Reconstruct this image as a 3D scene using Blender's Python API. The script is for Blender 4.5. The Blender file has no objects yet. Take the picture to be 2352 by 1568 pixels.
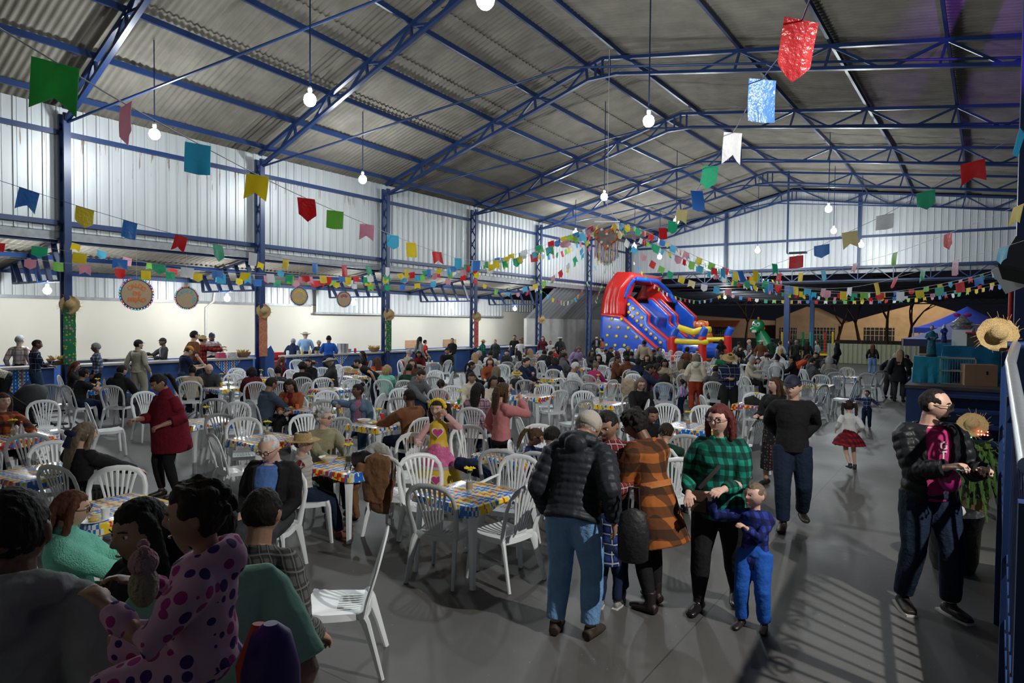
import bpy, math, random
from math import sin, cos, pi, radians as RD, sqrt, atan2, exp, floor as FL
from mathutils import Vector as V, Matrix as M3, noise as NZ
random.seed(7)
SC = bpy.context.scene; COL = SC.collection

# ---------------------------------------------------------------- camera, world, exposure
CAMH = 2.3; YAW, PITCH, ROLL, FPX = RD(34.42), RD(1.65), RD(0.55), 1545.0
cf = V((-sin(YAW)*cos(PITCH), cos(YAW)*cos(PITCH), -sin(PITCH)))
_r = V((cos(YAW), sin(YAW), 0)); _u = _r.cross(cf)
cr = cos(ROLL)*_r + sin(ROLL)*_u; cu = -sin(ROLL)*_r + cos(ROLL)*_u
CP = V((0, 0, CAMH))
cd = bpy.data.cameras.new('camera'); cam = bpy.data.objects.new('camera', cd); COL.objects.link(cam)
cd.sensor_width = 36; cd.lens = 36*FPX/2352; cd.clip_start = 0.05; cd.clip_end = 400
cam.matrix_world = M3(((cr.x, cu.x, -cf.x, 0), (cr.y, cu.y, -cf.y, 0), (cr.z, cu.z, -cf.z, CAMH), (0, 0, 0, 1)))
SC.camera = cam
SC.view_settings.view_transform = 'Standard'; SC.view_settings.look = 'None'
SC.view_settings.exposure = 0.4; SC.view_settings.gamma = 1.0; SC.view_settings.use_curve_mapping = False
W = bpy.data.worlds.new('night'); SC.world = W; W.use_nodes = True
W.node_tree.nodes['Background'].inputs[0].default_value = (0.010, 0.011, 0.016, 1)
W.node_tree.nodes['Background'].inputs[1].default_value = 0.35
LAMP = 60.0      # radiance of the hall bulbs
STAGE_W = 950.0  # stage spot on the right
STREET_W = 3600.0

# ---------------------------------------------------------------- places seen by the camera, as points in the hall
def ray(px, py): return cf + cr*((px-1176)/FPX) - cu*((py-784)/FPX)
def gz(px, py, z=0.0): d = ray(px, py); return CP + d*((z-CAMH)/d.z)
def gx(px, py, x): d = ray(px, py); return CP + d*(x/d.x)
def gy(px, py, y): d = ray(px, py); return CP + d*(y/d.y)
def gd(px, py, dep): return CP + ray(px, py)*dep
def azim(px): d = ray(px, 784); return atan2(d.y, d.x)

# ---------------------------------------------------------------- materials
MATS = {}
def nd(nt, typ, **kw):
    n = nt.nodes.new(typ)
    for k, v in kw.items():
        if k.startswith('i_'): n.inputs[k[2:].replace('_', ' ')].default_value = v
        else: setattr(n, k, v)
    return n
def mat(name, col, rough=0.6, metal=0.0, nz=0.06, sc=8.0, bump=0.0, bsc=60.0, emit=0.0, ecol=None, spec=0.5, alpha=None, trans=0.0, stretch=None, sss=0.0, coat=0.0):
    if name in MATS: return MATS[name]
    m = bpy.data.materials.new(name); m.use_nodes = True; nt = m.node_tree; b = nt.nodes['Principled BSDF']
    b.inputs['Roughness'].default_value = rough; b.inputs['Metallic'].default_value = metal
    b.inputs['Specular IOR Level'].default_value = spec
    c = tuple(col)+(1,)
    tc = nd(nt, 'ShaderNodeTexCoord')
    if nz > 0:
        n = nd(nt, 'ShaderNodeTexNoise', i_Scale=sc, i_Detail=5.0)
        if stretch:
            mp = nd(nt, 'ShaderNodeMapping'); mp.inputs['Scale'].default_value = stretch
            nt.links.new(tc.outputs['Object'], mp.inputs[0]); nt.links.new(mp.outputs[0], n.inputs['Vector'])
        else: nt.links.new(tc.outputs['Object'], n.inputs['Vector'])
        mx = nd(nt, 'ShaderNodeMix', data_type='RGBA')
        mx.inputs[6].default_value = tuple(max(0, v*(1-nz*2)) for v in col)+(1,)
        mx.inputs[7].default_value = tuple(min(1, v*(1+nz*2)) for v in col)+(1,)
        nt.links.new(n.outputs['Fac'], mx.inputs[0]); nt.links.new(mx.outputs[2], b.inputs['Base Color'])
    else: b.inputs['Base Color'].default_value = c
    if bump > 0:
        n2 = nd(nt, 'ShaderNodeTexNoise', i_Scale=bsc, i_Detail=3.0)
        if stretch:
            mp = nd(nt, 'ShaderNodeMapping'); mp.inputs['Scale'].default_value = stretch
            nt.links.new(tc.outputs['Object'], mp.inputs[0]); nt.links.new(mp.outputs[0], n2.inputs['Vector'])
        else: nt.links.new(tc.outputs['Object'], n2.inputs['Vector'])
        bp = nd(nt, 'ShaderNodeBump', i_Strength=bump, i_Distance=0.02)
        nt.links.new(n2.outputs['Fac'], bp.inputs['Height']); nt.links.new(bp.outputs[0], b.inputs['Normal'])
    if emit > 0:
        b.inputs['Emission Color'].default_value = tuple(ecol or col)+(1,); b.inputs['Emission Strength'].default_value = emit
    if trans > 0: b.inputs['Transmission Weight'].default_value = trans
    if coat > 0: b.inputs['Coat Weight'].default_value = coat; b.inputs['Coat Roughness'].default_value = .15
    if sss > 0: b.inputs['Subsurface Weight'].default_value = sss; b.inputs['Subsurface Radius'].default_value = (.02, .008, .004)
    m.diffuse_color = c
    MATS[name] = m; return m
def stripes(nt, vec, axis, scale, thr_lo, thr_hi, off=0.0):
    sp = nd(nt, 'ShaderNodeSeparateXYZ'); nt.links.new(vec, sp.inputs[0])
    a = nd(nt, 'ShaderNodeMath', operation='MULTIPLY_ADD'); a.inputs[1].default_value = scale; a.inputs[2].default_value = off
    nt.links.new(sp.outputs[axis], a.inputs[0])
    f = nd(nt, 'ShaderNodeMath', operation='FRACT'); nt.links.new(a.outputs[0], f.inputs[0])
    g = nd(nt, 'ShaderNodeMath', operation='GREATER_THAN'); g.inputs[1].default_value = thr_lo; nt.links.new(f.outputs[0], g.inputs[0])
    l = nd(nt, 'ShaderNodeMath', operation='LESS_THAN'); l.inputs[1].default_value = thr_hi; nt.links.new(f.outputs[0], l.inputs[0])
    m = nd(nt, 'ShaderNodeMath', operation='MULTIPLY'); nt.links.new(g.outputs[0], m.inputs[0]); nt.links.new(l.outputs[0], m.inputs[1])
    return m.outputs[0]
def mixc(nt, fac, a, b, k=1.0):
    mx = nd(nt, 'ShaderNodeMix', data_type='RGBA')
    if k != 1.0:
        q = nd(nt, 'ShaderNodeMath', operation='MULTIPLY'); q.inputs[1].default_value = k; nt.links.new(fac, q.inputs[0]); fac = q.outputs[0]
    nt.links.new(fac, mx.inputs[0])
    for i, s in ((6, a), (7, b)):
        if isinstance(s, tuple): mx.inputs[i].default_value = s+(1,)
        else: nt.links.new(s, mx.inputs[i])
    return mx.outputs[2]
def plaid(name, base, c1, c2=None, scale=9.0, w=0.5, w2=0.12, rough=0.85):
    """woven check: broad bands of c1 both ways, thin lines of c2"""
    if name in MATS: return MATS[name]
    m = bpy.data.materials.new(name); m.use_nodes = True; nt = m.node_tree; b = nt.nodes['Principled BSDF']
    b.inputs['Roughness'].default_value = rough; b.inputs['Specular IOR Level'].default_value = .2
    tc = nd(nt, 'ShaderNodeTexCoord'); ad = nd(nt, 'ShaderNodeVectorMath', operation='ADD')
    n = nd(nt, 'ShaderNodeTexNoise', i_Scale=5.0); nt.links.new(tc.outputs['Object'], n.inputs['Vector'])
    sc = nd(nt, 'ShaderNodeVectorMath', operation='SCALE'); sc.inputs['Scale'].default_value = .04
    nt.links.new(n.outputs['Color'], sc.inputs[0]); nt.links.new(tc.outputs['Object'], ad.inputs[0]); nt.links.new(sc.outputs[0], ad.inputs[1])
    # let the side faces count y as well: u = x + y
    sp = nd(nt, 'ShaderNodeSeparateXYZ'); nt.links.new(ad.outputs[0], sp.inputs[0])
    s = nd(nt, 'ShaderNodeMath', operation='ADD'); nt.links.new(sp.outputs[0], s.inputs[0]); nt.links.new(sp.outputs[1], s.inputs[1])
    cb = nd(nt, 'ShaderNodeCombineXYZ'); nt.links.new(s.outputs[0], cb.inputs[0]); nt.links.new(sp.outputs[2], cb.inputs[2])
    v = cb.outputs[0]; c = base
    for ax, k in ((0, .7), (2, .7)): c = mixc(nt, stripes(nt, v, ax, scale, 0, w), c, c1, k)
    if c2:
        for ax in (0, 2): c = mixc(nt, stripes(nt, v, ax, scale, w/2-w2/2, w/2+w2/2), c, c2, .8)
    nt.links.new(c, b.inputs['Base Color']); m.diffuse_color = base+(1,)
    MATS[name] = m; return m
def spots(name, base, dot, scale=14.0, r=0.3, dot2=None, rough=.85):
    if name in MATS: return MATS[name]
    m = bpy.data.materials.new(name); m.use_nodes = True; nt = m.node_tree; b = nt.nodes['Principled BSDF']
    b.inputs['Roughness'].default_value = rough; b.inputs['Specular IOR Level'].default_value = .2
    tc = nd(nt, 'ShaderNodeTexCoord'); vo = nd(nt, 'ShaderNodeTexVoronoi', i_Scale=scale, i_Randomness=.45)
    nt.links.new(tc.outputs['Object'], vo.inputs['Vector'])
    l = nd(nt, 'ShaderNodeMath', operation='LESS_THAN'); l.inputs[1].default_value = r; nt.links.new(vo.outputs['Distance'], l.inputs[0])
    d = dot
    if dot2:
        sp = nd(nt, 'ShaderNodeSeparateXYZ'); nt.links.new(vo.outputs['Color'], sp.inputs[0])
        g = nd(nt, 'ShaderNodeMath', operation='GREATER_THAN'); g.inputs[1].default_value = .5; nt.links.new(sp.outputs[0], g.inputs[0])
        d = mixc(nt, g.outputs[0], dot, dot2)
    nt.links.new(mixc(nt, l.outputs[0], base, d), b.inputs['Base Color'])
    MATS[name] = m; return m

BLUE = mat('blue_steel_paint', (.013, .038, .13), .36, nz=.12, sc=3)
BLUE2 = mat('blue_steel_dull', (.012, .03, .10), .5, nz=.12, sc=3)
DARKST = mat('dark_annex_steel', (.03, .035, .05), .5)
GALV = mat('galvanised_steel', (.42, .45, .47), .32, metal=.75, nz=.12, sc=20)
WHITE = mat('white_plastic', (.80, .83, .84), .32, nz=.02)
GREYP = mat('grey_plastic', (.52, .54, .55), .4, nz=.03)
BLACK = mat('black_cloth', (.012, .012, .013), .8)
SILV = mat('silver_metal', (.6, .6, .6), .25, metal=.9)
STRAW = mat('straw', (.52, .36, .16), .85, nz=.3, sc=60, bump=.8, bsc=120)
WOOD = mat('light_wood', (.5, .28, .16), .6, nz=.15, sc=12)
RED = mat('red_plastic', (.5, .02, .02), .4)

# ---------------------------------------------------------------- mesh tools
class MB:
    def __init__(s): s.v = []; s.f = []
    def add(s, vs, fs):
        o = len(s.v); s.v += [tuple(p) for p in vs]; s.f += [tuple(i+o for i in f) for f in fs]; return s
    def box(s, c, sz, rz=0.0, R=None):
        hx, hy, hz = sz[0]/2, sz[1]/2, sz[2]/2; c = V(c); ca, sa = cos(rz), sin(rz); P = []
        for z in (-hz, hz):
            for x, y in ((-hx, -hy), (hx, -hy), (hx, hy), (-hx, hy)):
                q = V((x*ca-y*sa, x*sa+y*ca, z)) if R is None else R @ V((x, y, z))
                P.append(c+q)
        return s.add(P, [(3, 2, 1, 0), (4, 5, 6, 7), (0, 1, 5, 4), (1, 2, 6, 5), (2, 3, 7, 6), (3, 0, 4, 7)])
    def bar(s, a, b, w, h=None, up=V((0, 0, 1))):
        a, b = V(a), V(b); d = (b-a)
        if d.length < 1e-6: return s
        d.normalize(); sd = d.cross(up)
        if sd.length < 1e-4: sd = d.cross(V((0, 1, 0)))
        sd.normalize(); u = sd.cross(d); h = h or w; P = []
        for p in (a, b):
            for i, j in ((-1, -1), (1, -1), (1, 1), (-1, 1)): P.append(p+sd*(i*w/2)+u*(j*h/2))
        return s.add(P, [(3, 2, 1, 0), (4, 5, 6, 7), (0, 1, 5, 4), (1, 2, 6, 5), (2, 3, 7, 6), (3, 0, 4, 7)])
    def tube(s, pts, rads, n=8, ref=None, cap=True, gap=None, th=None):
        """rings along a polyline; rads: r or (side, ref) half widths; gap: half angle left open around +ref"""
        pts = [V(p) for p in pts]; k = len(pts)
        if not isinstance(rads, (list, tuple)): rads = [rads]*k
        elif len(rads) == 2 and k != 2 and not isinstance(rads[0], (list, tuple)): rads = [tuple(rads)]*k
        T = []
        for i in range(k):
            d = pts[min(i+1, k-1)]-pts[max(i-1, 0)]
            T.append(d.normalized() if d.length > 1e-9 else V((0, 0, 1)))
        r0 = V(ref) if ref is not None else (V((0, 1, 0)) if abs(T[0].y) < .9 else V((1, 0, 0)))
        P = []
        for i in range(k):
            r1 = r0-T[i]*r0.dot(T[i])
            if r1.length < 1e-5: r1 = T[i].orthogonal()
            r1.normalize()
            if ref is None: r0 = r1
            sd = r1.cross(T[i]); rr = rads[i]; a, b = rr if isinstance(rr, (list, tuple)) else (rr, rr)
            for j in range(n):
                t = 2*pi*j/n if gap is None else gap+(2*pi-2*gap)*j/(n-1)
                P.append(pts[i]+sd*(sin(t)*a)+r1*(cos(t)*b))
        F = []; m = n if gap is None else n-1
        for i in range(k-1):
            for j in range(m): j2 = (j+1) % n; F.append((i*n+j, i*n+j2, (i+1)*n+j2, (i+1)*n+j))
        if gap is None and cap: F += [tuple(range(n-1, -1, -1)), tuple((k-1)*n+j for j in range(n))]
        return s.add(P, F)
    def ball(s, c, r, n=10, m=7, R=None):
        r = r if isinstance(r, (list, tuple)) else (r, r, r); c = V(c); P = [c+(R@V((0, 0, -r[2])) if R else V((0, 0, -r[2])))]
        for i in range(1, m):
            p = -pi/2+pi*i/m
            for j in range(n):
                t = 2*pi*j/n; q = V((cos(p)*cos(t)*r[0], cos(p)*sin(t)*r[1], sin(p)*r[2])); P.append(c+(R@q if R else q))
        P.append(c+(R@V((0, 0, r[2])) if R else V((0, 0, r[2])))); F = []
        for j in range(n): F.append((0, 1+(j+1) % n, 1+j))
        for i in range(m-2):
            for j in range(n): a = 1+i*n; F.append((a+j, a+(j+1) % n, a+n+(j+1) % n, a+n+j))
        a = 1+(m-2)*n; t = len(P)-1
        for j in range(n): F.append((a+j, a+(j+1) % n, t))
        return s.add(P, F)
    def prism(s, poly, f, d0, d1):
        """poly 2D points, f maps (u,v,w)->3D, extruded from w=d0 to w=d1"""
        n = len(poly); P = [f(u, v, d0) for u, v in poly]+[f(u, v, d1) for u, v in poly]
        F = [tuple(range(n-1, -1, -1)), tuple(range(n, 2*n))]+[(i, (i+1) % n, n+(i+1) % n, n+i) for i in range(n)]
        return s.add(P, F)
    def lathe(s, prof, c=(0, 0, 0), n=20):
        c = V(c); P = []
        for r, z in prof:
            for j in range(n): t = 2*pi*j/n; P.append(c+V((r*cos(t), r*sin(t), z)))
        F = [(i*n+j, i*n+(j+1) % n, (i+1)*n+(j+1) % n, (i+1)*n+j) for i in range(len(prof)-1) for j in range(n)]
        F += [tuple(range(n-1, -1, -1)), tuple((len(prof)-1)*n+j for j in range(n))]
        return s.add(P, F)
    def mesh(s, name, smooth=True, ang=None):
        me = bpy.data.meshes.new(name); me.from_pydata(s.v, [], s.f); me.update()
        if smooth:
            me.shade_smooth()
            if ang: me.set_sharp_from_angle(angle=RD(ang))
        return me
def obj(name, mb, m, parent=None, smooth=True, ang=40, loc=None, **props):
    me = mb.mesh(name, smooth, ang) if isinstance(mb, MB) else mb
    if m is not None and not me.materials: me.materials.append(m)
    o = bpy.data.objects.new(name, me); COL.objects.link(o)
    if parent is not None: o.parent = parent
    if loc is not None: o.location = loc
    for k, v in props.items(): o[k] = v
    return o
def tag(o, label, cat, group=None, kind=None):
    o['label'] = label; o['category'] = cat
    if group: o['group'] = group
    if kind: o['kind'] = kind
    return o
def thing(name, label, cat, loc=(0, 0, 0), rz=0.0, group=None, kind=None):
    o = bpy.data.objects.new(name, None); COL.objects.link(o); o.empty_display_size = .1
    o.location = loc; o.rotation_euler = (0, 0, rz); return tag(o, label, cat, group, kind)
def struct(name, mb, m, label=None, cat=None, parent=None, ang=40, smooth=True, loc=None):
    o = obj(name, mb, m, parent, smooth, ang, loc)
    if parent is None:
        o['kind'] = 'structure'; o['label'] = label or name; o['category'] = cat or name.split('_')[0]
    elif label: o['label'] = label
    return o
KIDS = {}
def kids(r):
    return [c for c in r.children]
def dup(root, loc, rz, label, group=None):
    """copy a thing with copies of its parts and their sub-parts"""
    ks = KIDS.setdefault(root.name, [(c, list(c.children)) for c in root.children])
    r = root.copy(); COL.objects.link(r); r.location = loc; r.rotation_euler = (0, 0, rz); r['label'] = label
    if group: r['group'] = group
    for ch, gs in ks:
        c = ch.copy(); COL.objects.link(c); c.parent = r
        for g in gs: d = g.copy(); COL.objects.link(d); d.parent = c
    return r
# ================================================================ the hall
XL, XR, XRID, Y0, Y1 = -20.0, 2.1, -9.3, -3.7, 43.6
ZL, ZRID, ZR = 7.9, 10.8, 8.95
def xrid(y): return XRID-max(0, 31.8-max(y, 8.1))*.075      # the ridge drifts and rises a little towards the camera
def zrid(y): return 10.5+.0032*max(0, 31.8-max(y, 8.1))**2
def roofz(x, y=40):
    a, b = xrid(y), zrid(y); return ZL+(b-ZL)*(x-XL)/(a-XL) if x < a else b+(ZR-b)*(x-a)/(XR-a)
def shx(x, y):      # a purlin position given for the far end, moved with the ridge
    return XL+(x-XL)*(xrid(y)-XL)/(XRID-XL) if x < XRID else XR+(x-XR)*(xrid(y)-XR)/(XRID-XR)
COLY = [2.2+5.92*k for k in range(8)]   # 2.2 .. 43.6
COLY = [8.1+5.92*k for k in range(-1, 7)]

# floor: worn dark concrete with joints, dull and slightly glossy
def floor_mat():
    m = bpy.data.materials.new('worn_concrete'); m.use_nodes = True; nt = m.node_tree; b = nt.nodes['Principled BSDF']
    tc = nd(nt, 'ShaderNodeTexCoord'); o = tc.outputs['Object']
    n1 = nd(nt, 'ShaderNodeTexNoise', i_Scale=.6, i_Detail=6.0); n2 = nd(nt, 'ShaderNodeTexNoise', i_Scale=9.0, i_Detail=6.0); n3 = nd(nt, 'ShaderNodeTexNoise', i_Scale=30.0, i_Detail=2.0)
    for n in (n1, n2, n3): nt.links.new(o, n.inputs['Vector'])
    c = mixc(nt, n1.outputs['Fac'], (.05, .048, .045), (.115, .11, .10))
    c = mixc(nt, n2.outputs['Fac'], c, (.11, .105, .10), .6)
    g = nd(nt, 'ShaderNodeMath', operation='GREATER_THAN'); g.inputs[1].default_value = .735; nt.links.new(n3.outputs['Fac'], g.inputs[0])
    c = mixc(nt, g.outputs[0], c, (.26, .25, .24), .8)
    for ax in (0, 1): c = mixc(nt, stripes(nt, o, ax, 1/4.6, 0, .0022, .37), c, (.03, .03, .03), .8)
    nt.links.new(c, b.inputs['Base Color'])
    rr = nd(nt, 'ShaderNodeMapRange'); rr.inputs[3].default_value = .32; rr.inputs[4].default_value = .7; nt.links.new(n1.outputs['Fac'], rr.inputs[0]); nt.links.new(rr.outputs[0], b.inputs['Roughness'])
    bp = nd(nt, 'ShaderNodeBump', i_Strength=.25, i_Distance=.01); nt.links.new(n2.outputs['Fac'], bp.inputs['Height']); nt.links.new(bp.outputs[0], b.inputs['Normal'])
    return m
struct('floor', MB().box((-10, 18, -.1), (34, 56, .2)), floor_mat(), 'dark worn concrete floor of the hall', 'floor')
struct('ground', MB().box((-10, 88, -.13), (160, 84.2, .2)), mat('asphalt', (.05, .05, .05), .9), 'dark street beyond the open end of the hall', 'ground')

def metal_mat(name, col, streak=True):
    m = bpy.data.materials.new(name); m.use_nodes = True; nt = m.node_tree; b = nt.nodes['Principled BSDF']
    b.inputs['Roughness'].default_value = .42; b.inputs['Metallic'].default_value = .25
    tc = nd(nt, 'ShaderNodeTexCoord'); mp = nd(nt, 'ShaderNodeMapping'); mp.inputs['Scale'].default_value = (3, 3, .25)
    nt.links.new(tc.outputs['Object'], mp.inputs[0])
    n = nd(nt, 'ShaderNodeTexNoise', i_Scale=2.0, i_Detail=6.0); nt.links.new(mp.outputs[0], n.inputs['Vector'])
    c = mixc(nt, n.outputs['Fac'], tuple(v*.82 for v in col), tuple(v*1.12 for v in col))
    if streak:  # rust runs starting under the upper girt
        mp2 = nd(nt, 'ShaderNodeMapping'); mp2.inputs['Scale'].default_value = (9, 9, .55); nt.links.new(tc.outputs['Object'], mp2.inputs[0])
        n2 = nd(nt, 'ShaderNodeTexNoise', i_Scale=1.7, i_Detail=4.0); nt.links.new(mp2.outputs[0], n2.inputs['Vector'])
        sp = nd(nt, 'ShaderNodeSeparateXYZ'); nt.links.new(tc.outputs['Object'], sp.inputs[0])
        rg = nd(nt, 'ShaderNodeMapRange'); rg.inputs[1].default_value = 5.6; rg.inputs[2].default_value = 7.15; rg.inputs[3].default_value = -.16; rg.inputs[4].default_value = .045
        nt.links.new(sp.outputs[2], rg.inputs[0])
        top = nd(nt, 'ShaderNodeMath', operation='LESS_THAN'); top.inputs[1].default_value = 7.2; nt.links.new(sp.outputs[2], top.inputs[0])
        s = nd(nt, 'ShaderNodeMath', operation='ADD'); nt.links.new(n2.outputs['Fac'], s.inputs[0]); nt.links.new(rg.outputs[0], s.inputs[1])
        g = nd(nt, 'ShaderNodeMath', operation='GREATER_THAN'); g.inputs[1].default_value = .645; nt.links.new(s.outputs[0], g.inputs[0])
        mu = nd(nt, 'ShaderNodeMath', operation='MULTIPLY'); nt.links.new(g.outputs[0], mu.inputs[0]); nt.links.new(top.outputs[0], mu.inputs[1])
        c = mixc(nt, mu.outputs[0], c, (.20, .09, .035), .75)
    nt.links.new(c, b.inputs['Base Color']); return m
METAL = metal_mat('ribbed_wall_sheet', (.56, .58, .585)); METAL2 = metal_mat('ribbed_end_sheet', (.56, .58, .585), False)
FLASH = mat('zinc_flashing', (.30, .31, .32), .45, metal=.3, nz=.2, sc=6)
def ribbed(a, b, zlo, ztop, nrm, pitch=.33, amp=.035):
    """trapezoid-ribbed sheet standing on the line a-b; ztop is a function of the distance along; ribs on both faces"""
    a, b = V(a), V(b); L = (b-a).length; d = (b-a)/L; n = V(nrm); us = []; u = 0.0
    while u < L:
        for f, h in ((0, 0), (.42, 0), (.46, 1), (.54, 1), (.58, 0), (.72, 0), (.74, .35), (.78, .35), (.80, 0)):
            if u+f*pitch <= L: us.append((u+f*pitch, h))
        u += pitch
    us.append((L, 0)); P = []; F = []
    for t, h in us:
        p = a+d*t+n*(h*amp); P += [(p.x, p.y, zlo), (p.x, p.y, ztop(t))]
    for i in range(len(us)-1): F.append((2*i, 2*i+2, 2*i+3, 2*i+1))
    return MB().add(P, F)
struct('wall_left', ribbed((XL-.25, Y0, 0), (XL-.25, Y1, 0), 4.62, lambda t: ZL+.02, (1, 0, 0)), METAL, 'upper left wall of ribbed pale metal sheets with rust runs', 'wall', ang=20)
struct('wall_back', ribbed((XL-.25, Y1+.3, 0), (XR, Y1+.3, 0), 5.62, lambda t: roofz(min(XR, XL-.25+t)) if t > .3 else ZL, (0, -1, 0)), METAL2, 'gable end wall of ribbed pale metal sheets above the open end', 'wall', ang=20)
struct('wall_right', MB().box((XR+.6, 20, 4.4), (.15, 48, 9.0)), mat('dark_wall_paint', (.05, .07, .12), .8), 'dark right wall behind the stage side', 'wall')  # one even dark colour over the whole right wall
struct('wall_rear', MB().box((-9, Y0-.6, 4.5), (34, .2, 9.5)), mat('cream_wall_paint', (.50, .48, .42), .75), 'plain wall behind the camera', 'wall')

# roof: overlapping rows of corrugated fibre-cement sheet
ROOFM = mat('fibre_cement', (.215, .195, .16), .9, nz=.22, sc=1.6, bump=.25, bsc=40)
RT = .18
def corr(x0, z0, x1, z1, ya, yb, pitch=.177, amp=.026, rows=5, lap=.05, seg=6, ridge=None):
    mb = MB(); n = int((yb-ya)/pitch*seg)
    for r in range(rows):
        t0, t1 = r/rows, min(1.0, (r+1)/rows+.02); P = []; F = []
        for i in range(n+1):
            y = ya+(yb-ya)*i/n; a = amp*cos(2*pi*y/pitch)
            # the upper row lies over the lower one, its lower edge shows
            if ridge: x1 = xrid(y)+ridge; z1 = zrid(y)+RT
            for t, dz in ((t0, lap if r else 0), (t1, 0)):
                P.append((x0+(x1-x0)*t, y, z0+(z1-z0)*t+dz*.9+a))
        for i in range(n): F.append((2*i, 2*i+1, 2*i+3, 2*i+2))
        mb.add(P, F)
    return mb
struct('ceiling', corr(XL-.5, ZL-.13+RT, XRID+.05, ZRID+RT, Y0, Y1+.3, ridge=.05), ROOFM, 'left slope of the grey corrugated roof sheets', 'roof', ang=80)
struct('ceiling_1', corr(XR+.8, ZR-.14+RT, XRID-.05, ZRID+RT, Y0, Y1+.3, ridge=-.05), ROOFM, 'right slope of the grey corrugated roof sheets', 'roof', ang=80)

# purlins along the hall
PXN = [-19.7, -17.9, -16.05, -14.15, -12.15, -9.95, -8.65, -5.2, -2.95, -.5, 1.8]
def purl(x):
    mb = MB(); ys = [Y0]+COLY[1:]
    for a, b in zip(ys, ys[1:]): xa, xb = shx(x, a), shx(x, b); mb.bar((xa, a, roofz(xa, a)+.075), (xb, b, roofz(xb, b)+.075), .075, .15)
    return mb
for i, x in enumerate(PXN):
    struct('roof_purlin', purl(x), BLUE, 'blue steel purlin running the length of the roof, number %d from the left eave' % (i+1) if i else 'blue steel purlin along the left eave of the roof', 'purlin')
def roof_truss(k, y):
    names = ['over the camera', 'above the leftmost column', 'above the second column from the left', 'above the third column from the left', 'above the fourth column from the left', 'above the fifth column from the left', 'above the sixth column from the left', 'against the gable wall']
    t = thing('roof_truss', 'blue steel roof truss '+names[k], 'truss', (0, y, 0), kind='structure')
    top = lambda x: roofz(x, y)-.03
    xr = xrid(y); zb = zrid(y)-.62; xa, xb = xr-.5, xr+.5
    nl = [shx(x, y) for x in PXN if x < XRID]; nr = [shx(x, y) for x in PXN if x > XRID]
    bl = lambda x: ZL-.45+(zb-ZL+.45)*(x-XL)/(xa-XL)
    br = lambda x: zb+(8.25-zb)*(x-xb)/(XR-xb)
    obj('top_chord', MB().bar((XL, 0, top(XL)), (xr, 0, top(xr)), .12, .10).bar((xr, 0, top(xr)), (XR, 0, top(XR)), .12, .10), BLUE, t)
    obj('bottom_chord', MB().bar((XL, 0, bl(XL)), (xa, 0, zb), .13, .09).bar((xa, 0, zb), (xb, 0, zb), .13, .09).bar((xb, 0, zb), (XR, 0, br(XR)), .13, .09), BLUE, t)
    def web(a, b, w=.065): obj('web_bar', MB().bar(a, b, w), BLUE, t)
    for i, x in enumerate(nl):
        if i == 0: web((x, 0, top(x)), (x+.75, 0, bl(x+.75))); continue
        if x > xa: continue
        web((x, 0, top(x)), (x+.05, 0, bl(x+.05)), .07); web((x, 0, top(x)), (x-.75, 0, bl(x-.75)))
        if 1 < i < 5: web((x, 0, top(x)), (x+.75, 0, bl(x+.75)))
    for x in (xr-.25, xr, xr+.25): web((x, 0, top(x)), (x, 0, zb), .06)
    for i, x in enumerate(nr):
        if i == 0: web((x, 0, top(x)), (x+1.3, 0, br(x+1.3))); continue
        web((x, 0, top(x)), (x-.15, 0, br(x-.15)), .06)
        web((x, 0, top(x)), (x-1.2, 0, br(x-1.2)))
        if x < XR-.6: web((x, 0, top(x)), (x+1.15, 0, br(x+1.15)))
    return t
for k, y in enumerate(COLY): roof_truss(k, y)
# long diagonal tie rods from the column heads up to the ridge side of the next truss
for i in range(7):
    struct('roof_brace', MB().tube([(XL+.1, COLY[i], 7.45), (-9.8, COLY[i]+2.9, 9.3+(.3 if i < 3 else 0)), (XR, COLY[i]+5.8, 8.35)], .034, 8), BLUE, 'thin blue roof brace crossing the bay, number %d from the camera' % (i+1), 'brace')
# columns
def column(k, y, x=XL, cloth=None):
    names = ['nearest column, outside the picture', 'leftmost blue column', 'second blue column from the left', 'third blue column from the left', 'fourth blue column from the left', 'fifth blue column from the left', 'sixth blue column from the left', 'blue corner column behind the inflatable slide']
    t = thing('steel_column', names[k]+' carrying the roof', 'column', (x, y, 0), kind='structure')
    obj('flange', MB().box((.13, 0, 3.85), (.07, .17, 7.7)), BLUE, t); obj('flange', MB().box((-.13, 0, 3.85), (.07, .17, 7.7)), BLUE, t)
    mb = MB(); z = .1; s = 1
    while z < 7.4:
        mb.bar((-.11*s, 0, z), (.11*s, 0, z+.33), .045, .03, up=V((0, 1, 0))); z += .33; s = -s
    obj('lacing', mb, BLUE2, t)
    return t
for k, y in enumerate(COLY): column(k, y)
for z, n in ((7.22, 'upper'), (4.83, 'lower')):
    for i in range(7):
        struct('wall_girt', MB().bar((XL-.18, COLY[i]+.1, z), (XL-.18, COLY[i+1]-.1, z), .09, .13), BLUE, 'blue %s girt on the left wall, bay %d from the camera' % (n, i+1), 'girt')
    struct('wall_girt', MB().bar((XL, Y1+.2, 7.45 if z > 6 else 5.7), (XR, Y1+.2, 7.45 if z > 6 else 5.7), .09, .14), BLUE, 'blue %s girt on the gable wall' % n, 'girt')
for x in (-13.3, -5.6):
    struct('gable_post', MB().bar((x, Y1+.16, 5.6), (x, Y1+.16, roofz(x)), .16, .12), BLUE, '%s blue post on the gable wall' % ('left' if x < -9 else 'right'), 'post')
struct('trim_1', MB().box((XL-.3, 20, 4.52), (.06, 47.6, .26)), FLASH, 'grey flashing along the foot of the upper left wall', 'trim')
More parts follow.
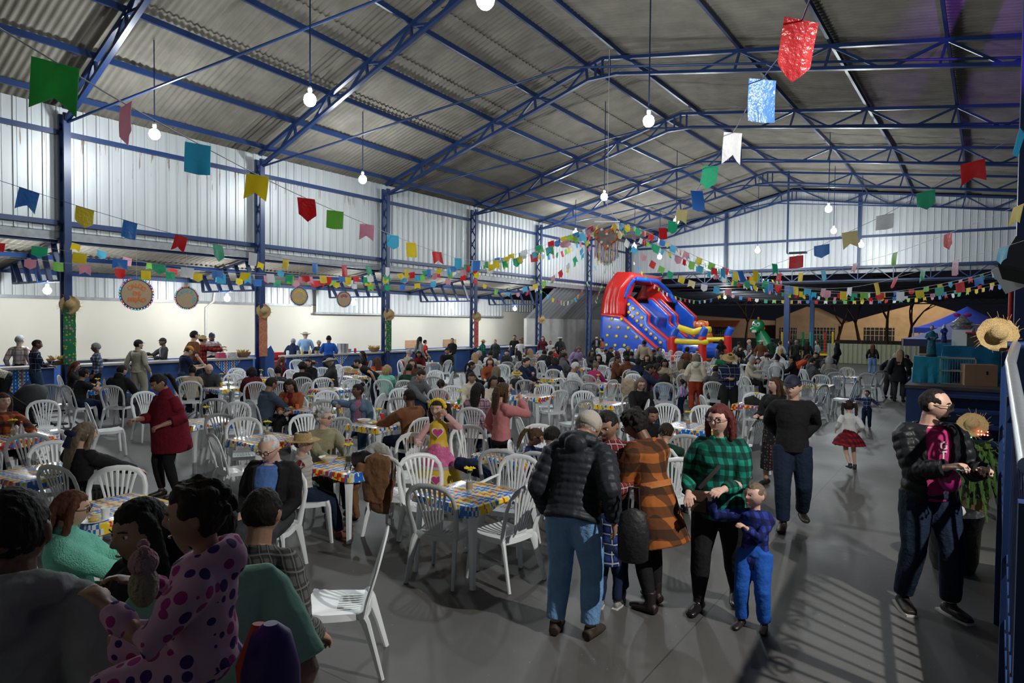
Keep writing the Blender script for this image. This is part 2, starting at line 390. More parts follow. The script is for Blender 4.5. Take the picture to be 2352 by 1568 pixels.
struct('trim_2', MB().box((-9, Y1+.36, 5.5), (22.2, .05, .3)), FLASH, 'grey flashing along the foot of the gable wall', 'trim')

# lean-to kitchen strip on the left
LX = -24.5
struct('ceiling_2', corr(XL-.35, 4.52, LX-.1, 3.78, Y0, 34.4, rows=3), ROOFM, 'corrugated lean-to roof over the serving counters', 'roof', ang=80)
for x, z in ((-20.45, 4.38), (-22.3, 4.06), (-24.2, 3.72)):
    struct('lean_to_purlin', MB().bar((x, Y0, z), (x, 34.4, z), .08, .13), BLUE, 'blue purlin under the lean-to roof, %s' % {-20.45: 'front one', -22.3: 'middle one', -24.2: 'rear one'}[x], 'purlin')
CREAM = mat('cream_wall', (.74, .70, .60), .7, nz=.035, sc=.8)
struct('wall_kitchen', MB().box((LX-.1, 17.4, 1.48), (.2, 42, 2.96)), CREAM, 'cream painted wall behind the serving counters', 'wall')
struct('baseboard_kitchen', MB().box((LX+.012, 17.4, .42), (.03, 42, .84)), mat('blue_dado', (.03, .10, .34), .5), 'blue painted dado along the kitchen wall', 'baseboard')
struct('wall_kitchen_upper', ribbed((LX-.02, Y0, 0), (LX-.02, 38.4, 0), 2.98, lambda t: 3.75, (1, 0, 0), .3), METAL2, 'strip of ribbed metal above the cream wall', 'wall', ang=20)
struct('trim_3', MB().box((LX+.05, 8, 2.95), (.08, 23.5, .1)), FLASH, 'grey gutter above the cream wall', 'trim')
struct('trim_4', MB().box((LX+.25, 27.1, 2.62), (.08, 14.6, .09)), FLASH, 'lower grey gutter of the far cream wall', 'trim')
struct('wall_kitchen_panel', ribbed((LX+.22, 19.9, 0), (LX+.22, 34.4, 0), 2.66, lambda t: 3.7, (1, 0, 0), .3), METAL2, 'lower ribbed metal panel of the far kitchen bays', 'wall', ang=20)
for i in range(1, 6):
    y = COLY[i]; t = thing('lean_to_bracket', 'blue lattice bracket under the lean-to at the %s column' % ['', 'leftmost', 'second', 'third', 'fourth', 'fifth'][i], 'bracket', (0, y, 0), kind='structure')
    z = lambda x: 4.4+(x+20.3)*.167
    obj('chord', MB().bar((-20.1, 0, 3.3), (-23.4, 0, 3.3), .1, .06), BLUE, t)
    obj('chord', MB().bar((-20.1, 0, z(-20.1)), (-24.4, 0, z(-24.4)), .1, .08), BLUE, t)
    for j in range(5):
        a = -20.3-j*.66; obj('web_bar', MB().bar((a, 0, 3.3), (a-.45, 0, z(a-.45)), .14, .05), BLUE, t)
    obj('web_bar', MB().bar((-23.4, 0, 3.3), (-23.5, 0, z(-23.5)), .1, .06), BLUE, t)
# steeper sheet wall beyond the kitchen (leaning outwards), far left corner
struct('wall_far_lean', MB().add(*(lambda: ((lambda us: ([p for u, h in us for p in ((XL-.35+h, u, 4.55), (XL-2.6+h, u, 2.55))], [(2*i, 2*i+1, 2*i+3, 2*i+2) for i in range(len(us)-1)]))([(34.4+.12*j, (0, .0, .06, .06)[j % 4]) for j in range(96)])))()), METAL2, 'sloping ribbed sheets in the far left corner', 'wall', ang=20)
struct('wall_far_low', MB().box((XL-2.6, 40.2, 1.27), (.2, 11.6, 2.54)), mat('grey_block_wall', (.42, .41, .38), .8, nz=.12, sc=2), 'low grey block wall in the far left corner', 'wall')
# open end: lattice beam over the opening
t = thing('lattice_beam', 'dark blue lattice beam across the top of the open end', 'beam', (0, Y1, 0), kind='structure')
obj('chord', MB().bar((XL, 0, 5.66), (XR, 0, 5.66), .1, .09), BLUE, t); obj('chord', MB().bar((XL, 0, 4.92), (XR, 0, 4.92), .1, .09), BLUE, t)
mb = MB(); x = XL; s = 0
while x < XR-.3:
    mb.bar((x, 0, 5.66 if s else 4.92), (x+.9, 0, 4.92 if s else 5.66), .05); x += .9; s = 1-s
    if s == 0: mb.bar((x, 0, 4.92), (x, 0, 5.66), .05)
obj('lattice', mb, BLUE, t)
# annex roof beyond
YA = 57.0
def annex():
    mb = MB(); n = 15
    P = [(-30, 43.9, 5.05), (6, 43.9, 5.05), (6, YA, 4.35), (-30, YA, 4.35)]
    mb.add([(x, y, z) for x, y, z in P], [(0, 1, 2, 3)])
    return mb
struct('ceiling_3', annex(), mat('dark_annex_sheet', (.07, .075, .085), .6, nz=.2, sc=2), 'dark sheet roof of the open annex', 'roof')
for i in range(8):
    y = 44.6+i*1.7; z = 4.95-(y-43.9)*.0534
    struct('annex_rafter', MB().bar((-30, y, z), (6, y, z), .1, .14), DARKST, 'dark rafter under the annex roof, number %d from the hall' % (i+1), 'rafter')
t = thing('lattice_beam', 'dark lattice beam along the far edge of the annex roof', 'beam', (0, YA, 0), kind='structure')
obj('chord', MB().bar((-30, 0, 4.28), (6, 0, 4.28), .08), DARKST, t); obj('chord', MB().bar((-30, 0, 3.92), (6, 0, 3.92), .08), DARKST, t)
mb = MB(); x = -30.0; s = 0
while x < 6: mb.bar((x, 0, 4.28 if s else 3.92), (x+.7, 0, 3.92 if s else 4.28), .04); x += .7; s = 1-s
obj('lattice', mb, DARKST, t)
for (x, y, m_, l) in ((gy(1808, 700, Y1).x, Y1, BLUE, 'blue post under the lattice beam at the open end'), (gy(1866, 700, YA).x, YA, mat('bright_blue_paint', (.04, .18, .5), .4), 'brighter blue post at the far edge of the annex'), (gy(1547, 700, YA).x, YA, DARKST, 'dark post of the annex behind the slide')):
    struct('annex_post', MB().box((x, y, 2.35), (.3, .3, 4.7)), m_, l, 'post')

# ---------------------------------------------------------------- lamps
def bulb_mat(name, col, s):
    m = bpy.data.materials.new(name); m.use_nodes = True; nt = m.node_tree
    b = nt.nodes['Principled BSDF']; b.inputs['Base Color'].default_value = (.9, .9, .9, 1)
    b.inputs['Emission Color'].default_value = col+(1,); b.inputs['Emission Strength'].default_value = s
    return m
BULB = bulb_mat('lit_globe', (.90, .97, 1.0), LAMP*6); BULB2 = bulb_mat('lit_small_globe', (.93, .98, 1.0), LAMP*10)
def bulb_mesh(r):
    return MB().ball((0, 0, 0), (r, r, r*1.05), 10, 6).mesh('bulb')
bm1 = bulb_mesh(.135); bm2 = bulb_mesh(.10); bm1.materials.append(BULB); bm2.materials.append(BULB2)
def lamp(x, y, z, top, label, small=False, emat=None):
    t = thing('pendant_lamp', label, 'lamp', (x, y, z), group='globe lamps under the roof' if not small else 'small lamps in the lean-to and annex')
    obj('globe', bm2 if small else bm1, None, t)
    obj('socket', MB().lathe([(.03, 0), (.045, .02), (.045, .1), (.02, .13)], (0, 0, .1 if small else .16), 10), GREYP, t)
    obj('drop_rod', MB().tube([(0, 0, .1), (0, 0, top-z)], .016, 6), BLUE2, t)
    return t
def atz(px, py, zz): p = gz(px, py, zz); return p.x, p.y, p.z
for px, py, zz, l in ((355, 308, 7.0, 'bright globe lamp before the upper left wall between the first two columns'), (833, 412, 7.0, 'bright globe lamp before the left wall between the second and third columns'),
        (1115, 0, 7.0, 'bright globe lamp cut by the top edge of the picture'), (1490, 278, 7.0, 'largest bright globe lamp under the ridge, upper centre right'),
        (1388, 452, 7.0, 'bright globe lamp right above the hanging heart decoration'), (1553, 508, 7.0, 'globe lamp behind the cream flag right of the heart decoration'),
        (1903, 480, 7.0, 'upper of the two globe lamps before the right half of the gable wall'), (1915, 530, 7.0, 'globe lamp just below the upper one before the gable wall'),
        (1740, 575, 6.45, 'low globe lamp before the gable wall left of the ridge pole'), (1978, 562, 6.45, 'globe lamp low before the gable wall, right of its right post'),
        (1515, 590, 6.3, 'globe lamp among the flags above the slide'), (1457, 567, 6.6, 'globe lamp hidden among flags right of the heart decoration'), (1322, 535, 7.0, 'globe lamp among flags left of the heart decoration')):
    x, y, z = atz(px, py, zz); lamp(x, y, z, roofz(x, y)+.21, l)
# an extra lamp, added to light the nearer tables
lamp(-11.8, 9.5, 7.0, roofz(-11.8, 9.5)+.16, 'globe lamp above the tables, outside the picture')
for i, (x, y, z) in enumerate(((-21.15, COLY[1], 3.05), (-21.9, COLY[2], 3.04), (-21.9, COLY[3], 3.06), (-21.4, COLY[4], 3.06), (-21.6, COLY[5], 3.06))):
    lamp(x, y, z, 3.3, 'small lit bulb under the lean-to bracket at the %s column' % ['leftmost', 'second', 'third', 'fourth', 'fifth'][i], True)
p = gy(1665, 683, 49.0); lamp(p.x, p.y, p.z, 5.05-(p.y-43.9)*.0534, 'small lit bulb hanging under the dark annex roof', True)
# stage light on the right: throws the stair railing's shadow over the floor
def spot(name, loc, tgt, w, col, size, blend=.4, r=.05, label=''):
    l = bpy.data.lights.new(name, 'SPOT'); l.energy = w; l.color = col; l.spot_size = RD(size); l.spot_blend = blend; l.shadow_soft_size = r
    o = bpy.data.objects.new(name, l); COL.objects.link(o); o.location = loc
    o.rotation_euler = (V(tgt)-V(loc)).to_track_quat('-Z', 'Y').to_euler(); tag(o, label, 'light'); return o
spot('stage_floodlight', (2.25, 3.9, 4.9), (-1.2, 6.1, 0), STAGE_W, (1, .98, .93), 92, .25, .035, 'white floodlight above the stair railing, outside the picture')
spot('purple_spotlight', (1.6, 8.0, 5.0), (.9, 18.2, 8.9), 2200, (.32, .08, 1.0), 26, .6, .05, 'purple spotlight aimed at the roof right of the last purlin, outside the picture')
spot('street_light', (-3, 66, 9), (-12, 74, 1), STREET_W, (1, .74, .48), 150, .5, .2, 'warm street light beyond the annex, outside the picture')
# ================================================================ plastic chairs and tables
def make_chair(m, arms=False):
    t = thing('plastic_chair', 'chair', 'chair')
    # seat: dished rounded square with a turned-down rim
    P = []; F = []; n = 10
    def sx(u, v):
        r = max(abs(u), abs(v)); a = .205+.012*v; k = 1-.10*(abs(u*v))**2
        return (u*a*k, .02+v*.21*k, .428-.018*(1-r**2)+(.008 if v > .6 and r > .8 else 0)-(.0 if r < .95 else .006))
    for i in range(n+1):
        for j in range(n+1): P.append(sx(-1+2*i/n, -1+2*j/n))
    for i in range(n):
        for j in range(n): a = i*(n+1)+j; F.append((a, a+n+1, a+n+2, a+1))
    rim = [i*(n+1) for i in range(n+1)]+[n*(n+1)+j for j in range(1, n+1)]+[i*(n+1)+n for i in range(n-1, -1, -1)]+[j for j in range(n-1, 0, -1)]
    b = len(P); c = V((0, .02, 0))
    for q in rim: p = V(P[q]); P.append(((p.x)*1.03, .02+(p.y-.02)*1.03, p.z-.045))
    k = len(rim)
    for i in range(k): F.append((rim[i], rim[(i+1) % k], b+(i+1) % k, b+i))
    mb = MB().add(P, F)
    for s in (-1, 1): mb.bar((s*.19, -.17, .40), (s*.2, .2, .40), .012, .04)
    # slots of the seat, thin raised ribs at its rear
    for i in range(-4, 5): mb.bar((i*.036, -.17, .418), (i*.038, .02, .416), .014, .006)
    obj('seat', mb, m, t)
    # backrest: arched rim and fanned slats
    H = [(-.2, -.165, .40), (-.212, -.185, .50), (-.226, -.215, .60), (-.232, -.245, .70), (-.215, -.268, .785), (-.165, -.283, .845), (-.09, -.292, .875), (0, -.295, .883)]
    pts = H+[(-x, y, z) for x, y, z in reversed(H[:-1])]
    rd = [(.028, .014)]*2+[(.023, .012)]*3+[(.027, .012)]*5+[(.023, .012)]*3+[(.028, .014)]*2
    mb = MB().tube(pts, rd, 8, ref=(0, 1, .25))
    for i in range(-3, 4):
        xt = i*.052; zt = .865-.9*xt*xt
        mb.tube([(i*.022, -.172, .43), (i*.026, -.195, .52), (i*.034, -.225, .64), (i*.044, -.255, .76), (xt, -.288, zt)], [(.011, .006)]*2+[(.012, .006)]*2+[(.017, .006)], 6, ref=(0, 1, .25))
    mb.tube([(-.085, -.18, .465), (0, -.183, .465), (.085, -.18, .465)], [(.02, .007)]*3, 6, ref=(0, 1, 0))
    mb.tube([(-.2, -.168, .42), (0, -.172, .425), (.2, -.168, .42)], [(.03, .012)]*3, 6, ref=(0, 1, 0))
    obj('backrest', mb, m, t)
    for s in (-1, 1):
        obj('leg', MB().tube([(s*.175, .185, .42), (s*.195, .205, .36), (s*.212, .222, .2), (s*.228, .24, 0)], [(.045, .03), (.04, .022), (.028, .018), (.021, .016)], 8, ref=(s*.7, -.7, 0)), m, t)
        obj('leg', MB().tube([(s*.18, -.14, .42), (s*.195, -.175, .36), (s*.212, -.225, .2), (s*.228, -.28, 0)], [(.045, .03), (.04, .022), (.028, .018), (.021, .016)], 8, ref=(s*.7, .7, 0)), m, t)
        if arms: obj('armrest', MB().tube([(s*.232, -.24, .68), (s*.262, -.12, .665), (s*.268, .08, .655), (s*.255, .19, .62), (s*.215, .21, .42)], [(.016, .012), (.024, .012), (.026, .012), (.024, .014), (.024, .016)], 8, ref=(0, 0, 1)), m, t)
    return t
CH = {'w': make_chair(WHITE), 'g': make_chair(GREYP), 'a': make_chair(WHITE, True)}
BLUEW = mat('bluish_white_plastic', (.60, .70, .76), .28, nz=.02)
CHUSED = set()
def chair(x, y, rz, label, kind='w', group='plastic chairs around the tables'):
    """rz: direction the sitter looks, world angle"""
    src = CH[kind]; r = rz-pi/2
    if kind not in CHUSED:
        CHUSED.add(kind); src.location = (x, y, 0); src.rotation_euler = (0, 0, r); src['label'] = label; src['group'] = group; KIDS[src.name] = [(c, []) for c in src.children]; return src
    return dup(src, (x, y, 0), r, label, group)

def cloth_mat():
    m = bpy.data.materials.new('checked_oilcloth'); m.use_nodes = True; nt = m.node_tree; b = nt.nodes['Principled BSDF']
    b.inputs['Roughness'].default_value = .22; tc = nd(nt, 'ShaderNodeTexCoord'); sp = nd(nt, 'ShaderNodeSeparateXYZ'); nt.links.new(tc.outputs['Object'], sp.inputs[0])
    cols = []
    for ax, off in ((0, .13), (1, .57)):
        a = nd(nt, 'ShaderNodeMath', operation='MULTIPLY_ADD'); a.inputs[1].default_value = 1/.27; a.inputs[2].default_value = off+5; nt.links.new(sp.outputs[ax], a.inputs[0])
        f = nd(nt, 'ShaderNodeMath', operation='FRACT'); nt.links.new(a.outputs[0], f.inputs[0])
        r = nd(nt, 'ShaderNodeValToRGB'); r.color_ramp.interpolation = 'CONSTANT'; e = r.color_ramp.elements
        seq = [(0, (.02, .17, .62)), (.17, (.75, .78, .78)), (.25, (.02, .17, .62)), (.42, (.78, .78, .74)), (.5, (.85, .62, .03)), (.66, (.62, .03, .02)), (.78, (.85, .62, .03)), (.93, (.78, .78, .74))]
        e[0].position = 0; e[0].color = seq[0][1]+(1,); e[1].position = seq[1][0]; e[1].color = seq[1][1]+(1,)
        for p, c in seq[2:]: q = e.new(p); q.color = c+(1,)
        nt.links.new(f.outputs[0], r.inputs[0]); cols.append(r.outputs[0])
    ck = nd(nt, 'ShaderNodeTexChecker', i_Scale=22.0); nt.links.new(tc.outputs['Object'], ck.inputs['Vector']); nt.links.new(mixc(nt, ck.outputs['Fac'], cols[0], cols[1]), b.inputs['Base Color']); return m
CLOTH = cloth_mat()
def make_table():
    t = thing('plastic_table', 'table', 'table'); s = .36
    poly = []
    for cx, cy, a0 in ((s-.05, s-.05, 0), (-s+.05, s-.05, 90), (-s+.05, -s+.05, 180), (s-.05, -s+.05, 270)):
        for k in range(4): a = RD(a0+k*30); poly.append((cx+.05*cos(a), cy+.05*sin(a)))
    f = lambda u, v, w: (u, v, w)
    obj('tabletop', MB().prism(poly, f, .69, .715).prism([(x*.95, y*.95) for x, y in poly], f, .655, .69), WHITE, t)
    for i in (-1, 1):
        for j in (-1, 1):
            obj('leg', MB().tube([(i*.31, j*.31, .69), (i*.322, j*.322, .55), (i*.335, j*.335, .3), (i*.345, j*.345, 0)], [(.062, .035), (.045, .03), (.036, .026), (.028, .022)], 6, ref=(-i, -j, 0)), WHITE, t)
    return t
TABLE = make_table()
def make_cloth(seed):
    rnd = random.Random(seed); mb = MB(); n = 48; s = .375; C = []
    for k in range(n):
        a = 2*pi*k/n; c, q = cos(a), sin(a); m_ = max(abs(c), abs(q)); r = s/m_; r = min(r, s*1.33); C.append((c*r, q*r))
    ph = rnd.random()*6; P = [(0, 0, .722)]; F = []
    for rr in (.5, .97): P += [(x*rr, y*rr, .722) for x, y in C]
    ov = [.055+.02*sin(3*2*pi*k/n+ph)+.03*(abs(sin(2*2*pi*k/n))) for k in range(n)]
    for f_, o in ((1.0, 1.012), ):
        P += [(x*o, y*o, .716) for x, y in C]
    P += [(x*(1.03+.02*sin(9*2*pi*k/n+ph)), y*(1.03+.02*sin(9*2*pi*k/n+ph)), .716-ov[k]*.5) for k, (x, y) in enumerate(C)]
    P += [(x*(1.045+.035*sin(9*2*pi*k/n+ph)), y*(1.045+.035*sin(9*2*pi*k/n+ph)), .716-ov[k]) for k, (x, y) in enumerate(C)]
    for k in range(n): F.append((0, 1+k, 1+(k+1) % n))
    for r in range(4):
        for k in range(n): a = 1+r*n; F.append((a+k, a+n+k, a+n+(k+1) % n, a+(k+1) % n))
    me = mb.add(P, F).mesh('cloth', True, 50); me.materials.append(CLOTH); return me
CLOTHS = [make_cloth(i) for i in range(4)]
GLASS = mat('clear_glass', (.75, .8, .8), .08, nz=0, trans=.75)
TWINE = mat('jute_twine', (.42, .33, .2), .9, bump=.6, bsc=200)
PETAL = mat('yellow_petals', (.85, .62, .02), .7, nz=.05)
STEM = mat('green_stem', (.07, .18, .03), .7)
def make_vase():
    t = thing('flower_vase', 'vase', 'vase')
    g = obj('bottle', MB().lathe([(.026, 0), (.03, .01), (.03, .09), (.024, .11), (.013, .13), (.013, .165), (.016, .17)], n=12), GLASS, t)
    obj('twine_wrap', MB().lathe([(.031, .03), (.032, .035), (.032, .08), (.031, .085)], n=12), TWINE, t)
    mb = MB(); st = MB(); rnd = random.Random(3)
    for i in range(5):
        a = i*1.3; tip = V((.035*cos(a), .035*sin(a), .20+.03*rnd.random())); st.tube([(0, 0, .1), (tip.x*.4, tip.y*.4, .17), tip], .003, 5)
        for k in range(6):
            b = k*pi/3; d = V((cos(b), sin(b), .35)).normalized(); mb.ball(tip+d*.014, (.013, .013, .006), 6, 4)
        mb.ball(tip+V((0, 0, .012)), .009, 6, 4)
    obj('stems', st, STEM, t); obj('flowers', mb, PETAL, t)
    return t
VASE = make_vase(); FIRST = {}
def place(src, loc, rz, label, group):
    if src.name not in FIRST:
        FIRST[src.name] = 1; KIDS[src.name] = [(c, list(c.children)) for c in src.children]
        src.location = loc; src.rotation_euler = (0, 0, rz); src['label'] = label; src['group'] = group; return src
    return dup(src, loc, rz, label, group)
TABS = []   # (x, y, phrase)
rt = random.Random(11)
def table(px, py, phrase, rot=None, vase=True, x=None, vo=None, cloth=True):
    p = gz(px, py, .72); r = RD(rot) if rot is not None else RD(rt.uniform(-7, 7))
    place(TABLE, (p.x, p.y, 0), r, 'white plastic table, '+phrase, 'white plastic tables')
    if cloth:
        me = CLOTHS[len(TABS) % 4]; o = bpy.data.objects.new('tablecloth', me); COL.objects.link(o); o.location = (p.x, p.y, 0); o.rotation_euler = (0, 0, r+(len(TABS) % 4)*pi/2)
        tag(o, 'checked oilcloth on the table, '+phrase, 'tablecloth', 'checked oilcloths on the tables')
    if vase:
        vx, vy = vo or (rt.uniform(-.06, .06), rt.uniform(-.06, .06))
        place(VASE, (p.x+vx, p.y+vy, .722), rt.random()*6, 'flower bottle on the table, '+phrase, 'bottles of yellow flowers')
    TABS.append((p.x, p.y, phrase)); return p
def mesh_item(name, parts, label, cat, loc, rz=0, group=None):
    t = thing(name, label, cat, loc, rz, group)
    for n_, mb, m in parts: obj(n_, mb, m, t)
    return t
# ================================================================ people
SK = {'l': (.60, .37, .27), 'm': (.42, .24, .16), 't': (.33, .18, .115), 'd': (.16, .08, .05), 'p': (.68, .42, .33)}
SKM = {k: mat('skin_'+k, c, .5, nz=.05, sc=14, sss=.06, bump=.1, bsc=90) for k, c in SK.items()}
HC = {'black': (.012, .010, .009), 'dark': (.025, .016, .011), 'brown': (.07, .038, .02), 'chest': (.10, .035, .02), 'red': (.10, .022, .02), 'blond': (.38, .26, .13), 'grey': (.38, .38, .38), 'white': (.65, .65, .65), 'ash': (.17, .13, .09)}
HM = {k: mat('hair_'+k, c, .7, nz=.3, sc=30, bump=.7, bsc=45, spec=.25, stretch=(1, 1, .3)) for k, c in HC.items()}
LIPS = {k: mat('lips_'+k, (c[0]*.78, c[1]*.52, c[2]*.5), .45) for k, c in SK.items()}; EYEW = mat('eye_white', (.75, .74, .72), .2, nz=0); IRIS = mat('iris', (.03, .018, .01), .15, nz=0)
FRAME = mat('dark_glasses_frame', (.02, .015, .015), .3); LENS = mat('glasses_lens', (.8, .82, .85), .05, nz=0, trans=.92)
SHOE = mat('dark_leather', (.025, .018, .015), .4); SOLE = mat('pale_sole', (.55, .53, .5), .6)
CM = {}
def cloth(name, col, rough=.85, bump=.35, bsc=28, nz=.08): 
    return mat('cloth_'+name, col, rough, nz=nz, sc=7, bump=bump, bsc=bsc, spec=.2)
def Rot(ax, a): return M3.Rotation(a, 3, ax)
def ik(a, b, l1, l2, pole):
    a, b = V(a), V(b); d = b-a; L = d.length
    if L > (l1+l2)*.995: b = a+d.normalized()*(l1+l2)*.995; d = b-a; L = d.length
    d.normalize(); c = max(-1, min(1, (l1*l1+L*L-l2*l2)/(2*l1*L))); p = V(pole); p = (p-d*p.dot(d))
    if p.length < 1e-4: p = d.orthogonal()
    p.normalize(); return a+d*(l1*c)+p*(l1*sqrt(max(0, 1-c*c))), b
def headgrid(mb, c, R, s, n=40, m=26, child=False, hairfn=None):
    """a head as one closed surface: skull, brow, eye sockets, nose, lips, chin; local +Y is the face; s = head height"""
    P = []; cc = V(c)
    def g(x, x0, w): return exp(-((x-x0)/w)**2)
    for i in range(m+1):
        ph = -pi/2+pi*i/m; z = sin(ph); cr_ = cos(ph)
        for j in range(n):
            th = 2*pi*j/n; x = cr_*sin(th); y = cr_*cos(th)       # y front
            X = x*.365; Y = y*.445; Z = z*.5
            if Y < 0: Y *= 1.02
            # jaw: narrower and shallower below the cheekbones
            if z < .05:
                k = min(1, (.05-z)/1.0); X *= 1-.30*k*k-.10*k; 
                if y > 0: Y *= 1-.10*k
                else: Y *= 1-.55*k
            if y > 0:
                if hairfn is None:
                    Y -= .035*g(Z, .06, .10)*g(abs(X), .14, .075)                # sockets
                    Y += .022*g(Z, .135, .05)*g(X, 0, .22)                        # brow
                    Y += .105*g(Z, -.075-.0, .055)*g(X, 0, .05)+.06*g(Z, .0, .075)*g(X, 0, .04)   # nose
                    Y += .03*g(Z, -.235, .028)*g(X, 0, .11)+.026*g(Z, -.29, .028)*g(X, 0, .09)      # lips
                    Y -= .018*g(Z, -.262, .012)*g(X, 0, .12)
                    Y += .04*g(Z, -.42, .07)*g(X, 0, .11)                         # chin
                    Y += .02*g(Z, -.05, .1)*g(abs(X), .2, .08)                    # cheeks
            q = V((X, Y, Z))
            if child: q.x *= 1.08; q.z = q.z*.97+.01
            if hairfn: q = hairfn(q, x, y, z)
            P.append(cc+R@(q*s))
    F = []
    for i in range(m):
        for j in range(n):
            a = i*n+j; b = i*n+(j+1) % n
            if i == 0: F.append((0*n, b+n, a+n)) if False else F.append((a, b, b+n, a+n))
            else: F.append((a, b, b+n, a+n))
    F.append(tuple(range(n-1, -1, -1))); F.append(tuple(m*n+j for j in range(n)))
    return mb.add(P, [tuple(reversed(f)) for f in F])
def hand(mb, w, d, nrm, thumb, L, curl=.5, spread=.18):
    """palm and five tapered fingers; d: direction from the wrist, nrm: back of the hand, thumb: side of the thumb"""
    w, d, nrm = V(w), V(d).normalized(), V(nrm); nrm = (nrm-d*nrm.dot(d)).normalized(); s = d.cross(nrm)*thumb
    pl = L*.50
    mb.tube([w-d*L*.10, w+d*L*.03, w+d*pl*.5, w+d*pl*.98, w+d*pl*1.04], [(L*.14, L*.125), (L*.15, L*.12), (L*.20, L*.11), (L*.215, L*.085), (L*.19, L*.05)], 10, ref=nrm)
    ls = (.40, .46, .43, .34)
    for i, fl in enumerate(ls):
        off = (1.5-i)*L*.112; p = w+d*pl*.95+s*off; a = curl*.6; dd = (d+s*((1.5-i)*spread*.35)).normalized(); pts = [p-dd*L*.08, p]; 
        for k, (q, ca) in enumerate(((.45, .7), (.32, 1.2), (.23, .9))):
            ang = curl*ca; ax = s; dd = (dd*cos(ang)-nrm*sin(ang)*1.0).normalized() if k == 0 else (M3.Rotation(ang*(-1 if True else 1), 3, nrm.cross(dd).normalized()*(-1))@dd)
            p = p+dd*fl*L*q; pts.append(p)
        r = L*.052; mb.tube(pts, [r*1.05, r*1.08, r, r*.9, r*.66], 7, ref=nrm)
    p = w+d*L*.12+s*L*.13; td = (d*.72+s*.62-nrm*.35*min(1, curl+.3)).normalized(); q = p+td*L*.22; t2 = (d*.95+s*.15-nrm*.5*curl).normalized(); e = q+t2*L*.15
    mb.tube([p-td*L*.05, p, q, e, e+t2*L*.07], [L*.075, L*.075, L*.06, L*.052, L*.035], 7, ref=nrm)
def mods(o, vox, sm=6, disp=0.0, dsc=.12, fac=.6):
    r = o.modifiers.new('remesh', 'REMESH'); r.mode = 'VOXEL'; r.voxel_size = vox; r.use_smooth_shade = True
    if sm: s = o.modifiers.new('smooth', 'SMOOTH'); s.factor = fac; s.iterations = sm
    if disp > 0:
        k = 'folds_%d' % int(dsc*1000); tx = bpy.data.textures.get(k) or bpy.data.textures.new(k, 'CLOUDS'); tx.noise_scale = dsc; tx.noise_depth = 2
        d = o.modifiers.new('folds', 'DISPLACE'); d.texture = tx; d.strength = disp; d.mid_level = .5; d.texture_coords = 'LOCAL'
PEOPLE = []
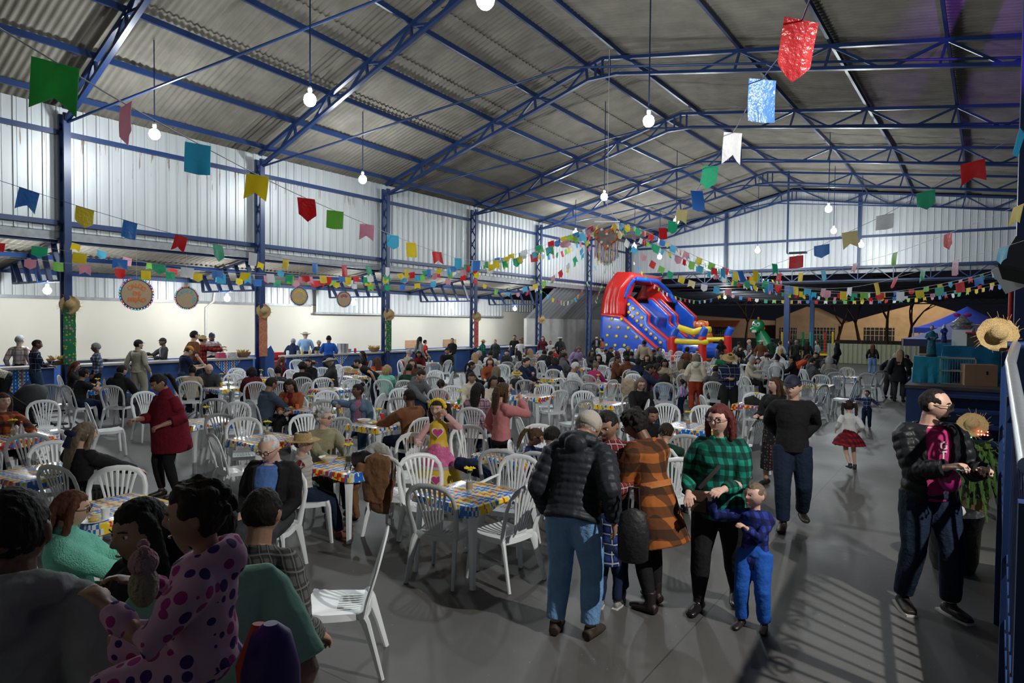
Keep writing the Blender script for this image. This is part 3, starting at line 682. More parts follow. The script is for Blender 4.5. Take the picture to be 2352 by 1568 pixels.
def person(phrase, label, at=None, head=None, px=None, foot=None, rel=None, face=None, h=1.7, sex='m', pose='stand', lod=1, skin='m', hair=('short', 'dark'), top=('tee', None), low=('trousers', None),
           lean=0, side=0, hyaw=0, hpitch=0, hroll=0, arms=None, legs=None, shoe=None, fat=1.0, child=False, seat=.45, hat=None, glasses=False, curl=.5, root_z=0.0, group=None, mchair='w', chair_on=True, beard=None, near=None, zoff=0.0, scarf=None, hs=None, apron=None, neckrot=0):
    """builds one person. top/low: (kind, material[, options]); arms: ((x,y,z),(x,y,z)) hand targets in units of h from the pelvis, right then left"""
    W_ = sex == 'f'
    hd = .137*(1.22 if child else 1.0)*h if hs is None else hs*h      # head height
    sit = pose == 'sit'
    hz = (seat+.085*h/1.7) if sit else .525*h
    if pose == 'crouch': hz = .3*h
    L = RD(lean); S = RD(side); up = V((sin(S), sin(L)*cos(S), cos(L)*cos(S))); rt_ = V((1, 0, 0)); rt_ = (rt_-up*rt_.dot(up)).normalized(); fw = up.cross(rt_)
    tk = .285*h*(.96 if child else 1)
    Hc = V((0, 0, hz)); B = lambda x, y, z: Hc+rt_*x+fw*y+up*z    # torso frame
    N = B(0, -.005*h, tk)
    RH = Rot('Z', RD(hyaw)) @ Rot('Y', S*.5) @ Rot('X', -L*.45-RD(hpitch)) @ Rot('Y', RD(hroll))
    nu = (up*.6+(RH@V((0, 0, 1)))*.4).normalized()
    HCn = N+nu*(.008*h)+ (RH@V((0, .012*h, hd*.50)))
    top_pt = HCn+RH@V((0, 0, hd*.5))
    # --- where it stands
    if head is not None:
        zt = top_pt.z+root_z; pw = gz(head[0], head[1], zt)
        f_ = face if face is not None else None
        if f_ is None and rel is not None: f_ = azim(head[0])-RD(rel)
        if f_ is None:
            bt = min(TABS, key=lambda t_: (t_[0]-pw.x)**2+(t_[1]-pw.y)**2); f_ = atan2(bt[1]-pw.y, bt[0]-pw.x)
        r = f_-pi/2; q = M3.Rotation(r, 3, 'Z')@V((top_pt.x, top_pt.y, 0)); loc = V((pw.x-q.x, pw.y-q.y, root_z))
    else:
        if px is not None: p = gz(px, foot, root_z); at = (p.x, p.y)
        f_ = face if face is not None else azim(px if px is not None else 1176)-RD(rel or 0)
        r = f_-pi/2; loc = V((at[0], at[1], root_z))
    T = thing('person', label, 'person', loc, r, group)
    vox = {0: .0075, 1: .011, 2: .0145}[lod]*(.85 if child else 1)
    if near: vox = near
    fa = fat
    # --- joints
    sw = (.108 if not W_ else .098)*h*(.93 if child else 1)
    SH = [B(s*sw*.97, -.008*h, tk-.046*h) for s in (1, -1)]
    ua, fo, hl = .170*h, .150*h, .106*h*(.95 if W_ else 1)
    if arms is None:
        arms = ((.13, .30, .13), (-.13, .30, .13)) if sit else ((.155, .05, -.035), (-.155, .05, -.035))
    HP = [Hc+V((s*.050*h, 0, -.01*h)) for s in (1, -1)]; th, sh_ = .245*h, .235*h
    if legs is None:
        legs = ((.075, .27, None), (-.075, .27, None)) if sit else ((.065, .02, None), (-.065, -.02, None))
    FT = []
    for s, lg in zip((1, -1), legs): FT.append(V((lg[0]*h, lg[1]*h, (.045*h if lg[2] is None else lg[2]*h)-(0 if root_z == 0 else 0))))
    body = MB(); A = []
    # arms
    for i, s in ((0, 1), (1, -1)):
        a = arms[i]; tg = B(a[0]*h, a[1]*h, a[2]*h); pole = V((s*.42, -.9, -.5)) if len(a) < 6 else V(a[3:6])
        el, wr = ik(SH[i], tg, ua, fo, pole); A.append((SH[i], el, wr))
        f = min(1.25, .6+.4*fa)
        body.tube([SH[i], SH[i]*.6+el*.4, el, el*.65+wr*.35, wr*.93+el*.07, wr], [.024*h*f, .026*h*f, .023*h*f, .0235*h*f, .017*h, .0155*h], 10, ref=(0, 0, 1) if abs((el-wr).normalized().z) < .8 else (0, 1, 0))
        d = (wr-el).normalized(); inn = V((-s, 0, 0)); nr = (-inn) if abs(d.z) > .6 else V((0, 0, 1))
        nr = V((s, .15, 0)) if d.z < -.55 else (V((0, -1, .3)) if d.z > .6 else V((s*.3, 0, 1)))
        nr = nr-d*nr.dot(d); nr.normalize(); ts = d.cross(nr); want = V((0, 1, 0)) if d.z < -.55 else V((-s, .2, .3)); tsg = 1 if ts.dot(want) > 0 else -1
        if lod < 2: hand(body, wr, d, nr, tsg, hl, curl)
        else: body.tube([wr-d*.01, wr+d*hl*.3, wr+d*hl*.7, wr+d*hl*.9], [(.016*h, .014*h), (.024*h, .014*h), (.022*h, .012*h), (.012*h, .009*h)], 8, ref=nr); body.tube([wr+d*hl*.15, wr+d*hl*.35+ts*tsg*hl*.28], .009*h, 6)
    # torso core and neck
    tw = [(.0, .085, .060), (.05, .080, .057), (.10, .074, .052), (.155, .082, .058), (.21, .088, .062), (.25, .080, .055), (.275, .050, .040)]
    if W_: tw = [(.0, .092, .060), (.05, .085, .056), (.10, .070, .048), (.155, .074, .054), (.20, .080, .062), (.245, .074, .052), (.275, .046, .038)]
    k = tk/(.285*h)
    tor = lambda off=0.0, lo=0.0, hi=.30, d=0.0: [(B(0, (.012*h*(fa-1)*3 if q[0] < .16 else 0)-d*0, q[0]*h*k), ((q[1]*h*(1+(fa-1)*.75)+off), (q[2]*h*(1+(fa-1)*(1.6 if q[0] < .16 else .7))+off))) for q in tw if lo <= q[0] <= hi]
    tt = tor(-.018)
    body.tube([p for p, _ in tt], [q for _, q in tt], 16, ref=fw)
    nb = HCn+RH@V((0, -.06*hd, -.28*hd)); nr_ = .0345*h*(1.0 if not W_ else .88)*(.85 if child else 1)*(1+(fa-1)*.4)
    body.tube([B(0, -.008*h, tk-.03*h), N, nb], [nr_*1.25, nr_*1.02, nr_], 12, ref=fw)
    headgrid(body, HCn, RH, hd, n=44 if lod < 2 else 24, m=30 if lod < 2 else 16, child=child)
    for s in (1, -1): body.ball(HCn+RH@V((s*.375*hd, -.03*hd, .0*hd)), (.035*hd, .075*hd, .125*hd), 8, 6, RH)
    # bare or covered legs
    K = []; bare = low[0] in ('shorts', 'skirt', 'dress')
    for i, s in ((0, 1), (1, -1)):
        kn, an = ik(HP[i], FT[i]+V((0, 0, .0)), th, sh_, V((s*.12, 1, .25))); K.append((HP[i], kn, an))
        if lod < 2 or bare: body.tube([HP[i], kn, an, an-V((0, 0, .02*h))], [.05*h, .032*h, .020*h, .022*h], 10, ref=(0, 1, 0) if not sit else (1, 0, 0))
    o = obj('body', body, SKM[skin], T); mods(o, vox if lod else min(vox, .0062), 3 if lod else 2, fac=.5)
    # --- upper garment
    kind = top[0]; tm = top[1]; opt = top[2] if len(top) > 2 else {}
    if kind != 'none':
        th_ = {'tee': .010, 'shirt': .012, 'sweater': .018, 'jacket': .026, 'puffer': .032, 'coat': .026, 'poncho': .02, 'vest': .02, 'hoodie': .024, 'dress': .008}.get(kind, .012)*(h/1.7)
        hem = opt.get('hem', {'tee': -.03, 'shirt': -.05, 'sweater': -.03, 'jacket': -.04, 'puffer': -.045, 'coat': -.16, 'hoodie': -.03}.get(kind, -.03)); 
        if sit: hem = max(hem, -.025)
        g = MB(); hw = opt.get('flare', 1.0)
        st = tor(th_, 0, .25); pts = [B(0, 0, hem*h)]+[p for p, _ in st]+[B(0, -.006*h, tk-.022*h), B(0, -.006*h, tk-.004*h)]
        r0 = st[0][1]; shw = (.088 if not W_ else .078)*h; rr = [(r0[0]*hw*1.02+.004, r0[1]*hw*1.06+.004)]+[q for _, q in st]+[(shw*.72+th_*.8, .040*h+th_*.8), (nr_*1.28+th_*.8, nr_*1.25+th_*.8)]
        gap = opt.get('open')
        if kind == 'puffer' or opt.get('quilt'):
            # sample densely and bulge each quilted row
            P2 = []; R2 = []; cum = [0]
            for a_, b_ in zip(pts, pts[1:]): cum.append(cum[-1]+(b_-a_).length)
            q_ = opt.get('row', .055)*h/1.7; nst = int(cum[-1]/(q_/4))+1
            for i in range(nst+1):
                t_ = cum[-1]*i/nst; j = max(0, min(len(pts)-2, next((x for x in range(len(cum)-1) if cum[x+1] >= t_), len(pts)-2))); u_ = (t_-cum[j])/max(1e-6, cum[j+1]-cum[j])
                bl_ = (abs(sin(pi*t_/q_))**.6)*.013-.006
                P2.append(pts[j].lerp(pts[j+1], u_)); R2.append(tuple(rr[j][x]*(1-u_)+rr[j+1][x]*u_+bl_ for x in (0, 1)))
            pts, rr = P2, R2
        if gap and kind != 'vestx':
            g.tube(pts, rr, 30, ref=fw, gap=RD(gap)); g.tube([p for p in pts], [(max(.01, a-.022), max(.01, b-.022)) for a, b in rr], 30, ref=fw, gap=RD(gap))
            # join the two shells into a closed solid
            n_ = 30; k_ = len(pts); o1 = 0; o2 = n_*k_; vs = g.v; fs = list(g.f)
            half = len(fs)//2; fs = fs[:half]+[tuple(reversed(f)) for f in fs[half:]]
            for i in range(k_-1): fs += [(o1+i*n_, o1+(i+1)*n_, o2+(i+1)*n_, o2+i*n_), (o1+i*n_+n_-1, o2+i*n_+n_-1, o2+(i+1)*n_+n_-1, o1+(i+1)*n_+n_-1)]
            for j in range(n_-1): fs += [(o1+j, o2+j, o2+j+1, o1+j+1), (o1+(k_-1)*n_+j, o1+(k_-1)*n_+j+1, o2+(k_-1)*n_+j+1, o2+(k_-1)*n_+j)]
            g.f = fs
        else: g.tube(pts, rr, 22, ref=fw)
        if W_ and not child and kind not in ('puffer', 'jacket', 'coat', 'hoodie'):
            for s in (1, -1): g.ball(B(s*.043*h, .042*h+th_*.4, .195*h), (.041*h, .036*h, .040*h), 10, 8)
        if opt.get('vee') is None and kind in ('hoodie',):
            pass
        slv = opt.get('sleeve', {'tee': .62, 'vest': 0, 'poncho': 0, 'dress': .55}.get(kind, 1.93))
        for i, s in ((0, 1), (1, -1)):
            if slv <= 0: g.ball(SH[i]-rt_*s*.012*h, (.03*h, .03*h, .03*h), 8, 6) if kind == 'vest' else None; continue
            a_, e_, w_ = A[i]; ar = .034*h*min(1.25, .6+.4*fa)
            cap_ = B(s*sw*.42, -.006*h, tk-.036*h)
            pp = [cap_, a_.lerp(cap_, .15)+up*.004*h, a_-up*.012*h]; qq = [.026*h+th_*.5, ar*.86+th_*.7, ar*.95+th_*.8]
            if slv <= 1: pp += [a_.lerp(e_, slv*.6), a_.lerp(e_, slv)]; qq += [ar+th_*1.0, ar+th_*1.3]
            else:
                u_ = slv-1; nn = 9 if kind == 'puffer' or opt.get('quilt') else 3
                pf = opt.get('puffs', 0)
                if nn == 3:
                    pp += [a_.lerp(e_, .5), e_, e_.lerp(w_, u_*.6), e_.lerp(w_, u_)]; qq += [ar+th_*(.9+pf), .028*h+th_, .026*h+th_*(.9+pf*.3), .0205*h+th_*.7]
                else:
                    N_ = 34
                    for x in range(2, N_+1):
                        t_ = x/N_*(1+u_); pt = a_.lerp(e_, t_) if t_ < 1 else e_.lerp(w_, t_-1); r_ = (ar if t_ < .5 else ar*(1-(t_-.5)*.35))+th_*.85; pp.append(pt); qq.append(r_+(abs(sin(pi*x/4))**.6)*.010-.005)
            g.tube(pp, qq, 12, ref=(0, 1, 0) if abs((e_-a_).normalized().y) < .8 else (0, 0, 1))
        if kind in ('shirt', 'jacket', 'puffer', 'coat', 'fleece') or opt.get('collar'):
            cw = nr_*1.2+th_; g.tube([B(0, -.008*h, tk-.015*h), B(0, -.004*h, tk+.018*h), B(0, .0*h, tk+(.03*h if kind == 'puffer' else .024*h))], [(cw+.006, cw+.006), (cw, cw), (cw*.94, cw*.94)], 16, ref=fw, gap=RD(28) if lod < 2 else None)
        if kind == 'hoodie' or opt.get('hood'):
            hr = (.060 if lod == 0 else .052)*h; pts_ = []
            for x in range(11): a = RD(30+300*x/10); pts_.append(B(sin(a)*hr*1.15, cos(a)*hr*.9-.012*h, tk+.004*h-.015*h*cos(a)-.012*h))
            g.tube(pts_, [.012*h]+[.022*h]*2+[.03*h]*5+[.022*h]*2+[.012*h], 8, ref=(0, 0, 1)); g.ball(B(0, -.075*h, tk-.03*h), (.05*h, .032*h, .045*h), 10, 8)
        if kind == 'turtle' or opt.get('turtle'): g.tube([B(0, -.006*h, tk-.02*h), N+nu*.02*h], [nr_*1.35, nr_*1.22], 14, ref=fw)
        o = obj({'tee': 't_shirt', 'poncho': 'poncho'}.get(kind, kind), g, tm, T)
        mods(o, max(.0085, vox), 6 if kind != 'puffer' else 2, disp={0: .016, 1: .014, 2: .0}[lod]*opt.get('fold', 1.0), dsc=opt.get('fsc', .11))
        if gap and opt.get('under') is not None:
            g2 = MB(); st = tor(th_*.25, 0, .25); pts = [B(0, 0, -.03*h if not sit else -.01*h)]+[p for p, _ in st]+[B(0, -.006*h, tk-.022*h), B(0, -.006*h, tk-.006*h)]
            rr = [st[0][1]]+[q for _, q in st]+[(shw*.68, .038*h), (nr_*1.22+.004, nr_*1.2+.004)]
            g2.tube(pts, rr, 20, ref=fw)
            cw = nr_*1.15+.006
            if opt.get('ucollar'): g2.tube([B(0, -.008*h, tk-.015*h), B(0, .002*h, tk+.022*h)], [(cw+.006, cw+.006), (cw, cw)], 16, ref=fw, gap=RD(30))
            o = obj('shirt', g2, opt['under'], T); mods(o, vox, 5, disp=.008)
    if kind == 'poncho':
        g = MB(); drop = opt.get('drop', -.12)
        g.tube([B(0, -.01*h, drop*h), B(0, -.01*h, .04*h), B(0, -.008*h, .13*h), B(0, -.005*h, .21*h), B(0, -.005*h, tk-.03*h), N+up*.01*h], [(.165*h, .14*h), (.16*h, .122*h), (.145*h, .098*h), (.122*h, .08*h), (.07*h, .05*h), (nr_*1.3, nr_*1.25)], 26, ref=fw)
        for i, s in ((0, 1), (1, -1)):
            a_, e_, w_ = A[i]; g.tube([SH[i], a_.lerp(e_, .6), e_, e_.lerp(w_, .55)], [.034*h, .046*h, .048*h, .040*h], 12, ref=(0, 0, 1))
        g.tube([B(0, -.006*h, tk-.02*h), N+nu*.022*h], [nr_*1.5, nr_*1.3], 14, ref=fw)
        for o_ in [c for c in T.children if c.name.startswith('poncho')]: o_.data = g.mesh('poncho'); o_.data.materials.append(tm)
    # --- lower garment
    lk, lm = low[0], low[1] or K_[['black', 'navy', 'denim', 'dgrey'][hash_(phrase) % 4]]; lo_ = low[2] if len(low) > 2 else {}
    if lk in ('trousers', 'shorts', 'leggings', 'jeans'):
        e = {'trousers': .012, 'jeans': .013, 'shorts': .02, 'leggings': .004}[lk]*h/1.7*(1.6 if lo_.get('baggy') else 1)
        g = MB(); hwid = (.090 if W_ else .084)*h*(1+(fa-1)*.7)
        g.tube([Hc+V((0, -.004*h, -.062*h)) if not sit else Hc+V((0, -.02*h, -.035*h)), Hc-V((0, 0, .02*h)), B(0, 0, .03*h), B(0, 0, .06*h)], [(hwid*.72, .05*h), (hwid+e, .068*h*(1+(fa-1)*.7)+e), (hwid*.97+e*.6, .063*h*(1+(fa-1)*1.2)+e*.5), (hwid*.9, .056*h*(1+(fa-1)*1.4))], 18, ref=V((0, 1, 0)))
        for i, s in ((0, 1), (1, -1)):
            a_, k_, n_ = K[i]; fm = 1+(fa-1)*.5; e2 = 0 if lk != 'shorts' else 1
            pp = [a_, a_.lerp(k_, .35), k_] + ([] if e2 else [k_.lerp(n_, .4), n_+V((0, 0, .018*h))]); w1 = .058*h*fm*(1.06 if W_ else 1)
            qq = [w1+e, w1*.95+e, .038*h*fm+e*1.3] + ([] if e2 else [.036*h*fm+e*1.2, (.024 if lk == 'leggings' else .030)*h+e*1.3])
            g.tube(pp, qq, 12, ref=(0, 1, 0) if not sit else (1, 0, 0))
        o = obj('trousers' if lk != 'shorts' else 'shorts', g, lm, T); mods(o, max(.009, vox), 5, disp={0: .014, 1: .012, 2: 0}[lod]*(1 if lk != 'leggings' else .3), dsc=.1)
    elif lk in ('skirt', 'dress'):
        g = MB(); ln = lo_.get('len', .30); fl = lo_.get('flare', .15); zz = hz-ln*h
        if sit: g.tube([B(0, 0, .05*h), Hc, Hc+V((0, .12*h, .0)), Hc+V((0, .25*h, -.02*h)), Hc+V((0, .27*h, -.10*h))], [(.08*h, .06*h), (.1*h, .075*h), (.115*h, .06*h), (.12*h, .055*h), (.12*h, .04*h)], 18, ref=(0, 0, 1))
        else: g.tube([B(0, 0, .07*h), Hc, V((0, 0, (hz+zz)/2)), V((0, 0, zz))], [(.076*h, .058*h), (.10*h, .085*h), (.10*h*.5+fl*h*.55, .085*h*.5+fl*h*.55), (fl*h, fl*h*.95)], 24, ref=(0, 1, 0))
        o = obj('skirt', g, lm, T); mods(o, max(.009, vox), 4, disp=.03 if lod < 2 else 0, dsc=.09)
    # --- shoes
    if lod < 2 or not sit:
        sm = shoe or SHOE
        for i, s in ((0, 1), (1, -1)):
            a_ = K[i][2]; k_ = K[i][1]; fd = V((s*.18, 1, 0)).normalized(); base = V((a_.x, a_.y, a_.z-.045*h)); g = MB()
            boot = lo_.get('boot', 0)
            g.tube([base-fd*.035*h+V((0, 0, .022*h)), base+V((0, 0, .026*h)), base+fd*.045*h+V((0, 0, .021*h)), base+fd*.085*h+V((0, 0, .017*h)), base+fd*.108*h+V((0, 0, .013*h))], [(.022*h, .021*h), (.026*h, .026*h), (.029*h, .021*h), (.029*h, .016*h), (.018*h, .011*h)], 12, ref=(0, 0, 1))
            g.tube([base+V((0, 0, .02*h)), a_+V((0, 0, .01*h+boot*h))], [.026*h, .025*h+boot*.05*h], 10, ref=(0, 1, 0))
            o = obj('shoe' if not boot else 'boot', g, sm, T); mods(o, .009, 2)
            if lo_.get('sole'): obj('sole', MB().prism([(-.026*h, -.055*h), (.026*h, -.055*h), (.032*h, .05*h), (.022*h, .112*h), (-.022*h, .112*h), (-.032*h, .05*h)], lambda u, v, w, base=base, fd=fd: base+fd*v+fd.cross(V((0, 0, 1)))*u+V((0, 0, w)), 0, .009*h), SOLE, o)
    # --- hair
    hk, hcol = hair[0], hair[1]; hm = HM[hcol] if hcol in HM else hcol
    if hk != 'bald':
        th2 = {'buzz': .025, 'short': .06, 'curly': .11, 'afro': .2, 'long': .075, 'bob': .085, 'pony': .055, 'bun': .055, 'tails': .055, 'thin': .035, 'net': .07}.get(hk, .06)
        hl_ = .25 if hk in ('short', 'buzz', 'curly', 'thin', 'net') else .22
        rec = .12 if hk == 'thin' else 0
        def hf(q, x, y, z):
            # hairline: above the forehead in front, to the nape behind; outside it the shell dips under the skin
            front = y > .12; lim = hl_+rec if front and abs(x) < .8 else (.03 if y > -.15 else (-.34 if hk not in ('buzz', 'short', 'thin') else -.26))
            t = (q.z-lim)/.07; t = max(0., min(1., t))
            return q*(1+(th2)*t-(1-t)*.10)
        g = MB(); headgrid(g, HCn+RH@V((0, 0, .012*hd)), RH, hd*1.01, n=36, m=24, child=child, hairfn=hf)
        HL = lambda x, y, z: HCn+RH@V((x*hd, y*hd, z*hd))
        if hk == 'afro' or hk == 'curly':
            rn = random.Random(len(PEOPLE)); e = .47 if hk == 'curly' else .5
            for q in range(46 if lod < 2 else 16):
                a = rn.uniform(0, 2*pi); b = rn.uniform(-.15, 1.4); d = V((cos(a)*cos(b), sin(a)*cos(b), sin(b)))
                if d.y > .35 and d.z < .62: continue
                if d.y > -.1 and d.z < .1: continue
                g.ball(HL(d.x*e*.92, d.y*e*1.02-.04, .05+d.z*e*1.02), .095*hd*rn.uniform(.8, 1.3), 6, 5)
        if hk == 'long':
            ln = hair[2] if len(hair) > 2 else 1.0
            g.tube([HL(0, -.30, .25), HL(0, -.42, -.1), HL(0, -.46, -.5), N+RH@V((0, -.42*hd, -.25*hd*ln)), N+RH@V((0, -.42*hd, -.75*hd*ln))], [(.33*hd, .14*hd), (.40*hd, .16*hd), (.40*hd, .14*hd), (.36*hd, .11*hd), (.22*hd, .06*hd)], 16, ref=RH@V((0, 1, 0)))
            for s in (1, -1): g.tube([HL(s*.24, .12, .36), HL(s*.40, .06, .1), HL(s*.42, .02, -.25), HL(s*.42, -.02, -.6), HL(s*.36, .02, -.95*ln)], [.09*hd, .11*hd, .115*hd, .11*hd, .05*hd], 8, ref=RH@V((0, 1, 0)))
        if hk == 'bob':
            g.tube([HL(0, -.25, .3), HL(0, -.36, 0), HL(0, -.38, -.35), HL(0, -.34, -.62)], [(.36*hd, .16*hd), (.44*hd, .22*hd), (.46*hd, .22*hd), (.36*hd, .14*hd)], 16, ref=RH@V((0, 1, 0)))
            for s in (1, -1): g.tube([HL(s*.22, .18, .38), HL(s*.41, .1, .12), HL(s*.44, .05, -.2), HL(s*.42, .04, -.5)], [.09*hd, .12*hd, .13*hd, .09*hd], 8, ref=RH@V((0, 1, 0)))
        if hk == 'pony': g.ball(HL(0, -.5, .2), .1*hd, 8, 6); g.tube([HL(0, -.48, .2), HL(0, -.66, .12), HL(0, -.72, -.25), HL(0, -.68, -.75), HL(.02, -.6, -1.15)], [.07*hd, .12*hd, .14*hd, .11*hd, .03*hd], 10, ref=RH@V((0, 1, 0)))
        if hk == 'bun': g.ball(HL(0, -.36, .46), (.19*hd, .17*hd, .17*hd), 10, 8)
        if hk == 'tails':
            for s in (1, -1): g.tube([HL(s*.3, -.2, .32), HL(s*.5, -.24, .25), HL(s*.55, -.24, -.2), HL(s*.5, -.24, -.75), HL(s*.45, -.22, -1.2)], [.06*hd, .11*hd, .13*hd, .11*hd, .03*hd], 10, ref=RH@V((0, 1, 0)))
        o = obj('hair', g, hm, T); mods(o, max(.007, vox*.85), 2 if hk not in ('curly', 'afro') else 1, disp=.012 if lod < 2 else 0, dsc=.02)
        if hk in ('tails', 'pony') and len(hair) > 2:
            for s in ((1, -1) if hk == 'tails' else (0,)): obj('hair_bow', MB().ball(HL(s*.38, -.24 if s else -.5, .33), (.13*hd, .06*hd, .07*hd), 8, 6, RH), hair[2], T)
    HLm = lambda x, y, z: HCn+RH@V((x*hd, y*hd, z*hd))
    if beard:
        g = MB(); pts = []
        for x in range(9): a = RD(-78+19.5*x); pts.append(HLm(sin(a)*.315, cos(a)*.30+.06, -.30-.08*cos(a)))
        g.tube(pts, [(.03*hd, .03*hd)]+[(.075*hd, .03*hd)]*7+[(.03*hd, .03*hd)], 8, ref=RH@V((0, 1, 0))); g.ball(HLm(0, .41, -.185), (.11*hd, .02*hd, .02*hd), 8, 5, RH)
        o = obj('beard', g, HM[beard], T); mods(o, .007, 2)
    # --- face
    if lod < 2:
        for s in (1, -1):
            e_ = obj('eye', MB().ball(HLm(s*.145, .345, .055), (.058*hd, .05*hd, .034*hd), 10, 7, RH), EYEW, T)
            obj('iris', MB().ball(HLm(s*.142, .390, .055), (.026*hd, .01*hd, .026*hd), 10, 6, RH), IRIS, e_)
            obj('eyebrow', MB().tube([HLm(s*.07, .432, .135), HLm(s*.15, .420, .152), HLm(s*.225, .372, .135)], [.010*hd, .013*hd, .008*hd], 6), hm if hk != 'bald' else HM['grey'], T)
        obj('lips', MB().tube([HLm(-.085, .395, -.262), HLm(-.04, .428, -.255), HLm(0, .438, -.258), HLm(.04, .428, -.255), HLm(.085, .395, -.262)], [.006*hd, .016*hd, .018*hd, .016*hd, .006*hd], 7, ref=RH@V((0, 1, 0))), LIPS[skin], T)
    if glasses:
        gm = MB()
        for s in (1, -1):
            pts = [HLm(s*.155+cos(a)*.095, .47, .05+sin(a)*.072) for a in [2*pi*x/12 for x in range(13)]]
            gm.tube(pts, .014*hd, 5, cap=False); gm.tube([HLm(s*.25, .465, .07), HLm(s*.36, .3, .06), HLm(s*.38, -.02, .04)], .009*hd, 5)
        gm.tube([HLm(-.06, .475, .06), HLm(.06, .475, .06)], .009*hd, 5); go = obj('glasses', gm, FRAME, T)
        for s in (1, -1): obj('lens', MB().ball(HLm(s*.155, .47, .05), (.09*hd, .006*hd, .068*hd), 10, 5, RH), LENS, go)
    if hat:
        hk2 = hat[0]; hm2 = hat[1]; R_ = RH; g = MB(); c0 = HLm(0, -.03, .0)
        if hk2 == 'cap':
            lowc = -.14 if len(hat) > 2 else .13
            def cf_(q, x, y, z): t = max(0., min(1., (q.z-(.13 if y > -.1 else lowc))/.06)); return q*(1+.13*t-(1-t)*.12)
            headgrid(g, HCn+RH@V((0, 0, .02*hd)), RH, hd*1.02, n=28, m=18, hairfn=cf_)
            g.tube([HLm(0, .25, .20), HLm(0, .45, .20), HLm(0, .62, .165), HLm(0, .74, .13)], [(.30*hd, .02*hd), (.34*hd, .02*hd), (.27*hd, .015*hd), (.12*hd, .01*hd)], 14, ref=RH@V((0, 0, 1)))
            o = obj('cap', g, hm2, T); mods(o, .0085, 2)
        elif hk2 in ('straw', 'felt', 'cowboy'):
            br = {'straw': .78, 'felt': .72, 'cowboy': .82}[hk2]; tl = hat[2] if len(hat) > 2 else 0
            prof = [(.36, .46), (.40, .30), (.42, .17), (.55, .145), (br*.9, .15+(.10 if hk2 == 'cowboy' else 0)), (br, .17+(.12 if hk2 == 'cowboy' else -.02))]
            P = []; n = 26; rn = random.Random(len(PEOPLE)+5)
            P.append(HLm(0, -.02, .5))
            for r_, z_ in prof:
                for j in range(n):
                    a = 2*pi*j/n; zz = z_+((.10*abs(cos(a))**2-.06) if r_ > .5 and hk2 == 'cowboy' else 0)+(rn.uniform(-.02, .02) if r_ > .7 and hk2 == 'straw' else 0); rr_ = r_*(1+(rn.uniform(-.04, .06) if r_ >= br-.01 and hk2 == 'straw' else 0)); 
                    y_ = .94*sin(a)*rr_*1.08-.02; x_ = cos(a)*rr_; P.append(HLm(x_, y_*cos(tl)-(zz-.2)*sin(tl)*0, zz+y_*sin(tl)))
            F = [(0, 1+j, 1+(j+1) % n) for j in range(n)]+[(1+i*n+j, 1+(i+1)*n+j, 1+(i+1)*n+(j+1) % n, 1+i*n+(j+1) % n) for i in range(len(prof)-1) for j in range(n)]
            g.add(P, F); o = obj('hat', g, hm2, T); s_ = o.modifiers.new('thick', 'SOLIDIFY'); s_.thickness = .008
            if hk2 == 'straw' and lod < 2:
                f2 = MB()
                for j in range(60): a = rn.uniform(0, 2*pi); r1 = br*.95; r2 = br*rn.uniform(1.08, 1.35); f2.tube([HLm(cos(a)*r1, sin(a)*r1, .15), HLm(cos(a+.08)*r2, sin(a+.08)*r2, rn.uniform(-.05, .14))], .006*hd, 4)
                obj('loose_straw', f2, STRAW, o)
            if hk2 != 'straw': obj('hat_band', MB().tube([HLm(0, -.02, .18), HLm(0, -.02, .24)], [(.43*hd, .44*hd), (.425*hd, .435*hd)], 24, ref=RH@V((0, 1, 0))), HM['brown'], o)
        elif hk2 == 'net':
            def cf_(q, x, y, z): t = max(0., min(1., (q.z-(.14 if y > 0 else -.15))/.06)); return q*(1+.14*t-(1-t)*.10)
            headgrid(g, HCn+RH@V((0, 0, .02*hd)), RH, hd*1.02, n=24, m=16, hairfn=cf_); o = obj('hair_net', g, hm2, T); mods(o, .01, 1)
    info = dict(T=T, HL=HLm, B=B, A=A, K=K, h=h, hd=hd, N=N, loc=loc, f=f_, phrase=phrase, HC=HCn, RH=RH)
    if sit and chair_on:
        sb = -.03; d = V((cos(f_), sin(f_), 0)); c = V((loc.x, loc.y, 0))+d*(.04)
        chair(c.x, c.y, f_, ('grey' if mchair == 'g' else 'white')+' chair under the '+phrase, mchair)
    PEOPLE.append((loc.x, loc.y, phrase)); return info
# ================================================================ tables in the crowd
ZO = {'A': (0, 700), 'B': (500, 700), 'C': (1000, 700), 'D': (1500, 650)}
def zz(c, x, y): return ZO[c][0]+x/3.92, ZO[c][1]+y/3.92
T0 = table(1078, 1130, 'empty one in the foreground centre', rot=-3)
TG = table(800, 1066, 'with the white jacket and snack bowl', rot=4, vo=(0, 0))
table(612, 1006, 'behind the white-haired seated person', rot=-2)
table(868, 972, 'with the red can and white bowls', rot=2)
table(720, 937, 'by the person in slate fleece', rot=0)
table(1052, 923, 'behind the child in yellow dress', rot=3)
table(1225, 908, 'right of the person in pink blouse', rot=-2)
table(1388, 925, 'left of the blonde person in glasses')
table(1590, 978, 'behind the person in green check shirt', rot=2)
table(1738, 928, 'with the black shoulder bag')
table(1945, 864, 'at the right end of the rows')
table(1877, 883, 'left of the one at the right end')
table(262, 1165, 'before the person in mint sweater', rot=4, vase=False)
table(95, 1082, 'before the person with navy hair bow', vase=False)
table(38, 1002, 'at the left edge of the picture')
table(474, 966, 'behind the person in burgundy poncho')
table(518, 890, 'by the bald person in glasses')
table(222, 892, 'among people in black at the left')
table(1178, 1041, 'by the child with pink hair bow', vase=False)
table(1266, 868, 'by the child in yellow hat')
table(812, 864, 'with straw hats lying on it', vase=False)
table(757, 893, 'behind the person in denim shirt')
table(1380, 880, 'by the white-haired person in white')
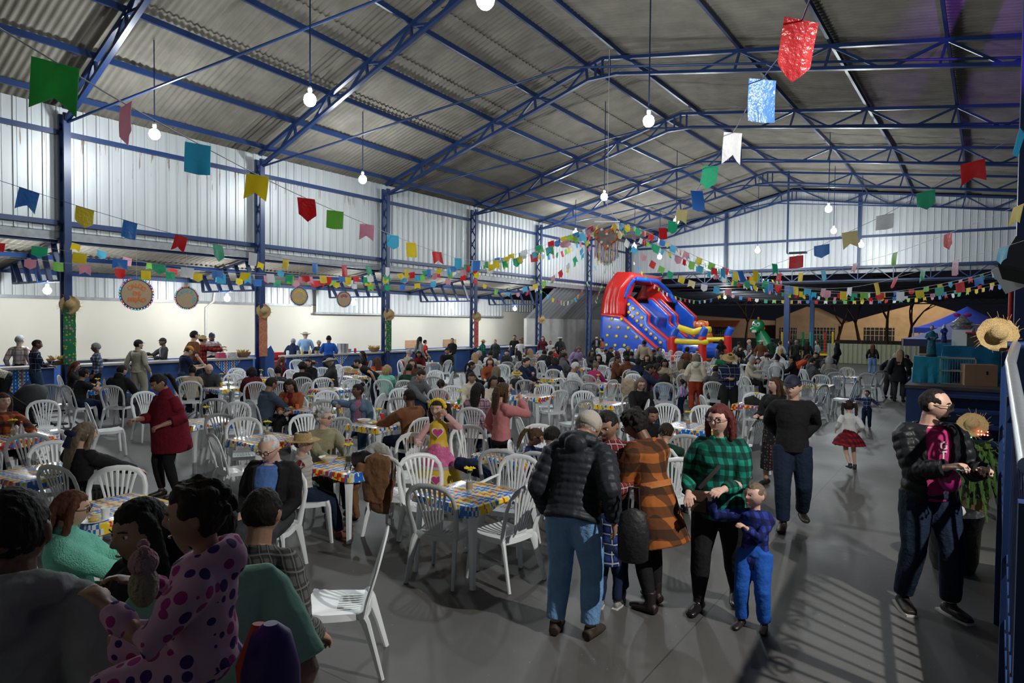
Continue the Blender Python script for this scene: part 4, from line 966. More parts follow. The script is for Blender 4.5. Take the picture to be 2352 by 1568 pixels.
FARV = [('A', 1995, 700, 1), ('B', 395, 660, 1), ('B', 675, 635, 1), ('B', 1290, 600, 1), ('B', 1620, 655, 1), ('B', 1895, 520, 1), ('C', 610, 505, 1), ('C', 180, 520, 1), ('C', 1415, 503, 1), ('C', 1320, 570, 1), ('C', 1610, 425, 1), ('C', 1800, 440, 1), ('C', 1960, 430, 1),
        ('D', 170, 650, 1), ('D', 480, 760, 1), ('D', 620, 740, 1), ('D', 470, 860, 1), ('D', 880, 740, 1), ('D', 1400, 720, 1), ('D', 1150, 700, 1), ('D', 700, 670, 1), ('D', 1000, 640, 1), ('C', 1000, 520, 1), ('C', 860, 450, 1), ('C', 1560, 560, 1), ('C', 1880, 620, 1), ('D', 330, 700, 1)]
FN = ['left of the person in dark burgundy', 'by the curly black hair', 'by the person with a dark ponytail', 'by the striped orange top', 'by the person in dark green', 'near the far serving counter', 'by the strawberry-blonde person', 'left of the person with a dark ponytail in row three',
      'by the long dark hair in black', 'by the person in magenta', 'near the slide, left one', 'near the slide, middle one', 'near the slide, right one', 'before the inflatable slide foot', 'by the straw hat in navy check', 'by the person with curly hair and glasses', 'behind the child in magenta', 'by the person in cream jacket',
      'by the person in grey hoodie at right', 'before the blue annex post', 'behind the straw hat in the middle rows', 'left of the blue annex post', 'by the grey hooded back', 'before the person in white shirt at the counter', 'by the person in brown corduroy', 'by the person in navy with hands at mouth', 'by the dark curly-haired person']
for (c, x, y, v), n in zip(FARV, FN):
    p = gz(*zz(c, x, y), .72)
    if min(((p.x-a)**2+(p.y-b)**2)**.5 for a, b, _ in TABS) < 1.35: continue
    table(*zz(c, x, y), n)

# ================================================================ wardrobe
CC = dict(black=(.013, .013, .014), navy=(.012, .02, .055), grey=(.12, .125, .13), dgrey=(.04, .042, .045), white=(.62, .62, .62), cream=(.62, .56, .44), red=(.42, .02, .02), burg=(.13, .012, .022), maroon=(.10, .014, .02), rust=(.30, .075, .03), brown=(.14, .05, .022),
          pink=(.55, .22, .24), magenta=(.42, .03, .14), mint=(.22, .62, .50), green=(.03, .2, .08), dkgreen=(.015, .05, .03), olive=(.30, .28, .17), lilac=(.45, .34, .6), ltblue=(.25, .42, .65), denim=(.07, .14, .24), beige=(.45, .35, .24), orange=(.62, .09, .02), tan=(.35, .22, .10), khaki=(.36, .34, .27),
          blue=(.02, .11, .48), slate=(.055, .075, .11), wine=(.20, .012, .03), teal=(.02, .2, .25), skyd=(.12, .2, .32))
K_ = {k: cloth(k, v) for k, v in CC.items()}
K_['pnavy'] = plaid('plaid_navy', (.015, .025, .08), (.01, .012, .03), (.30, .32, .36), 7, .5, .10)
K_['pred'] = plaid('plaid_red', (.35, .02, .02), (.02, .01, .01), None, 9)
K_['pwhite'] = plaid('plaid_white_red', (.50, .46, .44), (.34, .27, .27), (.22, .05, .05), 7, .4, .08)
K_['pblue'] = plaid('plaid_blue_white', (.35, .38, .48), (.02, .03, .09), None, 12)
K_['pgreen'] = plaid('plaid_green_black', (.01, .24, .17), (.004, .010, .010), None, 11)
K_['pgrey'] = plaid('plaid_grey', (.10, .10, .10), (.02, .02, .02), (.16, .16, .16), 18)
K_['pboy'] = plaid('plaid_boy_blue', (.03, .05, .30), (.006, .008, .035), None, 12)
K_['pmar'] = plaid('plaid_maroon', (.20, .02, .03), (.05, .01, .012), (.42, .30, .30), 16, .5, .16)
K_['pbig'] = plaid('plaid_orange_black', (.36, .11, .025), (.022, .016, .012), None, 6.2)
K_['ppink'] = plaid('plaid_pink_grey', (.40, .24, .28), (.12, .05, .10), (.45, .4, .42), 8)
K_['pskirt'] = plaid('plaid_skirt', (.34, .01, .02), (.02, .008, .012), None, 13)
K_['ptod'] = plaid('plaid_toddler', (.03, .06, .22), (.01, .015, .05), (.5, .55, .65), 13, .5, .14)
K_['stripe'] = plaid('stripe_bw', (.5, .5, .5), (.05, .05, .06), None, 22)
K_['sorange'] = plaid('stripe_orange', (.45, .10, .03), (.03, .02, .02), None, 6)
K_['floral'] = spots('floral_white', (.55, .5, .42), (.35, .06, .05), 22, .3, (.05, .16, .05))
K_['dfloral'] = spots('floral_dark', (.015, .015, .018), (.30, .08, .08), 24, .28, (.05, .18, .06))
K_['polka'] = spots('polka_pink', (.52, .30, .42), (.30, .03, .17), 24, .38, (.05, .02, .14))
K_['multi'] = spots('multi_dark', (.03, .03, .04), (.35, .3, .3), 30, .3, (.1, .12, .3))
K_['bfloral'] = spots('floral_blue', (.03, .08, .3), (.5, .05, .15), 26, .3, (.05, .4, .5))
BP = cloth('black_nylon', (.014, .015, .017), .42, .2); GP = cloth('charcoal_nylon', (.022, .026, .032), .5, .2)
JE = cloth('light_jeans', (.15, .30, .52), .85, .5, 40, .18); DJ = cloth('dark_jeans', (.012, .022, .045), .85, .4, 40); MJ = cloth('mid_jeans', (.035, .07, .13), .85, .4, 40, .15)

def world_h(px, foot, ytop):
    g = gz(px, foot); dep = (g-CP).dot(cf); return g, (CP+ray(px, ytop)*dep).z
def st(px, foot, ytop, phrase, extra, **kw):
    g, h = world_h(px, foot, ytop); d = dict(at=(g.x, g.y), h=kw.pop('h', None) or h/1.0)
    if 'rel' in kw: kw['face'] = azim(px)-RD(kw.pop('rel'))
    return person(phrase, phrase+', '+extra, **d, **kw)
def hash_(s):
    v = 7
    for c_ in s: v = (v*31+ord(c_)) % 1000003
    return v
# ================================================================ people in the foreground
a = st(2125, 1398, 868, 'balding person in black puffer jacket and magenta shirt', 'reading at the right by the stair', rel=150, lod=0, skin='l', hair=('thin', 'black'), beard='black', glasses=True, hyaw=48, hpitch=4, fat=1.12,
       top=('puffer', BP, dict(open=30, under=K_['magenta'], row=.075)), low=('jeans', DJ, dict(sole=1)), arms=((.045, .20, .135), (-.115, .17, .12)), legs=((.085, -.02, None), (-.075, .05, None)), shoe=mat('dark_sneaker', (.02, .012, .01), .5), curl=.7)
def tmesh(s, size, ext=.004):
    c = bpy.data.curves.new('letter', 'FONT'); c.body = s; c.size = size; c.extrude = ext; c.offset = size*.03; c.align_x = 'CENTER'; c.align_y = 'CENTER'
    o = bpy.data.objects.new('tmp', c); COL.objects.link(o); me = bpy.data.meshes.new_from_object(o); bpy.data.objects.remove(o); return me
def letters(s, size, loc, rot, m, parent):
    me = LM.get((s, size)) or tmesh(s, size); me = me.copy(); me.materials.append(m); o = bpy.data.objects.new('lettering', me); COL.objects.link(o); o.parent = parent; o.location = loc; o.rotation_euler = rot; return o
LM = {}
LET = mat('pale_pink_print', (.65, .45, .52), .7)
for i, ch in enumerate('GTUD'): letters(ch, .085, a['B'](-.02, .148, .375-.075*i), (pi/2, 0, pi), LET, a['T'])
pb = a['A'][1][2]; mesh_item('magenta_bag', [('bag_body', MB().ball((0, 0, 0), (.075, .05, .09), 12, 8), mat('magenta_film', (.35, .02, .16), .25, nz=.2, sc=20))], 'magenta plastic bag held by the balding person in puffer jacket', 'bag', M3.Rotation(a['f']-pi/2, 3, 'Z')@(a['B'](.0, .27, .13)-V((0, 0, .0)))+a['loc'])
mesh_item('paper_slip', [('sheet', MB().box((0, 0, 0), (.10, .15, .006)), WHITE)], 'white slip of paper held above the magenta bag', 'paper', M3.Rotation(a['f']-pi/2, 3, 'Z')@(a['B'](-.03, .32, .235))+a['loc'], .3)

st(1815, 1212, 846, 'person in navy cap and black sweater', 'walking with hands behind the back', rel=178, lod=0, skin='l', hair=('short', 'brown'), hat=('cap', mat('navy_cap', (.008, .012, .03), .7)), hyaw=-14, hpitch=8, fat=1.08,
   top=('sweater', K_['black']), low=('jeans', DJ), arms=((.05, -.075, .02), (-.05, -.085, .02)), legs=((.045, .06, None), (-.075, -.12, .075)))
# green check woman with the boy
g, h = world_h(1648, 1398, 905)
b = st(1648, 1398, 905, 'person in green check shirt and glasses', 'holding the hand of the boy in blue', rel=190, lod=0, sex='f', skin='p', hair=('long', 'red', .75), glasses=True, hyaw=-16, hpitch=2, fat=1.32,
       top=('shirt', K_['pgreen'], dict(puffs=.9, hem=-.07)), low=('leggings', K_['black'], dict(boot=.05)), arms=((.115, .13, .03), (-.05, .20, .085)), legs=((.075, .06, None), (-.06, -.12, None)), shoe=mat('glossy_boot', (.012, .011, .011), .25))
R_b = M3.Rotation(b['f']-pi/2, 3, 'Z'); bagp = R_b@b['B'](.125, .185, -.005)+b['loc']
t = thing('crossbody_bag', 'small brown patterned crossbody bag on the person in green check', 'bag', bagp, b['f']-pi/2)
obj('bag_body', MB().box((0, 0, 0), (.12, .05, .16)), mat('brown_monogram', (.05, .028, .018), .5, nz=.3, sc=60), t); obj('flap', MB().box((0, .028, .04), (.11, .008, .07)), mat('brown_monogram2', (.07, .04, .025), .5, nz=.3, sc=60), t)
bi = R_b.inverted(); s0 = bi@(R_b@b['B'](-.09, .03, .45)+b['loc']-bagp)
s1 = bi@(R_b@b['B'](-.02, .17, .28)+b['loc']-bagp); obj('strap', MB().tube([(.0, 0, .10), s1, s0], [(.018, .004)]*3, 6, ref=(0, 1, 0)), mat('dark_strap', (.03, .025, .02), .6), t)
c = st(1730, 1440, 1098, 'boy in blue check shirt and blue trousers', 'one arm raised to the adult beside him', rel=195, lod=0, child=True, skin='p', hair=('buzz', 'ash'), hyaw=-28, hpitch=-2,
   top=('shirt', K_['pboy'], dict(hem=-.12, fold=1.4)), low=('trousers', K_['blue'], dict(boot=.03, baggy=1)), arms=((.27, .12, .33, .9, 0, -.8), (.0, .22, .20)), curl=.9, legs=((.07, .03, None), (-.07, .0, None)))
# man with the hooded jacket and cap seen from behind
st(1312, 1462, 935, 'person in charcoal quilted hooded jacket and beige cap', 'seen from behind, bending to the table', rel=20, h=1.78, lod=0, skin='t', hair=('buzz', 'grey'), hat=('cap', cloth('beige_cap', (.40, .36, .31)), 'back'), lean=20, hpitch=34, hyaw=-10, fat=1.15,
   top=('puffer', GP, dict(hood=1, row=.05)), low=('jeans', JE, dict(sole=0)), arms=((.17, .02, -.02), (-.15, .10, -.01)), legs=((.075, .02, None), (-.07, .0, None)), shoe=mat('brown_shoe', (.035, .022, .015), .7))
q = gd(1402, 920, 5.6)
person('teen in maroon check shirt', 'teen in maroon check shirt looking down at the table', at=(q.x, q.y), rel=None, face=azim(1410)-RD(200), h=q.z, lod=0, skin='t', hair=('short', 'black'), hpitch=22, hyaw=-4, hs=.145, top=('shirt', K_['pmar']), low=('jeans', DJ), arms=((.09, .20, .10), (-.09, .18, .06)))
c7 = st(1502, 1395, 925, 'person in orange and black check cardigan', 'bending towards the small child', rel=-48, h=1.70, lod=0, sex='f', skin='d', hair=('afro', 'black'), glasses=True, lean=17, hpitch=24, hyaw=14, fat=1.08,
   top=('coat', K_['pbig'], dict(hem=-.22, flare=1.18)), low=('leggings', K_['black'], dict(boot=.05)), arms=((.12, .18, -.03), (-.10, .22, -.06)), legs=((.06, .04, None), (-.06, -.03, None)), shoe=mat('dark_brown_boot', (.02, .012, .01), .5))
obj('belt', MB().tube([c7['B'](0, 0, .085), c7['B'](0, 0, .135)], [(.165, .135)]*2, 26, ref=(0, 1, 0)), cloth('orange_belt', (.48, .17, .05)), c7['T'])
st(1398, 1395, 1122, 'small child in blue and white check shirt', 'standing with its back to the camera', rel=15, lod=0, child=True, skin='t', hair=('short', 'black'), hpitch=15, top=('shirt', K_['ptod'], dict(hem=-.16)), low=('trousers', K_['navy'], dict(sole=1)), arms=((.13, .14, .02), (-.13, .12, .03)), shoe=mat('grey_sneaker', (.25, .26, .25), .6))
q = gd(1455, 1200, 4.6)
mesh_item('backpack', [('bag_body', MB().tube([(0, 0, -.21), (0, 0, -.19), (0, 0, 0), (0, 0, .12), (0, 0, .15)], [(.08, .05), (.105, .065), (.11, .07), (.09, .055), (.04, .03)], 14, ref=(0, 1, 0)), mat('black_bag_fabric', (.012, .012, .014), .6, bump=.4, bsc=30)), ('front_pocket', MB().ball((0, -.075, -.08), (.075, .025, .075), 12, 8), mat('black_bag_fabric2', (.018, .018, .02), .5)), ('handle', MB().tube([(-.04, 0, .14), (-.03, 0, .3), (.03, 0, .3), (.04, 0, .14)], .009, 6), BLACK)],
          'black backpack hanging from the hand of the person in check cardigan', 'bag', (q.x, q.y, .88), azim(1455)+pi/2)
# running girl and toddler
st(1948, 1078, 915, 'girl in white top and red check skirt with two tails', 'running across the open floor', rel=-15, lod=1, near=.009, child=True, sex='f', skin='l', hair=('tails', 'dark', K_['white']), top=('sweater', K_['white']), low=('skirt', K_['pskirt'], dict(len=.17, flare=.22, boot=.02)), arms=((.14, .06, .02), (-.17, -.02, .04)), legs=((.10, .05, None), (-.03, -.20, .10)), lean=8)
st(1990, 985, 893, 'toddler in blue and white check shirt and brown boots', 'standing and facing the camera', rel=185, lod=1, near=.009, child=True, skin='l', hair=('short', 'brown'), hyaw=-25, top=('shirt', K_['ptod']), low=('trousers', K_['navy'], dict(boot=.02)), arms=((.18, .10, .33, 1, 0, -1), (-.28, .06, .08)), shoe=mat('tan_boot', (.16, .07, .03), .7))
# woman in the poncho
q = gz(388, 1140)
person('person in burgundy poncho', 'person in burgundy poncho with a dark ponytail, standing at the left', at=(q.x, q.y), face=azim(388)-RD(-118), h=1.70, lod=0, sex='f', skin='t', hair=('pony', 'black'), hpitch=26, lean=6, top=('poncho', cloth('burgundy_knit', (.155, .010, .022), .95, .5, 60), dict(drop=-.17)), low=('leggings', K_['black']), arms=((.07, .20, .10), (-.14, .12, .06)), curl=.9)
q = gz(1150, 1155)
person('person in pink blouse', 'person in pink blouse with long brown hair, eating while standing', at=(q.x, q.y), face=azim(1158)-RD(62), h=1.60, lod=0, sex='f', skin='l', hair=('long', 'brown', 1.0), glasses=True, top=('sweater', cloth('pink_blouse', (.52, .20, .20)), dict(hem=-.02)), low=('trousers', K_['black']), arms=((.035, .155, .30, .9, .1, -.9), (-.14, .06, -.02)), curl=1.1)
# girl in yellow and pink dress
q = gd(1008, 912, 8.2)
e = person('girl in yellow and pink dress', 'girl in yellow and pink dress with flowers in her hair, leaning on a chair', at=(q.x, q.y), face=azim(1008)-RD(185), h=1.38, lod=0, child=True, sex='f', skin='l', hair=('tails', 'dark'), hyaw=-20, hpitch=2, top=('dress', mat('yellow_satin', (.72, .48, .03), .5), dict(sleeve=0)), low=('dress', mat('pink_satin', (.68, .12, .30), .55, nz=.3, sc=60), dict(len=.14, flare=.17)), arms=((.16, .16, .10), (-.08, .12, .33, -.9, 0, -.9)), curl=.8)
obj('sleeves', MB().tube([e['A'][0][0], e['A'][0][1], e['A'][0][2]], [.045, .04, .032], 10).tube([e['A'][1][0], e['A'][1][1], e['A'][1][2]], [.045, .04, .032], 10), cloth('pale_pink_sleeve', (.65, .38, .40)), e['T'])
obj('lower_skirt', MB().tube([e['B'](0, 0, -.18), e['B'](0, 0, -.30), e['B'](0, 0, -.43)], [(.235, .225), (.265, .25), (.29, .27)], 26, ref=(0, 1, 0)), MATS['yellow_satin'], e['T'])
obj('lace_trim', MB().tube([e['B'](0, 0, -.195), e['B'](0, 0, -.16)], [(.245, .235), (.24, .23)], 26, ref=(0, 1, 0)).tube([e['B'](0, 0, -.45), e['B'](0, 0, -.42)], [(.30, .28), (.295, .275)], 26, ref=(0, 1, 0)), mat('white_lace', (.7, .66, .62), .8, bump=1, bsc=150), e['T'])
def heart(s): return [(s*16*sin(t_)**3/16, s*(13*cos(t_)-5*cos(2*t_)-2*cos(3*t_)-cos(4*t_))/16) for t_ in [2*pi*k/28 for k in range(28)]]
HW = mat('white_patch', (.75, .7, .68), .8); HP_ = mat('pink_sequins', (.6, .06, .22), .4, nz=.4, sc=200)
for z_, d_ in ((.24, .115), (-.30, .262)):
    o = e['B'](0, d_, z_); obj('heart_patch', MB().prism(heart(.075), lambda u, v, w: (o.x+u, o.y+w, o.z+v), 0, .006), HW, e['T'])
    obj('heart_patch', MB().prism(heart(.058), lambda u, v, w: (o.x+u, o.y+w, o.z+v), .004, .012), HP_, e['T'])
mb = MB()
for k in range(9): a_ = RD(-80+20*k); mb.ball(e['HL'](sin(a_)*.42, .05, .12+cos(a_)*.40), .028, 7, 5)
obj('hair_flowers', mb, PETAL, e['T'])
# seated people near the camera
def sit(c, x, y, phrase, extra='seated at a table', **kw):
    px, py = (zz(c, x, y) if c else (x, y)); return person(phrase, phrase+', '+extra, head=(px, py), pose='sit', **kw)
sit(0, 612, 1003, 'white-haired person in blue shirt and black cardigan', 'seated facing the camera', rel=204, lod=0, skin='p', h=1.72, hair=('thin', 'white'), glasses=True, hyaw=-6, hpitch=20, fat=1.3, top=('jacket', K_['black'], dict(open=34, under=cloth('blue_shirt', (.10, .20, .50), .8), ucollar=1)), low=('trousers', K_['dgrey']), arms=((.10, .15, .03), (-.09, .16, .02)), curl=.8)
d = sit(0, 697, 992, 'child in frayed straw hat and white quilted vest', 'seated at the table with the bowl', rel=88, lod=0, child=True, h=1.36, skin='l', hair=('short', 'dark'), hat=('straw', STRAW), hyaw=-28, top=('vest', cloth('cream_vest', (.52, .49, .44)), dict(quilt=1, row=.06)), low=('trousers', DJ), shoe=mat('suede_boot', (.16, .06, .03), .8), arms=((.14, -.04, .02), (-.10, .22, .06)))
obj('sleeves', MB().tube(d['A'][0], [.05, .042, .032], 10).tube(d['A'][1], [.05, .042, .032], 10), K_['pmar'], d['T'])
sit(0, 745, 938, 'grey-haired person in olive top and glasses', 'seated behind the snack table', rel=158, lod=0, sex='f', skin='p', h=1.64, hair=('curly', 'grey'), glasses=True, hyaw=32, fat=1.2, top=('sweater', K_['olive']), low=('trousers', K_['black']), arms=((.05, .26, .10), (-.08, .28, .10)))
sit(0, 822, 882, 'person in denim shirt with hair in a bun', 'turning round on the chair', rel=190, lod=0, sex='f', skin='d', h=1.66, hair=('bun', 'black'), hyaw=-55, top=('shirt', cloth('washed_denim', (.12, .18, .26)), dict(open=26, under=cloth('dusty_pink', (.35, .14, .22)))), low=('jeans', MJ), arms=((.20, .10, .23, .9, -.4, 0), (-.08, .18, .05)))
sit(0, 940, 893, 'person in brown suede jacket and dark beanie', 'seated with their back turned', rel=-38, lod=1, skin='d', h=1.76, hair=('buzz', 'black'), top=('jacket', cloth('brown_suede', (.20, .085, .04), .95)), low=('jeans', DJ), fat=1.05, lean=6)
sit(0, 628, 867, 'person in slate fleece and glasses', 'seated, leaning over the table', rel=62, lod=1, near=.009, skin='t', h=1.75, hair=('short', 'dark'), glasses=True, lean=12, hpitch=12, fat=1.15, top=('jacket', K_['slate']), low=('jeans', DJ), arms=((.05, .28, .12), (-.08, .28, .12)))
sit(0, 664, 872, 'person in rust cardigan', 'seated, looking down at their food', rel=196, lod=1, near=.009, sex='f', skin='t', hair=('long', 'dark'), hpitch=22, lean=8, top=('sweater', K_['rust'], dict(open=22, under=K_['burg'])), low=('trousers', K_['black']), arms=((.05, .24, .13), (-.05, .24, .12)))
sit('B', 1845, 592, 'person in grey and black hooded top', 'seated, reaching over the table', rel=140, lod=1, near=.009, skin='l', h=1.8, hair=('short', 'dark'), hpitch=24, lean=14, top=('hoodie', K_['grey']), low=('jeans', DJ), arms=((.05, .28, .12), (-.06, .30, .12)))
sit(0, 6, 903, 'person in orange and black striped sweater', 'seated at the left edge', rel=165, lod=1, near=.009, sex='f', skin='l', hair=('long', 'brown'), hyaw=10, top=('sweater', K_['sorange']), low=('trousers', K_['black']))
f = sit(0, 200, 970, 'person with long ash hair and a navy bow', 'seated with their back turned', rel=48, lod=0, sex='f', skin='l', hair=('long', 'ash', 1.5), hyaw=-14, hpitch=8, lean=6, top=('sweater', K_['black']), low=('trousers', K_['black']))
mb = MB()
for s in (1, -1): mb.ball(f['HL'](s*.14, -.62, .02), (.05, .02, .032), 10, 6).tube([f['HL'](0, -.62, .0), f['HL'](s*.10, -.68, -.6)], [(.02, .005), (.035, .005)], 6, ref=(0, 1, 0))
obj('hair_bow', mb, cloth('navy_ribbon', (.03, .035, .09)), f['T'])
g5 = sit(0, 168, 1128, 'person in mint sweater and glasses', 'seated, eating at the near left table', rel=98, lod=0, sex='f', skin='l', h=1.62, hair=('long', 'chest', .5), glasses=True, hpitch=6, fat=1.2, top=('sweater', cloth('mint_knit', (.20, .60, .46), .95, .9, 110), dict(turtle=1)), low=('trousers', K_['dkgreen']), arms=((.02, .27, .06), (-.04, .27, .13)), curl=1.0)
sit(0, 1238, 985, 'child with a pink and blue hair bow', 'seated, looking down', rel=95, lod=1, near=.009, child=True, h=1.25, sex='f', skin='t', hair=('pony', 'brown', K_['pink']), hpitch=25, top=('tee', K_['bfloral'], dict(sleeve=1.4)), low=('trousers', K_['magenta']))
sit(0, 1272, 980, 'child in navy top beside the charcoal jacket', 'seated with their back turned', rel=30, lod=1, near=.009, child=True, h=1.4, skin='t', hair=('short', 'black'), hpitch=20, top=('sweater', K_['navy']), low=('trousers', K_['navy']))
sit(0, 1500, 936, 'dark-haired child behind the orange check cardigan', 'seated', rel=150, lod=1, child=True, h=1.4, skin='t', hair=('short', 'black'), hpitch=20, top=('sweater', K_['black']))
sit(0, 1532, 971, 'child in dark green top with cropped hair', 'seated with their back turned', rel=20, lod=1, near=.009, child=True, h=1.35, skin='l', hair=('buzz', 'dark'), hpitch=10, top=('tee', K_['dkgreen']), low=('trousers', K_['black']))

# ---- the dark group right before the camera
q = gd(478, 1062, 2.2)
m1 = person('person in mint t-shirt carrying a child', 'dark-haired person in mint t-shirt carrying a child, seen from behind', at=(q.x, q.y), face=azim(455)-RD(-8), h=q.z, lod=0, skin='t', hair=('short', 'black'), hyaw=35, hs=.13, fat=1.15, top=('tee', cloth('mint_tee', (.26, .50, .38), .9, .3, 18), dict(sleeve=.9)), low=('jeans', DJ), arms=((.125, -.01, -.03), (-.12, .16, .14)))
q = gd(20, 1060, 1.95)
person('person in light grey hoodie', 'person in light grey hoodie at the lower left edge, seen from behind', at=(q.x+.0, q.y), face=azim(20)-RD(20), h=q.z, lod=0, skin='d', hair=('buzz', 'black'), fat=1.1, top=('hoodie', cloth('grey_fleece', (.30, .30, .31), .95), dict(hood=1, fold=2)), low=('jeans', DJ), arms=((.16, .05, -.03), (-.16, .05, -.03)))
q = gd(338, 1090, 2.5)
person('person with long black hair near the camera', 'person with long black hair, face turned left, in the dark foreground', at=(q.x, q.y), face=azim(338)-RD(-125), h=q.z, lod=0, sex='f', skin='t', hair=('long', 'black', 1.2), hpitch=6, hs=.132, top=('sweater', K_['black']), low=('trousers', K_['black']))
# child in the polka hood, held on the left arm
q = gd(445, 1112, 1.72); hh = .98
ch = person('child in pink polka-dot hooded jacket', 'curly-haired child in pink polka-dot hooded jacket, carried on an arm', at=(0, 0), face=azim(440)-RD(-75), h=hh, lod=0, near=.006, child=True, skin='t', hair=('curly', 'dark'), hyaw=8, hpitch=6, fat=1.15, top=('hoodie', K_['polka'], dict(hood=1, fold=1.5)), low=('shorts', K_['polka']), arms=((.10, .20, .16), (-.10, .20, .18)), legs=((.08, .22, .30), (-.10, .16, .25)), root_z=0)
tp = ch['HC']+ch['RH']@V((0, 0, ch['hd']*.5)); r3 = M3.Rotation(ch['f']-pi/2, 3, 'Z')@V((tp.x, tp.y, 0)); ch['T'].location = (q.x-r3.x, q.y-r3.y, q.z-tp.z)
q = gd(330, 1345, 1.42)
mesh_item('plush_toy', [('head', MB().ball((0, 0, .05), (.034, .03, .03), 12, 9), mat('pink_plush', (.42, .22, .26), .95, bump=1, bsc=90)), ('plush_body', MB().ball((0, 0, .0), (.036, .03, .045), 12, 9), mat('beige_plush', (.32, .26, .18), .95, bump=1, bsc=90)), ('ear', MB().ball((.024, 0, .08), .013, 8, 6), MATS.get('pink_plush')), ('ear', MB().ball((-.024, 0, .08), .013, 8, 6), MATS.get('pink_plush'))],
          'pink and beige plush toy held by the child in polka dots', 'toy', q, azim(318))
q = gd(600, 1150, 2.75)
person('person in dark grey check shirt behind the mint t-shirt', 'person in dark grey check shirt, mostly hidden behind the mint t-shirt', at=(gd(560, 1100, 2.9).x, gd(560, 1100, 2.9).y), face=azim(560)-RD(30), h=1.62, lean=16, lod=0, skin='t', hair=('short', 'black'), top=('shirt', K_['pgrey']), low=('jeans', DJ), arms=((.17, .08, .05), (-.1, .2, .1)))
q = gd(622, 1535, 1.9)
mesh_item('colourful_bag', [('bag_body', MB().tube([(0, 0, -.24), (0, 0, -.2), (0, 0, 0), (0, 0, .10), (0, 0, .13)], [(.06, .04), (.085, .06), (.08, .06), (.055, .045), (.02, .02)], 16, ref=(0, 1, 0)), mat('purple_nylon', (.05, .015, .16), .5)), ('red_panel', MB().tube([(.03, -.03, -.2), (.045, -.045, 0), (.03, -.03, .12)], [(.05, .035), (.05, .035), (.02, .012)], 12, ref=(0, 1, 0)), mat('orange_red_nylon', (.62, .06, .01), .5)), ('blue_panel', MB().tube([(-.04, -.03, -.2), (-.03, -.045, 0), (-.01, -.03, .11)], [(.03, .03), (.035, .03), (.015, .01)], 12, ref=(0, 1, 0)), mat('cyan_nylon', (.01, .12, .35), .5))],
          'purple, orange and blue bag hanging behind the mint t-shirt', 'bag', q, azim(622)+pi/2)
